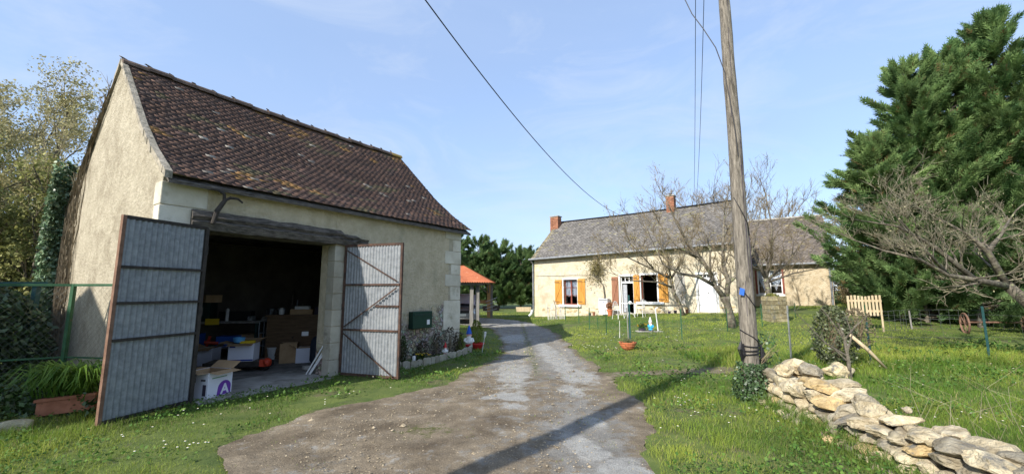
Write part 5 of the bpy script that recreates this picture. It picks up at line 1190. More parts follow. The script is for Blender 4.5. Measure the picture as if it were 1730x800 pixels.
# far wire netting fence
def netting(name, label, P, h, cell, m='wire_green', r=.0022, rect=False, group=None, sag=.0):
    b = MB(); P = [Vector(p) for p in P]
    for a_, c_ in zip(P, P[1:]):
        ln = (c_ - a_).length; nn = int(ln / cell); u_ = (c_ - a_) / ln
        if rect:
            for i in range(nn + 1): p = a_ + u_ * (i * cell); b.tube([p, p + UP * (h + .02 * math.sin(i * 1.3))], r, 3, cap=False)
            k = max(1, int(h / (cell * .8)))
            for j in range(k + 1): zz = j * h / k; b.tube([a_ + u_ * (ln * q / 6) + UP * (zz + .015 * math.sin(q * 2.2 + j)) for q in range(7)], r, 3, cap=False)
        else:
            kk = h / cell
            for i in range(-int(h / cell) - 1, nn + 1):
                for sg in (1, -1):
                    x0, x1 = i * cell, i * cell + h * .9; z0, z1 = (0, h) if sg > 0 else (h, 0)
                    def cl(x, o): return max(0, min(ln, x))
                    xa, xb = cl(x0, 0), cl(x1, 0)
                    if xb - xa < 1e-3: continue
                    za = z0 + (z1 - z0) * (xa - x0) / (x1 - x0); zb = z0 + (z1 - z0) * (xb - x0) / (x1 - x0)
                    b.tube([a_ + u_ * xa + UP * za, a_ + u_ * xb + UP * zb], r, 3, cap=False)
            for zz in (0, h): b.tube([a_ + UP * zz, c_ + UP * zz], r * 1.3, 3, cap=False)
    return b
def fence(label, P, h, cell, m='wire', r=.003, rect=True):
    b = netting('', '', P, h, cell, rect=rect, r=r); o = b.build('wire_fence', MG[m]); tag(o, label, 'fence'); return o
fence('low square mesh wire fence under the big conifers', [(12.3, 13.76, .3), (13.7, 14.25, .35), (16.2, 14.0, .33), (19, 13.5, .33)], .62, .3, 'wire', .006)
fence('fine green netting between the timber pole and the teal stake', [(3.9, 7.0, 0), (5.0, 8.6, .0), (6.3, 9.45, 0), (8.1, 9.5, 0)], .75, .1, 'wire_green', .0018, False)
fence('sagging wire strands between the teal posts in the field', [(8.1, 9.52, .55), (10.9, 9.6, .55), (14, 9.7, .5)], .5, .9, 'wire', .0022)
fence('thin green mesh round the lawn along the drive', [(3.08, 16.5, .08), (3.34, 14.73, .07), (3.66, 12.95, .05), (5.37, 13.2, .08), (7.43, 14.38, .2), (9.09, 15.12, .3), (11.5, 16.9, .5)], .7, .16, 'wire_green', .0017)

# near green fence at the left
t = thing('mesh_fence', 'green framed chain link fence against the barn gable', 'fence', (-6.7, 6.2, 0)); fp = [Vector((-8.6, 5.2, 0)), Vector((-6.72, 6.3, 0)), Vector((-5.7, 6.15, 0))]
for i, p in enumerate(fp[:2]): b = MB(); b.bar(p - UP * .2, p + UP * 1.71, .05, .05, (1, 0, 0)); b.build('post', MG['green_paint'], t)
for a_, c_ in zip(fp, fp[1:]):
    for z_ in (1.69, .62): b = MB(); b.bar(a_ + UP * z_, c_ + UP * z_, .035 if z_ > 1 else .022, .035 if z_ > 1 else .022); b.build('rail', MG['green_paint'], t)
b = netting('', '', [p + UP * .12 for p in fp], 1.55, .085, r=.0012); b.build('chain_link', MG['wire'], t)
# ================================================================ CARPORT + CAR
t = thing('carport', 'open timber carport with a rusty orange sheet metal roof', 'carport', (-3.5, 21.5, 0))
e0, e1, e2, e3 = Vector((-7.5, 18.3, 2.02)), Vector((-1.03, 18.3, 1.98)), Vector((-1.0, 25.4, 2.1)), Vector((-7.5, 25.4, 2.1)); r0, r1 = Vector((-7.5, 21.8, 2.98)), Vector((-2.6, 21.8, 2.94))
V = []; F = []
def corr_patch(mb, p00, p10, p11, p01, n=60, amp=.02):
    V = []; nr = (p10 - p00).cross(p01 - p00).normalized()
    for i in range(n * 4 + 1):
        k = i / (n * 4); o_ = nr * amp * math.sin(k * n * 2 * math.pi); V += [p00.lerp(p10, k) + o_, p01.lerp(p11, k) + o_]
    mb.add(V, [(2 * i, 2 * i + 2, 2 * i + 3, 2 * i + 1) for i in range(n * 4)])
b = MB(); corr_patch(b, e0, e1, r1, r0); corr_patch(b, e3, e2, r1, r0); corr_patch(b, e1, e2, r1 + Vector((.001, .01, 0)), r1 - Vector((0, .01, 0)))
b.build('roof', MG['rust_roof'], t)
for p, m_, w_ in (((-1.83, 18.75), 'grey_timber', .16), ((-1.58, 18.9), 'grey_timber', .17), ((-1.42, 25.2), 'new_timber', .2), ((-1.25, 25.25), 'grey_timber', .14), ((-7.2, 18.6), 'grey_timber', .16), ((-7.2, 25.2), 'grey_timber', .16)):
    b = MB(); b.box((p[0], p[1], 1.0), (w_, w_, 2.0)); b.build('post', MG[m_], t)
b = MB(); b.bar((-1.35, 18.6, 2.0), (-1.35, 25.3, 2.06), .1, .12); b.bar((-7.3, 18.55, 1.96), (-1.3, 18.55, 1.92), .1, .12); b.bar((-7.3, 25.2, 2.04), (-1.2, 25.2, 2.04), .1, .12); b.bar((-1.42, 24.3, 2.0), (-1.42, 25.15, 1.5), .07, .07, (1, 0, 0)); b.bar((-2.2, 25.2, 2.0), (-1.45, 25.2, 1.45), .07, .07, (0, 1, 0)); b.build('beam', MG['grey_timber'], t)
b = MB(); b.bar((-7.2, 25.3, .9), (-1.5, 25.3, .95), .04, .2); b.build('back_rail', MG['new_timber'], t)
b = MB()
for k in range(4): b.tube([(-1.6, 25.0, .35 + k * .2), (-.9, 24.8, .55 + k * .22)], .015, 4)
b.build('white_ties', MG['white_old'], t)
# parked car nose-on beside the carport post
def car(base, rz):
    t = thing('parked_car', 'silver car parked nose out under the carport, half hidden by the barn', 'car', base); B = Vector(base); ca, sa = math.cos(rz), math.sin(rz)
    P = lambda x, y, z: B + Vector((x * ca - y * sa, x * sa + y * ca, z))       # y- = forward
    sec = [(-2.05, .25, .62, .70), (-1.95, .2, .74, .82), (-1.2, .2, .86, .86), (-.85, .2, .92, .87), (1.4, .2, .95, .87), (1.9, .25, .93, .84), (2.05, .35, .8, .74)]
    b = MB(); vs = []
    for y, z0, z1, w_ in sec:
        vs += [P(-w_ * .9, y, z0), P(-w_, y, z0 + .18), P(-w_, y, z1 - .12), P(-w_ * .88, y, z1), P(w_ * .88, y, z1), P(w_, y, z1 - .12), P(w_, y, z0 + .18), P(w_ * .9, y, z0)]
    fs = []
    for i in range(len(sec) - 1):
        for k in range(8): a = i * 8 + k; c = i * 8 + (k + 1) % 8; fs.append((a, a + 8, c + 8, c))
    fs += [tuple(range(8)), tuple(range(len(vs) - 1, len(vs) - 9, -1))]; b.add(vs, fs); ob = b.build('body', MG['car_paint'], t, True); m_ = ob.modifiers.new('bevel', 'BEVEL'); m_.width = .03; m_.segments = 2
    b = MB(); sec2 = [(-.95, .9, .78), (-.25, 1.38, .62), (1.1, 1.42, .62), (1.75, .93, .74)]; vs = []
    for y, z, w_ in sec2: vs += [P(-.8, y, .88), P(-w_, y, z), P(w_, y, z), P(.8, y, .88)]
    fs = []
    for i in range(3):
        for k in range(3): a = i * 4 + k; fs.append((a, a + 4, a + 5, a + 1))
    fs += [(0, 1, 2, 3), (15, 14, 13, 12)]; b.add(vs, fs); b.build('glasshouse', MG['glass_dark'], t)
    b = MB(); b.obox(P(-.6, -.3, 1.385), P(1.2, 0, 0) - P(0, 0, 0), P(0, 1.45, 0) - P(0, 0, 0), UP * .05); b.build('roof', MG['car_paint'], t)
    for k in (-1, 1):
        b = MB(); b.blob(P(.62 * k, -1.97, .66), (.36, .16, .15), k, 2, .05, rz); b.build('headlight', MG['headlamp'], t, True)
        b = MB(); b.blob(P(.93 * k, -.7, 1.0), (.14, .1, .12), k, 2, .0, rz); b.build('wing_mirror', MG['car_paint'], t, True)
        for y in (-1.3, 1.3):
            b = MB(); b.lathe(P(.78 * k, y, .31), [(.2, -.1), (.31, -.09), (.31, .09), (.2, .1)], 20, axis=(ca, sa, 0)); w_ = b.build('wheel', MG['rubber'], t)
            b = MB(); b.lathe(P(.78 * k, y, .31), [(.001, -.095), (.2, -.09), (.2, .09), (.001, .095)], 16, axis=(ca, sa, 0)); b.build('rim', MG['zinc'], w_)
    b = MB(); b.obox(P(-.4, -2.075, .5), P(.8, 0, 0) - P(0, 0, 0), P(0, .03, 0) - P(0, 0, 0), UP * .12); b.build('grille', MG['black_plastic'], t)
    b = MB(); b.obox(P(-.85, -2.07, .25), P(1.7, 0, 0) - P(0, 0, 0), P(0, .12, 0) - P(0, 0, 0), UP * .2); b.build('bumper', MG['zinc'], t)
    b = MB(); b.obox(P(-.26, -2.085, .36), P(.52, 0, 0) - P(0, 0, 0), P(0, .01, 0) - P(0, 0, 0), UP * .11); b.build('number_plate', MG['white_paint'], t)
car((-2.75, 22.3, .02), .12)
b = MB(); n_ = 14; vs = []
for i in range(n_ + 1):
    for j in range(n_ + 1):
        u, v = i / n_, j / n_; x_ = -3.6 + 1.75 * u; y_ = 20.9 + 1.7 * v; zz = .97 + .46 * float(sst(.15, .55, v)) + .03 * mnoise.noise(Vector((u * 5, v * 5, 1))) - .1 * (abs(u - .5) * 2) ** 4; vs.append((x_, y_, zz))
b.add(vs, [(i * (n_ + 1) + j, (i + 1) * (n_ + 1) + j, (i + 1) * (n_ + 1) + j + 1, i * (n_ + 1) + j + 1) for i in range(n_) for j in range(n_)]); tag(b.build('dust_sheet', MG['cloth_pale'], smooth=True), 'pale lilac dust sheet draped over the windscreen of the silver car', 'sheet')
# stone troughs in the distance
def trough(c, sz, m, lab):
    b = MB(); x0, y0, z0 = c; L, W_, H = sz; tp = .06
    o0 = [(-L / 2 + tp, -W_ / 2), (L / 2 - tp, -W_ / 2), (L / 2 - tp, W_ / 2), (-L / 2 + tp, W_ / 2)]; o1 = [(-L / 2, -W_ / 2), (L / 2, -W_ / 2), (L / 2, W_ / 2), (-L / 2, W_ / 2)]; i1 = [(a * .9, b_ * .75) for a, b_ in o1]
    v = [(x0 + a, y0 + b_, z0) for a, b_ in o0] + [(x0 + a, y0 + b_, z0 + H) for a, b_ in o1] + [(x0 + a, y0 + b_, z0 + H) for a, b_ in i1] + [(x0 + a, y0 + b_, z0 + .12) for a, b_ in i1]
    f = [(3, 2, 1, 0)]
    for k in range(4): n_ = (k + 1) % 4; f += [(k, n_, 4 + n_, 4 + k), (4 + k, 4 + n_, 8 + n_, 8 + k), (8 + k, 8 + n_, 12 + n_, 12 + k)]
    f.append((12, 13, 14, 15)); b.add(v, f); ob = b.build('stone_trough', MG[m]); tag(ob, lab, 'trough', 'stone troughs before the hedge')
trough((-1.7, 33.8, 0), (1.4, .6, .38), 'block', 'grey stone trough before the hedge beside the carport post'); trough((.9, 32.6, 0), (1.2, .55, .34), 'pale_timber', 'cream coloured trough before the hedge near the farmhouse corner')
# ================================================================ MAIN TIMBER POLE + WIRES
PX, PY = 3.575, 6.30
t = thing('telephone_pole', 'tall weathered timber pole rising out of ivy at the end of the stone wall', 'pole', (PX, PY, 0))
b = MB(); pts = []; rr = []
for i in range(40):
    z_ = -.2 + i * .26; pts.append((PX + .012 * mnoise.noise(Vector((0, 3, z_ * .6))) * 2, PY + .01 * mnoise.noise(Vector((5, 0, z_ * .6))), z_)); rr.append(lerp(.122, .064, min(1, max(0, z_ / 9.8))) * (1 + .05 * mnoise.noise(Vector((2, 2, z_ * 2.5)))))
b.tube(pts, rr, 18); b.build('shaft', MG['pole_wood'], t, True)
for i in range(9):
    b = MB()
    a = random.uniform(3.6, 5.9); z0_ = random.uniform(.6, 6); ln = random.uniform(.5, 1.3); r_ = lerp(.122, .064, (z0_ + ln / 2) / 9.8)
    b.bar((PX + math.cos(a) * r_ * .985, PY + math.sin(a) * r_ * .985, z0_), (PX + math.cos(a + .05) * r_ * .985, PY + math.sin(a + .05) * r_ * .985, z0_ + ln), .006, .01, (math.cos(a), math.sin(a), 0))
    b.build('drying_crack', MG['dark_print'], t)
b = MB(); b.obox((PX - .4, PY - .16, 9.2), (.8, 0, 0), (0, .06, 0), (0, 0, .09)); b.build('crossarm', MG['grey_timber'], t)
# cable that runs down and round the pole
def rp_(z): return lerp(.122, .064, z / 9.8) + .008
b = MB(); cp = []
for z_, a_ in [(5.15, 200), (4.9, 215), (4.6, 232), (4.2, 250), (3.7, 262), (3.2, 236), (2.9, 244), (2.6, 276), (2.3, 330), (1.9, 350), (1.72, 215), (1.64, 232), (1.5, 262), (1.38, 300), (1.3, 340)]:
    cp.append((PX + math.cos(R(a_)) * rp_(z_), PY + math.sin(R(a_)) * rp_(z_), z_))
b.tube([(2.98, 6.6, 6.9), (3.12, 6.5, 6.35), (3.25, 6.4, 6.0), (3.38, 6.3, 5.6)] + cp[:5], .0075, 6); b.build('cable', MG['cable'], t); b = MB()
b.tube([(PX + math.cos(R(a_)) * rp_(z_), PY + math.sin(R(a_)) * rp_(z_), z_) for z_, a_ in [(3.05, 205), (2.93, 232), (2.78, 262), (2.62, 300), (2.45, 350)]], .0075, 6); b.build('cable', MG['cable'], t); b = MB()
b.tube([(PX + math.cos(R(a_)) * rp_(z_), PY + math.sin(R(a_)) * rp_(z_), z_) for z_, a_ in [(1.66, 195), (1.60, 225), (1.5, 258), (1.38, 300), (1.3, 345)]], .0085, 6); b.build('cable', MG['cable'], t); b = MB()
b.tube([(PX + math.cos(R(a_)) * rp_(z_), PY + math.sin(R(a_)) * rp_(z_), z_) for z_, a_ in [(1.02, 180), (.98, 220), (.93, 262), (.86, 305), (.8, 350)]], .0085, 6)
for k in range(3): b.tube([(PX + math.cos(a_) * (rp_(.8) + .004), PY + math.sin(a_) * (rp_(.8) + .004), .80 - k * .065 + .02 * math.sin(a_ * 1 + k)) for a_ in np.linspace(0, 2 * math.pi, 22)], .0095, 6)
for k in range(7):
    x0 = PX - .14 - .01 * (k % 3); b.tube([(x0, PY - .03, .86 - .02 * k), (x0 - .02 - .01 * k % .03, PY - .05, .74), (x0 + .01, PY - .04, .6 - .02 * (k % 3)), (x0 + .03, PY - .07, .66), (x0 + .02, PY - .05, .82)], .008, 5)
for k in range(6):
    x0 = PX + .13 + .012 * (k % 3); b.tube([(x0, PY - .03, .84 - .02 * k), (x0 + .03, PY - .05, .7), (x0 + .0, PY - .04, .55 - .02 * (k % 3)), (x0 - .01, PY - .06, .62), (x0, PY - .05, .8)], .008, 5)
b.build('cable_coil', MG['cable'], t)
b = MB(); b.obox((PX - .155, PY - .10, 1.55), (.06, -.02, -.02), (.002, .004, 0), (.02, 0, .1)); b.build('blue_tag', MG['blue_plastic'], t)
def wire(label, pts, r=.009, group=None):
    b = MB(); b.tube(pts, r, 5); o = b.build('overhead_wire', MG['cable']); tag(o, label, 'wire', group); return o
def sagline(a, c, s, n=24): return [Vector(a).lerp(Vector(c), k / n) - UP * s * 4 * (k / n) * (1 - k / n) for k in range(n + 1)]
E1 = Vector((7.1, 25.89, 6.37)); A1 = Vector((-4.4, -.6, 8.15)); X_ = [-.6, 6.22, 7.12, 8.2, 9.57, 11.49, 14.23, 18.74, 25.88]; Z_ = [8.2, 6.42, 6.25, 6.07, 5.92, 5.76, 5.65, 5.76, 6.37]
pf = np.polyfit(X_, Z_, 3); wire('black cable sagging across the sky from top left to the farmhouse ridge', [(lerp(A1.x, E1.x, (y_ + .6) / 26.49), y_, float(np.polyval(pf, y_))) for y_ in np.linspace(-.6, 25.88, 40)], .012)
wire('thin overhead wire left of the timber pole, leftmost of the pair', sagline((3.22, 6.2, 9.22), (10.6, 23.3, 6.65), .35), .008)
wire('thin overhead wire nearest the timber pole, right of the pair', sagline((3.42, 6.2, 9.22), (10.7, 23.3, 6.55), .75), .008)

# ================================================================ DRY STONE WALL
cl = [(4.35, 6.28), (3.98, 6.12), (3.88, 5.6), (3.84, 4.9), (3.74, 4.2), (3.66, 3.6), (3.62, 3.0), (3.66, 2.4)]; clh = [.50, .60, .57, .48, .44, .41, .40, .40]
cd = [0]
for p, q in zip(cl, cl[1:]): cd.append(cd[-1] + math.hypot(q[0] - p[0], q[1] - p[1]))
def CP(s):
    x_ = np.interp(s, cd, [p[0] for p in cl]); y_ = np.interp(s, cd, [p[1] for p in cl]); x2 = np.interp(s + .15, cd, [p[0] for p in cl]); y2 = np.interp(s + .15, cd, [p[1] for p in cl])
    if s + .15 > cd[-1]: x2, y2 = x_, y_ - .1
    d_ = Vector((x2 - x_, y2 - y_, 0)).normalized(); return Vector((x_, y_, 0)), d_, np.interp(s, cd, clh)
t = thing('dry_stone_wall', 'low tumbledown dry stone wall of pale limestone curving to the bottom right corner', 'stone wall', (3.8, 4.8, 0))
cols_ = [(1.15, 1.05, .85), (1.0, .93, .78), (1.2, 1.12, .95), (.75, .72, .66), (.62, .6, .56), (1.1, .9, .58), (.95, .88, .75), (1.25, 1.18, 1.0), (.85, .8, .7)]
cnt = 0; s = 0.0; stones = []
for layer in range(4):
    s = random.uniform(0, .1)
    while s < cd[-1]:
        ln = random.uniform(.13, .32) * (1.2 if layer >= 3 else .95); P_, d_, H_ = CP(s + ln / 2); nx_ = Vector((-d_.y, d_.x, 0)) * -1
        hl_ = H_ / 4; zc_ = hl_ * (layer + .5)
        if layer == 3 and random.random() < .12: s += ln; continue
        for row in ((-.17, .17) if layer < 3 else ((-.15, .16) if random.random() < .5 else (random.uniform(-.12, .1),))):
            batter = (1.15 - .12 * layer)
            c_ = P_ + nx_ * row * batter + nx_ * random.uniform(-.03, .03) + UP * (zc_ + random.uniform(-.015, .015))
            wd = random.uniform(.24, .34) if layer < 2 else random.uniform(.24, .4)
            stones.append((c_, (ln * random.uniform(.98, 1.12), wd, hl_ * random.uniform(.95, 1.4)), math.atan2(d_.y, d_.x) + random.uniform(-.4, .4)))
        s += ln * 1.0
stones.sort(key=lambda q: q[0].y - q[0].z * 3)
print('stones', len(stones))
rub = MB()
for i, (c_, sz, rz_) in enumerate(stones):
    cc = random.choice(cols_); k = random.uniform(.85, 1.12); cc = tuple(q * k for q in cc)
    vis = (c_.z > .12 or c_.x < CP(0)[0].x) and cnt < 98
    b = MB() if vis else rub
    b.blob(c_, (sz[0] * 1.02, sz[1] * 1.02, sz[2] * random.uniform(.95, 1.2)), i * 1.7, 4 if vis else 3, .10, rz_, 1.25, cc, random.uniform(-.35, .35), 14)
    if vis: b.build('stone', MG['limestone'], t); cnt += 1
for i in range(120):
    s_ = random.random() * cd[-1]; P_, d_, H_ = CP(s_); nx_ = Vector((d_.y, -d_.x, 0)) * random.choice((-1, 1, 1)); k = random.uniform(.26, .42); q_ = random.uniform(.05, .13)
    cc = random.choice(cols_); rub.blob(P_ + nx_ * k + UP * q_ * .2, (q_ * 1.3, q_, q_ * .8), i * 2.3, 2, .2, random.random() * 3, 1.3, tuple(v * .95 for v in cc), 0, 6)
for i in range(60):
    s_ = random.random() * cd[-1]; P_, d_, H_ = CP(s_); nx_ = Vector((d_.y, -d_.x, 0)); q_ = random.uniform(.06, .11)
    rub.blob(P_ + nx_ * random.uniform(-.24, .24) + UP * random.uniform(.1, H_ * .95), (q_ * 1.5, q_, q_), i * 3.3, 2, .2, random.random() * 3, 1.3, tuple(v * .8 for v in random.choice(cols_)), 0, 6)
if rub.v: o = rub.build('small_filling_stones', MG['limestone'], t, True); o['kind'] = 'stuff'
b = MB(); b.blob((6.1, 7.9, .1), (.46, .34, .26), 77, 4, .2, .2, col=(1.25, 1.15, .9), facet=8); tag(b.build('boulder', MG['limestone'], smooth=True), 'single pale boulder lying in the grass behind the stone wall', 'stone')
for i, (x_, y_, s_) in enumerate([(-5.75, 4.95, .34), (-6.2, 5.05, .2)]):
    b = MB(); b.blob((x_, y_, .05), (s_, s_ * .6, .16), 55 + i, 2, .25, .2, col=(.8, .8, .65)); tag(b.build('boulder', MG['limestone'], smooth=True), ['large flat mossy stone in the shade left of the near garage door', 'small stone in the shade at the left edge of the picture'][i], 'stone')

# ================================================================ ivy
def ivy(name, label, pts_nrm, size, cols, parent_base, cat='ivy', m='leaf_ivy', stems=None):
    t = thing(name, label, cat, parent_base)
    C = np.array([p for p, _ in pts_nrm]); NR = np.array([q for _, q in pts_nrm]); n = len(C); tt = rng.random((n, 1)) ** 1.3
    c = np.array([cols[0]]) * (1 - tt) + np.array([cols[1]]) * tt
    leaf_quads('leaves', C, np.full(n, size), MG[m], c, parent=t, nrm=NR, up=.15, elong=1.15)
    if stems: stems.build('stems', MG['twig'], t)
    return t
pn = []
for i in range(1500):
    a = random.uniform(math.pi * .75, math.pi * 2.1); z_ = random.random() ** 1.1 * .55; r_ = .12 + (.16 * (1 - z_ / .66) ** .7) * random.random() + .02
    pn.append(((PX + math.cos(a) * r_ * 1.05, PY + math.sin(a) * r_, z_), (math.cos(a), math.sin(a), .3)))
for i in range(260):
    a = random.uniform(-.6, .9); z_ = .3 + random.random() * .65; r_ = .16 + .2 * random.random(); pn.append(((PX + .05 + math.cos(a) * r_, PY + math.sin(a) * r_, z_), (math.cos(a), math.sin(a), .3)))
b = MB()
for i in range(30):
    a = random.uniform(-1, 1.0); z_ = random.uniform(.2, .7); p = Vector((PX + math.cos(a) * .14, PY + math.sin(a) * .14, z_)); b.tube([p, p + Vector((random.uniform(.05, .3), random.uniform(-.1, .1), random.uniform(.05, .3)))], [.006, .002], 4)
ivy('ivy', 'dark ivy clothing the foot of the timber pole', pn, .034, ((.035, .075, .025), (.11, .18, .075)), (PX, PY, 0), stems=b)
# ivy and bare creeper at the rear edge of the barn gable
pn = []
for i in range(6000):
    z_ = random.random() ** 1.0 * 4.3; wd = np.interp(z_, [0, 1, 2.5, 3.6, 4.3], [1.0, .8, .5, .26, .05])
    n_ = 5.45 + random.random() ** 1.4 * wd * .95 + .1 - .25 * max(0, z_ - 3)
    o_ = -.04 - random.random() ** 1.5 * .32
    if n_ > WB: o_ += random.uniform(0, .6)
    if z_ > 4.25 - 2.4 * max(0, n_ - 5.5) - .55 * mnoise.noise(Vector((n_ * 3, 2, z_ * .5))) - .3 * random.random(): continue
    p = BW(o_, n_, z_); pn.append((tuple(p), tuple(-D * 1.0 + N * .2)))
b = MB()
for i in range(52):
    n0_ = random.uniform(4.55, 5.6); p = []; nn_ = n0_; z_ = random.uniform(0, 1.5); top_ = random.uniform(3.6, 5.7)
    while z_ < top_:
        lim = WB / 2 + (HR - z_) / (HR - 3.2) * (WB / 2 - .15) if z_ > 3.1 else 9
        nn_ = min(nn_, lim - random.uniform(0.0, .25)); p.append(BW(-.03 - random.random() * .05, nn_, z_)); z_ += .22; nn_ += random.uniform(-.09, .085)
    if len(p) > 2: b.tube(p, [.011 - .006 * k / len(p) for k in range(len(p))], 4)
for i in range(170):   # loose twigs along the rear verge
    z_ = random.uniform(2.6, 5.6); lim = WB / 2 + (HR - z_) / (HR - 3.2) * (WB / 2 - .1); p = BW(-.06, lim + random.uniform(-.15, .12), z_)
    q = p + Vector((random.uniform(-.12, .1), random.uniform(-.1, .1), random.uniform(-.15, .25))); b.tube([p, (p + q) / 2 + Vector((random.uniform(-.05, .05), 0, random.uniform(-.04, .06))), q], [.006, .004, .002], 3)
ivy('ivy', 'thick ivy and bare creeper stems climbing the rear edge of the barn gable', pn, .065, ((.09, .17, .09), (.32, .42, .27)), tuple(BW(0, 5.6, 0)), stems=b)

# ================================================================ BARE TREES
def bare_tree(name, label, base, trunk, limbs, tw_mat, seed, gen=4, spread=.6, ln0=1.1, leaves=None, twr=.006, group=None, upb=.25, kids=(3, 5), tips=1.0, maxtw=9000):
    """trunk: list of (point, radius); limbs: list of polylines [(p, r)...]"""
    rd = random.Random(seed); t = thing(name, label, 'tree', base, group); wood = MB(); tw = MB(); tipsP = []; cnt = [0]
    wood.tube([p for p, r in trunk], [r for p, r in trunk], 10)
    def grow(p, d, L, r, g):
        if cnt[0] > maxtw: return
        cnt[0] += 1
        n_ = 3 if g > 1 else 2; pts = [p]; rs = [r]; q = p.copy(); dd = d.copy()
        for k in range(n_):
            dd = (dd + Vector((rd.uniform(-1, 1), rd.uniform(-1, 1), rd.uniform(-.7, .9) + upb)) * .24).normalized(); q = q + dd * (L / n_); pts.append(q.copy()); rs.append(max(twr * .45, r * (1 - .62 * (k + 1) / n_)))
        (wood if g >= gen - 1 else tw).tube(pts, rs, 6 if g >= gen - 1 else 3, cap=False)
        if g <= 1: tipsP.append(q)
        if g > 0:
            for c in range(rd.randint(*kids)):
                k = rd.uniform(.25, 1.0); i_ = min(int(k * n_), n_ - 1); f = k * n_ - i_; pp = pts[i_].lerp(pts[i_ + 1], min(1, f))
                nd = (dd * rd.uniform(.35, .9) + Vector((rd.uniform(-1, 1), rd.uniform(-1, 1), rd.uniform(-.6, .8) + upb)) * spread).normalized()
                grow(pp, nd, L * rd.uniform(.5, .78), max(twr, r * .5), g - 1)
    for lb in limbs:
        pts = [Vector(p) for p, r in lb]; rs = [r for p, r in lb]; wood.tube(pts, rs, 8)
        tot = sum((b_ - a_).length for a_, b_ in zip(pts, pts[1:]))
        for a_, b_, ra, rb in zip(pts, pts[1:], rs, rs[1:]):
            k = max(1, int((b_ - a_).length / .28))
            for i in range(k):
                f = (i + rd.random()) / k; pp = a_.lerp(b_, f); dd = (b_ - a_).normalized()
                nd = (dd * .5 + Vector((rd.uniform(-1, 1), rd.uniform(-1, 1), rd.uniform(-.5, .9) + upb)) * .75).normalized(); grow(pp, nd, ln0 * rd.uniform(.5, 1.0), max(.012, lerp(ra, rb, f) * .45), gen - 1)
        grow(pts[-1], (pts[-1] - pts[-2]).normalized(), ln0, rs[-1], gen - 1)
    wood.build('trunk', MG['bark'], t, True); tw.build('twigs', MG[tw_mat], t)
    if leaves and tipsP:
        nl, ls, lc, lm = leaves; T = np.array([tuple(p) for p in tipsP]); idx = rng.integers(0, len(T), nl); C = T[idx] + rng.normal(size=(nl, 3)) * .09; tt = rng.random((nl, 1))
        leaf_quads('buds_and_leaves', C, np.full(nl, ls), MG[lm], np.array([lc[0]]) * (1 - tt) + np.array([lc[1]]) * tt, parent=t)
    return t
def V3(*a): return Vector(a)
# thin leaning fruit tree before the blocked opening
z_ = .46; B = V3(7.95, 19.2, z_)
bare_tree('fruit_tree', 'slender bare fruit tree with yellowish twigs spreading over the farmhouse door', tuple(B),
    [(B - UP * .1, .11), (B + V3(-.15, 0, .5), .085), (B + V3(-.42, 0, 1.1), .075), (B + V3(-.5, 0, 1.7), .07)],
    [[(B + V3(-.5, 0, 1.7), .065), (B + V3(-1.3, -.1, 2.1), .045), (B + V3(-2.4, -.3, 2.6), .03), (B + V3(-3.3, -.4, 3.0), .02)], [(B + V3(-.5, 0, 1.6), .06), (B + V3(-.6, 0, 2.6), .045), (B + V3(-1.0, .1, 3.5), .03), (B + V3(-1.4, .2, 4.4), .02)],
     [(B + V3(-.45, 0, 1.3), .05), (B + V3(-1.2, -.2, 1.55), .035), (B + V3(-2.3, -.3, 1.6), .025), (B + V3(-3.2, -.3, 1.9), .015)], [(B + V3(-.5, 0, 1.7), .06), (B + V3(.1, 0, 2.6), .04), (B + V3(.5, 0, 3.5), .025)], [(B + V3(-1.3, 0, 2.2), .035), (B + V3(-2.2, 0, 3.2), .025), (B + V3(-2.9, 0, 3.9), .015)],
     [(B + V3(-.15, 0, .5), .04), (B + V3(-.45, -.1, .9), .03), (B + V3(-.3, -.1, 1.3), .02)]],
    'twig', 3, gen=4, ln0=.85, kids=(2, 4), maxtw=6500, leaves=(1500, .035, ((.22, .18, .06), (.34, .28, .10)), 'leaf_olive'), twr=.0075)
# thick pruned tree
z_ = tz(8.05, 15.17); B = V3(8.05, 15.17, z_)
bare_tree('fruit_tree', 'old pollarded fruit tree with a thick scarred trunk left of the timber pole', tuple(B),
    [(B - UP * .1, .17), (B + V3(-.06, 0, .4), .135), (B + V3(-.16, 0, .9), .125), (B + V3(-.2, 0, 1.0), .17), (B + V3(-.22, 0, 1.12), .17)],
    [[(B + V3(-.25, 0, 1.1), .11), (B + V3(-.55, 0, 1.5), .09), (B + V3(-.7, 0, 2.0), .085), (B + V3(-1.05, -.1, 2.5), .07), (B + V3(-1.5, 0, 3.1), .05), (B + V3(-1.9, .1, 4.1), .03), (B + V3(-2.2, .1, 4.9), .015)],
     [(B + V3(-.62, 0, 1.55), .07), (B + V3(-1.2, -.1, 1.85), .06), (B + V3(-1.9, -.2, 1.95), .045), (B + V3(-2.5, -.2, 2.3), .03), (B + V3(-2.8, -.3, 2.9), .018)],
     [(B + V3(-.15, 0, 1.1), .10), (B + V3(-.05, 0, 1.7), .085), (B + V3(-.2, 0, 2.3), .07), (B + V3(-.1, .1, 3.1), .05), (B + V3(.1, .2, 4.3), .025)],
     [(B + V3(-.05, 0, 1.6), .06), (B + V3(.4, 0, 2.0), .05), (B + V3(.9, 0, 2.7), .035), (B + V3(1.3, .1, 3.9), .02)],
     [(B + V3(-.7, 0, 2.0), .05), (B + V3(-.5, .3, 2.9), .035), (B + V3(-.7, .5, 3.9), .02)], [(B + V3(-1.05, -.1, 2.5), .04), (B + V3(-1.9, 0, 3.0), .03), (B + V3(-2.5, 0, 3.8), .018)]],
    'twig', 5, gen=4, ln0=.8, kids=(2, 4), maxtw=6500, leaves=(1500, .028, ((.24, .19, .10), (.36, .3, .18)), 'leaf_olive'), twr=.0065)
z_ = tz(11.7, 19.0); B = V3(11.3, 18.0, tz(11.3, 18))
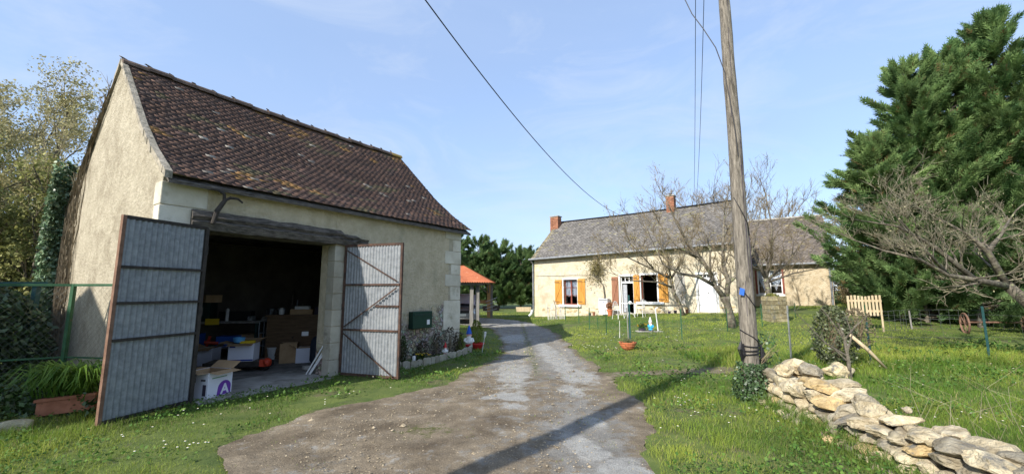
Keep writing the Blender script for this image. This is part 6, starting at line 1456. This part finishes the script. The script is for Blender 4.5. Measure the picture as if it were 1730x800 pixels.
bare_tree('fruit_tree', 'twiggy bare tree just right of the timber pole hiding the annexe window', tuple(B),
    [(B - UP * .1, .16), (B + V3(-.05, 0, .8), .12), (B + V3(-.15, 0, 1.6), .11)],
    [[(B + V3(-.15, 0, 1.6), .09), (B + V3(-.5, 0, 2.4), .06), (B + V3(-.9, .1, 3.6), .04), (B + V3(-1.0, .2, 5.0), .02)], [(B + V3(-.15, 0, 1.6), .09), (B + V3(.2, 0, 2.6), .06), (B + V3(.3, 0, 4.0), .035), (B + V3(.2, .1, 5.4), .018)],
     [(B + V3(-.1, 0, 1.5), .07), (B + V3(.8, 0, 2.2), .045), (B + V3(1.6, 0, 3.2), .03), (B + V3(2.1, 0, 4.2), .018)], [(B + V3(-.1, 0, 1.4), .05), (B + V3(1.0, -.1, 1.8), .03), (B + V3(2.0, -.2, 2.0), .018)], [(B + V3(-.2, 0, 1.9), .05), (B + V3(-1.2, 0, 2.3), .035), (B + V3(-2.0, 0, 2.9), .02)]],
    'twig', 8, gen=4, ln0=1.05, leaves=(1800, .026, ((.26, .21, .11), (.38, .31, .18)), 'leaf_olive'), twr=.007, kids=(2, 4), maxtw=8000)
# bare trees behind the house
for i, (x_, y_, h_, lab) in enumerate([(15.5, 30.5, 9.2, 'tallest bare tree rising behind the farmhouse roof'), (19.5, 31, 8.6, 'bare tree behind the right end of the annexe roof'), (12.2, 33, 8.6, 'bare tree far behind the chimney side of the roof')]):
    B = V3(x_, y_, 0)
    bare_tree('bare_tree', lab, tuple(B), [(B, .2), (B + UP * 3.2, .15)], [[(B + UP * 3.1, .12), (B + V3(math.cos(a) * k * .5, math.sin(a) * k * .5, 3.2 + (h_ - 3.2) * .5), .07), (B + V3(math.cos(a) * k, math.sin(a) * k, h_ - 1.2), .03)] for a, k in ((0, 1.2), (1.5, 2.0), (2.9, 2.2), (4.2, 1.5), (5.4, 2.1))], 'twig', 20 + i, gen=3, ln0=1.7, twr=.012, group='bare trees behind the farmhouse')
# shrubby brown thicket right of the annexe
for i, (x_, y_, r_, h_, lab) in enumerate([(18.75, 22.9, .9, 2.4, 'brown leafless thicket beside the annexe gable'), (19.9, 23.3, 1.1, 3.2, 'ochre leafless thicket between annexe and conifers'), (20.9, 26.0, 1.7, 5.2, 'tallest pale thicket rising behind the other thickets')]):
    shrub('thicket', lab, 'bush', (x_, y_, tz(x_, y_)), r_, h_, 3400, ((.17, .13, .05), (.33, .27, .13)), .05, 'round', 'leaf_olive', 60, 'thickets by the annexe', .2)
# right hand leaning tree
B = V3(12.45, 9.35, 0)
bare_tree('apple_tree', 'lichened bare apple tree leaning in from the right edge', tuple(B),
    [(B - UP * .1, .16), (B + V3(-.25, 0, .6), .13), (B + V3(-.75, 0, 1.3), .115), (B + V3(-1.2, 0, 1.75), .105)],
    [[(B + V3(-1.15, 0, 1.7), .085), (B + V3(-2.0, -.1, 1.85), .06), (B + V3(-2.7, -.2, 1.95), .04), (B + V3(-3.4, -.3, 2.3), .035), (B + V3(-4.2, -.3, 2.5), .02)], [(B + V3(-1.2, 0, 1.75), .08), (B + V3(-1.5, 0, 2.5), .055), (B + V3(-1.9, 0, 2.9), .03), (B + V3(-2.4, 0, 3.2), .02)],
     [(B + V3(-.9, 0, 1.4), .07), (B + V3(-.3, 0, 2.0), .05), (B + V3(.2, 0, 2.6), .03), (B + V3(.3, 0, 3.2), .02)], [(B + V3(-.5, 0, .95), .07), (B + V3(.2, 0, 1.5), .05), (B + V3(.9, 0, 1.8), .03)],
     [(B + V3(-2.0, -.1, 1.85), .06), (B + V3(-2.7, 0, 2.6), .045), (B + V3(-3.4, .1, 3.1), .03), (B + V3(-4.0, .1, 3.2), .015)], [(B + V3(-1.5, 0, 2.5), .06), (B + V3(-.9, .2, 2.9), .03), (B + V3(-.5, .3, 3.3), .02)], [(B + V3(-2.7, -.2, 1.95), .04), (B + V3(-3.3, -.3, 2.6), .02), (B + V3(-3.7, -.4, 3.0), .012)]],
    'twig_lichen', 11, gen=4, ln0=.85, upb=.08, leaves=(900, .02, ((.3, .27, .14), (.4, .36, .22)), 'leaf_olive'), twr=.0045, kids=(3, 5), maxtw=20000)
b = MB()
# ivy covered shrub with broken branches behind the stone wall
B = V3(7.0, 9.2, 0)
t = shrub('ivy_shrub', 'rounded dark shrub smothered in ivy and dry twigs behind the stone wall', 'bush', (6.95, 9.0, 0), .42, 1.25, 2300, ((.05, .07, .03), (.15, .17, .09)), .036, 'column', 'leaf_ivy', 70)
t = shrub('ivy_shrub', 'brown twiggy half of the ivy shrub nearer the teal stake', 'bush', (7.55, 9.1, .35), .34, .85, 900, ((.12, .095, .055), (.26, .21, .14)), .026, 'round', 'leaf_olive', 50)
bt = thing('broken_sapling', 'small dead sapling with split branches in front of the ivy shrub', 'tree', (6.2, 7.75, 0)); B = V3(6.2, 7.75, 0)
b = MB(); b.tube([B - UP * .05, B + UP * .35, B + V3(-.03, 0, .75), B + V3(-.12, 0, 1.0)], [.035, .03, .024, .015], 7)
for (a_, c_, e_) in [((0, 0, .3), (-.25, 0, .55), (-.75, .1, .95)), ((0, 0, .4), (-.4, 0, .65), (-1.0, -.1, 1.25)), ((-.03, 0, .7), (.2, 0, .95), (.45, 0, 1.15)), ((-.03, 0, .7), (-.2, .1, 1.1), (-.35, .1, 1.3)), ((0, 0, .5), (.12, 0, .8), (.1, .1, 1.2))]:
    b.tube([B + V3(*a_), B + V3(*c_), B + V3(*e_)], [.018, .012, .004], 5)
    for k in range(5): p = (B + V3(*c_)).lerp(B + V3(*e_), random.random()); b.tube([p, p + V3(random.uniform(-.25, .25), random.uniform(-.1, .1), random.uniform(-.05, .3))], [.005, .002], 3)
b.build('stems', MG['bark'], bt)
b = MB(); b.tube([(6.95, 8.6, .72), (7.25, 8.55, .42), (7.55, 8.5, .05)], [.03, .038, .022], 8); tag(b.build('fallen_branch', MG['pale_timber'], smooth=True), 'barkless split branch leaning against the ivy shrub', 'branch')
# rusty implement wheels under the conifers
t = thing('farm_implement', 'rusty two wheeled farm implement standing in the grass under the conifers', 'farm machine', (15.6, 13.9, .3))
for x_ in (14.6, 16.6):
    b = MB(); P = V3(x_, 13.4, tz(x_, 13.4) + .32)
    b.tube([P + V3(.14 * math.cos(a), .26 * math.cos(a) , .32 * math.sin(a)) for a in np.linspace(0, 2 * math.pi, 22)], .028, 6)
    for k in range(4): a = k * math.pi / 4; b.tube([P + V3(.14 * math.cos(a), .26 * math.cos(a), .32 * math.sin(a)), P - V3(.14 * math.cos(a), .26 * math.cos(a), .32 * math.sin(a))], .012, 4)
    b.build('wheel', MG['rust_bright'], t)
b = MB(); b.tube([(14.6, 13.4, .6), (16.6, 13.4, .6)], .03, 6); b.build('axle', MG['rust_bright'], t)

# ================================================================ CONIFERS
def conifer(name, label, base, H, Rd, n, seed, group, cols, sz=.16, low=.02, shape=.8, lean=(0, 0), lump=.42, facing=None):
    t = thing(name, label, 'conifer', base, group); g = np.random.default_rng(seed); B = np.array(base)
    b = MB(); b.tube([tuple(B), tuple(B + [lean[0] * .5, lean[1] * .5, H * .5]), tuple(B + [lean[0], lean[1], H * .9])], [.019 * H, .011 * H, .015], 8); b.build('trunk', MG['bark'], t)
    nl = int(210 * H / 10 * Rd / 2.5); la = g.random(nl) * 6.283; lz = low + (1 - low) * g.random(nl) ** .85 * 1.0
    prof_ = lambda z: np.clip((1 - z), 0, 1) ** shape * np.clip(.8 + z * 2.0, 0, 1)
    ll = Rd * prof_(lz) * (1 - lump + lump * 2.1 * g.random(nl) ** 1.6) + .22; rise = .4 + .7 * g.random(nl) + 2.2 * np.clip(lz - .82, 0, 1) * 4
    lb = MB()
    for i in range(nl):
        p0 = B + [lean[0] * lz[i], lean[1] * lz[i], lz[i] * H * .93]; e = p0 + [math.cos(la[i]) * ll[i], math.sin(la[i]) * ll[i], rise[i] * ll[i] * .5]
        lb.tube([tuple(p0), tuple((p0 + e) / 2 + [0, 0, -.06 * ll[i]]), tuple(e)], [.03, .018, .006], 4, cap=False)
    lb.build('limbs', MG['bark'], t)
    i = g.integers(0, nl, n); w_ = ll[i] / ll.max(); keep_ = g.random(n) < .35 + .65 * w_; i = i[keep_]; n = len(i)
    k = 1.08 - g.random(n) ** 1.35 * .83
    dirx, diry = np.cos(la[i]), np.sin(la[i]); L_i = ll[i]
    P = np.stack([B[0] + lean[0] * lz[i] + dirx * L_i * k, B[1] + lean[1] * lz[i] + diry * L_i * k, B[2] + lz[i] * H * .93 + rise[i] * L_i * .5 * k ** 1.4 - .05 * L_i * np.sin(k * 3.1)], 1)
    P += g.normal(size=(n, 3)) * (.03 + .075 * (L_i * np.maximum(0, 1.12 - k))[:, None]) * [1, 1, .6]
    # spray: outward & up axis, side axis
    dout = np.stack([dirx, diry, rise[i] * .9], 1) + g.normal(size=(n, 3)) * .3; dout /= np.linalg.norm(dout, axis=1)[:, None]
    sd_ = np.cross(dout, g.normal(size=(n, 3)) * .8 + [0, 0, 1.0]); sd_ /= np.linalg.norm(sd_, axis=1)[:, None] + 1e-9
    s_ = sz * 1.5 * (.5 + .9 * g.random(n))[:, None]
    # 5 narrow leaflets per spray: one tip, four side; each a thin quad-kite
    VV = []; lf = [(0, 0, 1.4, .05), (.05, .7, .7, .055), (.05, -.7, .7, .055), (.4, .6, .55, .05), (.4, -.6, .55, .05), (.75, .5, .42, .045), (.75, -.5, .42, .045)]
    nn_ = np.cross(dout, sd_)
    for (st_, an_, ln_, wd_) in lf:
        o_ = P + dout * s_ * st_; d_ = dout * math.cos(an_) + sd_ * math.sin(an_) + nn_ * (g.random((n, 1)) - .5) * .3; w2 = -dout * math.sin(an_) + sd_ * math.cos(an_)
        VV.append(np.stack([o_, o_ + d_ * s_ * ln_ * .45 + w2 * s_ * wd_ * 1.25, o_ + d_ * s_ * ln_, o_ + d_ * s_ * ln_ * .45 - w2 * s_ * wd_ * 1.25], 1))
    V = np.stack(VV, 1).reshape(-1, 3); o0 = np.arange(n * 7) * 4; F = np.stack([o0, o0 + 1, o0 + 2, o0 + 3], 1)
    tt = np.clip(.5 + .9 * (fbm(P[:, 0] * 1.3 + P[:, 1], P[:, 2] * 1.3, 1.0) - .5) + g.normal(size=n) * .16 + (g.random(nl)[i] - .5) * .5, 0, 1)[:, None]; c = np.array([cols[0]]) * (1 - tt) + np.array([cols[1]]) * tt; br = g.random(n) < .035; c[br] = np.array([.16, .11, .05])
    np_mesh('foliage', V, F, MG['conifer'], parent=t, col=np.repeat(c, 28, 0))
    return t
cc1 = ((.055, .12, .04), (.22, .31, .11)); cc2 = ((.05, .105, .04), (.17, .25, .09))
GR = 'big conifers at the right'
conifer('cypress_tree', 'left shoulder of the conifer group, its lowest crown, beside the annexe', (14.7, 16.0, .4), 7.6, 2.3, 30000, 31, GR, cc1, .17)
conifer('cypress_tree', 'second conifer from the left with a ragged double top', (16.4, 16.0, .4), 11.0, 3.0, 38000, 32, GR, cc1, .17)
conifer('cypress_tree', 'third conifer from the left with a slim pointed top', (17.9, 15.8, .4), 11.6, 3.0, 40000, 33, GR, cc1, .17)
conifer('cypress_tree', 'tallest conifer, near the right edge of the picture', (19.2, 15.2, .3), 12.9, 3.2, 44000, 34, GR, cc1, .17)
conifer('cypress_tree', 'rightmost conifer cut by the edge of the picture', (21.6, 15.0, .3), 11.0, 3.3, 26000, 35, GR, cc1, .19)
conifer('spruce_tree', 'low dark spruce filling the gap under the big conifers', (16.0, 14.2, .3), 4.0, 2.2, 26000, 36, GR, cc2, .15, shape=.8)
conifer('spruce_tree', 'low dark spruce behind the rusty implement', (19.4, 13.9, .3), 4.4, 2.6, 26000, 37, GR, cc2, .15, shape=.8)
conifer('spruce_tree', 'low spruce between picket gate and rusty implement', (15.2, 15.2, .3), 3.4, 1.5, 12000, 38, GR, cc2, .15, shape=.8)
for i, (x_, y_, h_) in enumerate([(-10.2, 39, 6.4), (-7.6, 38.6, 6.6), (-5.4, 38.2, 6.9), (-3.2, 38, 6.1), (-1.2, 38, 5.7), (.8, 38.2, 5.1), (2.6, 38.6, 4.8), (4.6, 39, 4.4)]):
    conifer('hedge_conifer', ['conifer of the far hedge hidden mostly by the barn, first from the left', 'second conifer of the far hedge from the left', 'tallest conifer of the far hedge, just right of the barn corner', 'fourth conifer of the far hedge, above the carport post', 'fifth conifer of the far hedge, above the grey trough', 'sixth conifer of the far hedge, lower than its neighbours to the left', 'seventh conifer of the far hedge beside the farmhouse eaves', 'last conifer of the far hedge behind the farmhouse'][i], (x_, y_, 0), h_, 1.9, 13000, 50 + i, 'conifers of the far hedge', cc2, .26, shape=.36, lump=.25)

# ================================================================ LEFT TREE MASS
B = V3(-14.5, 11.5, 0)
bare_tree('budding_tree', 'tall tree with sparse yellowish spring leaves left of the barn', tuple(B), [(B, .28), (B + UP * 1.6, .22)],
    [[(B + UP * 1.5, .16), (B + V3(.8, 0, 3.6), .1), (B + V3(1.1, 0, 5.0), .06), (B + V3(1.3, 0, 6.4), .025)], [(B + UP * 1.5, .14), (B + V3(-.6, 0, 3.8), .09), (B + V3(-.8, 0, 5.6), .03)], [(B + UP * 1.3, .12), (B + V3(1.9, 0, 3.0), .08), (B + V3(2.8, .3, 4.6), .04), (B + V3(3.0, .3, 5.4), .02)],
     [(B + UP * 1.2, .12), (B + V3(.6, -1.2, 2.6), .08), (B + V3(1.2, -1.8, 4.3), .04)], [(B + UP * 1.2, .1), (B + V3(2.2, -.5, 2.2), .06), (B + V3(3.2, -.2, 3.2), .03)]],
    'twig_pale', 61, gen=3, ln0=1.25, leaves=(38000, .042, ((.26, .23, .10), (.50, .46, .25)), 'leaf_olive'), twr=.008, kids=(3, 5), maxtw=14000)
B = V3(-11.6, 9.9, 0)
bare_tree('budding_tree', 'dense olive leaved bush tree filling the gap between fence and barn', tuple(B), [(B, .15), (B + UP * .8, .12)],
    [[(B + UP * .7, .1), (B + V3(math.cos(a) * 1.0, math.sin(a) * .8, 2.0), .06), (B + V3(math.cos(a) * 1.5, math.sin(a) * 1.2, 3.4), .025)] for a in (0, 1.2, 2.3, 3.4, 4.5, 5.5)],
    'twig', 62, gen=3, ln0=1.0, leaves=(24000, .05, ((.12, .14, .04), (.36, .35, .13)), 'leaf_olive'), twr=.008, kids=(3, 5))
B = V3(-14.2, 8.2, 0)
bare_tree('budding_tree', 'dense olive leaved bush tree at the left edge of the picture', tuple(B), [(B, .15), (B + UP * .8, .12)],
    [[(B + UP * .7, .1), (B + V3(math.cos(a) * 1.0, math.sin(a) * .8, 2.0), .06), (B + V3(math.cos(a) * 1.5, math.sin(a) * 1.2, 3.6), .025)] for a in (0, 1.2, 2.3, 3.4, 4.5, 5.5)],
    'twig', 63, gen=3, ln0=1.0, leaves=(24000, .05, ((.12, .14, .04), (.36, .35, .13)), 'leaf_olive'), twr=.008, kids=(3, 5))
B = V3(-19.5, 14.5, 0)
bare_tree('budding_tree', 'pale beige budding tree farthest behind the fence at the left edge', tuple(B), [(B, .28), (B + UP * 1.8, .22)],
    [[(B + UP * 1.6, .14), (B + V3(math.cos(a) * 1.3, math.sin(a) * 1.0, 4.4), .08), (B + V3(math.cos(a) * 2.2, math.sin(a) * 1.6, 7.2 + .6 * math.sin(a * 3)), .03)] for a in (.1, 1.1, 2.2, 3.2, 4.2, 5.3)],
    'twig_pale', 64, gen=3, ln0=1.5, leaves=(34000, .055, ((.26, .23, .10), (.50, .46, .25)), 'leaf_olive'), twr=.01, kids=(3, 5), maxtw=12000)
for i, (x_, y_, r_, h_, lab) in enumerate([(-8.9, 6.9, .9, 1.6, 'dark ivy bush behind the mesh fence beside the gable'), (-10.4, 7.4, 1.2, 1.9, 'dark bush behind the fence left of the gable ivy'), (-11.8, 7.0, 1.3, 1.9, 'dark bush at the far left behind the fence')]):
    shrub('dark_bush', lab, 'bush', (x_, y_, 0), r_, h_, 6000, ((.025, .055, .02), (.09, .15, .06)), .055, 'round', 'leaf_ivy', 20, 'dark bushes behind the fence')
# low ground cover inside the fence
n = 9000; x = -9.5 + 4.2 * rng.random(n); y = 4.9 + 1.7 * rng.random(n); k = ~in_barn(x, y, .05) & (y > 5.25 + .25 * np.sin(x * 3)); x, y = x[k], y[k]
z = .03 + rng.random(len(x)) ** 2 * .3 * (.4 + fbm(x, y, 1.5)); tt = rng.random((len(x), 1))
o = leaf_quads('ground_ivy', np.stack([x, y, z], 1), np.full(len(x), .045), MG['leaf_ivy'], np.array([[.02, .05, .012]]) * (1 - tt) + np.array([[.07, .13, .03]]) * tt, up=.8)
tag(o, 'dark trailing ivy covering the ground along the mesh fence', 'ground cover', kind='stuff')
# daylily in terracotta trough
t = thing('trough_planter', 'old terracotta trough with a tuft of long green leaves by the near garage door', 'planter', (-5.85, 5.6, 0))
b = MB(); P = V3(-6.05, 5.42, .02); ax = V3(.62, .12, .06); b.obox(P, ax, V3(-.04, .24, 0), UP * .17); b.obox(P + UP * .171 - V3(.02, .02, 0), ax * 1.05, V3(-.045, .28, 0), UP * .035); ob = b.build('trough', MG['terracotta_old'], t)
n = 420; a = rng.random(n) * 6.283; L_ = .25 + .28 * rng.random(n); bx_ = -5.85 + rng.normal(size=n) * .17; by_ = 5.62 + rng.normal(size=n) * .06
V = []; F = []; cL = []
for i in range(n):
    d_ = np.array([math.cos(a[i]), math.sin(a[i]), 0]); s_ = np.array([-d_[1], d_[0], 0]) * .009; b0 = np.array([bx_[i], by_[i], .2]); q1 = b0 + d_ * L_[i] * .25 + [0, 0, L_[i] * .75]; q2 = b0 + d_ * L_[i] * .7 + [0, 0, L_[i] * .9]; q3 = b0 + d_ * L_[i] * 1.05 + [0, 0, L_[i] * .55]
    o_ = len(V); V += [b0 - s_, b0 + s_, q1 + s_, q1 - s_, q2 + s_ * .8, q2 - s_ * .8, q3 + s_ * .1, q3 - s_ * .1]; F += [(o_, o_ + 1, o_ + 2, o_ + 3), (o_ + 3, o_ + 2, o_ + 4, o_ + 5), (o_ + 5, o_ + 4, o_ + 6, o_ + 7)]; k = random.random(); cL += [[lerp(.05, .16, k), lerp(.13, .27, k), lerp(.015, .04, k)]] * 8
np_mesh('long_leaves', np.array(V), np.array(F), MG['grass_blade'], parent=t, col=np.array(cL))
# wooden wheel & teal frame behind the fence at the left edge
t = thing('cart_wheel', 'dark round wooden cart wheel leaning behind the fence at the left edge', 'wheel', (-9.1, 6.4, 0)); P = V3(-8.75, 6.15, .62)
b = MB(); b.tube([P + V3(.5 * math.cos(a), .12 * math.cos(a), .58 * math.sin(a)) for a in np.linspace(0, 2 * math.pi, 30)], .045, 6); b.build('rim', MG['old_wood'], t)
for k in range(5): a = k * math.pi / 5; b = MB(); b.tube([P + V3(.5 * math.cos(a), .12 * math.cos(a), .58 * math.sin(a)), P - V3(.5 * math.cos(a), .12 * math.cos(a), .58 * math.sin(a))], .022, 5); b.build('spoke', MG['old_wood'], t)
b = MB(); b.lathe(P, [(.08, -.08), (.1, 0), (.08, .08)], 12, axis=(-.2, 1, 0)); b.build('hub', MG['old_wood'], t)
t = thing('timber_frame', 'old teal painted timber frame standing in the shade behind the fence', 'frame', (-9.5, 7.2, 0))
b = MB(); b.bar((-9.5, 7.2, 0), (-9.6, 7.2, 1.75), .1, .1, (1, 0, 0)); b.build('post', MG['teal_paint'], t); b = MB(); b.bar((-8.5, 7.35, 0), (-8.5, 7.35, 1.75), .08, .08, (1, 0, 0)); b.build('post', MG['teal_paint'], t)
b = MB(); b.bar((-9.8, 7.15, 1.72), (-8.3, 7.38, 1.72), .1, .08); b.build('top_beam', MG['teal_paint'], t)
# tall weeds by the stone wall and the field edge (stuff)
n = 9000; s_ = rng.random(n) * cd[-1]; x = np.interp(s_, cd, [p[0] for p in cl]) + np.where(rng.random(n) < .5, -.33, .36) + rng.normal(size=n) * .09; y = np.interp(s_, cd, [p[1] for p in cl]) + rng.normal(size=n) * .06
h = .08 + .16 * rng.random(n) ** 1.5; tt = rng.random((n, 1)); o = blades('tall_grass', x, y, np.zeros(n), h, np.full(n, .005), np.array([[.07, .15, .02]]) * (1 - tt) + np.array([[.22, .29, .07]]) * tt, 1.0)
tag(o, 'longer tufts of grass along the foot of the stone wall', 'grass', kind='stuff')
# dried stalks at right edge
b = MB()
for i in range(26):
    x_ = random.uniform(4.6, 6.6); y_ = random.uniform(3.6, 5.4); l_ = random.uniform(.3, .7); b.tube([(x_, y_, 0), (x_ + random.uniform(-.2, .3), y_ + random.uniform(-.1, .2), l_ * .6), (x_ + random.uniform(-.4, .6), y_ + random.uniform(-.1, .3), l_)], [.003, .0025, .001], 3)
tag(b.build('dry_stalks', MG['twig_pale'], kind='stuff'), 'dry straw coloured stalks standing in the grass at the right edge', 'dry stalks', kind='stuff')

# rendering defaults and clean-up of helper tags
scene.render.engine = 'CYCLES'
for o in scene.objects:
    if '_base' in o: del o['_base']
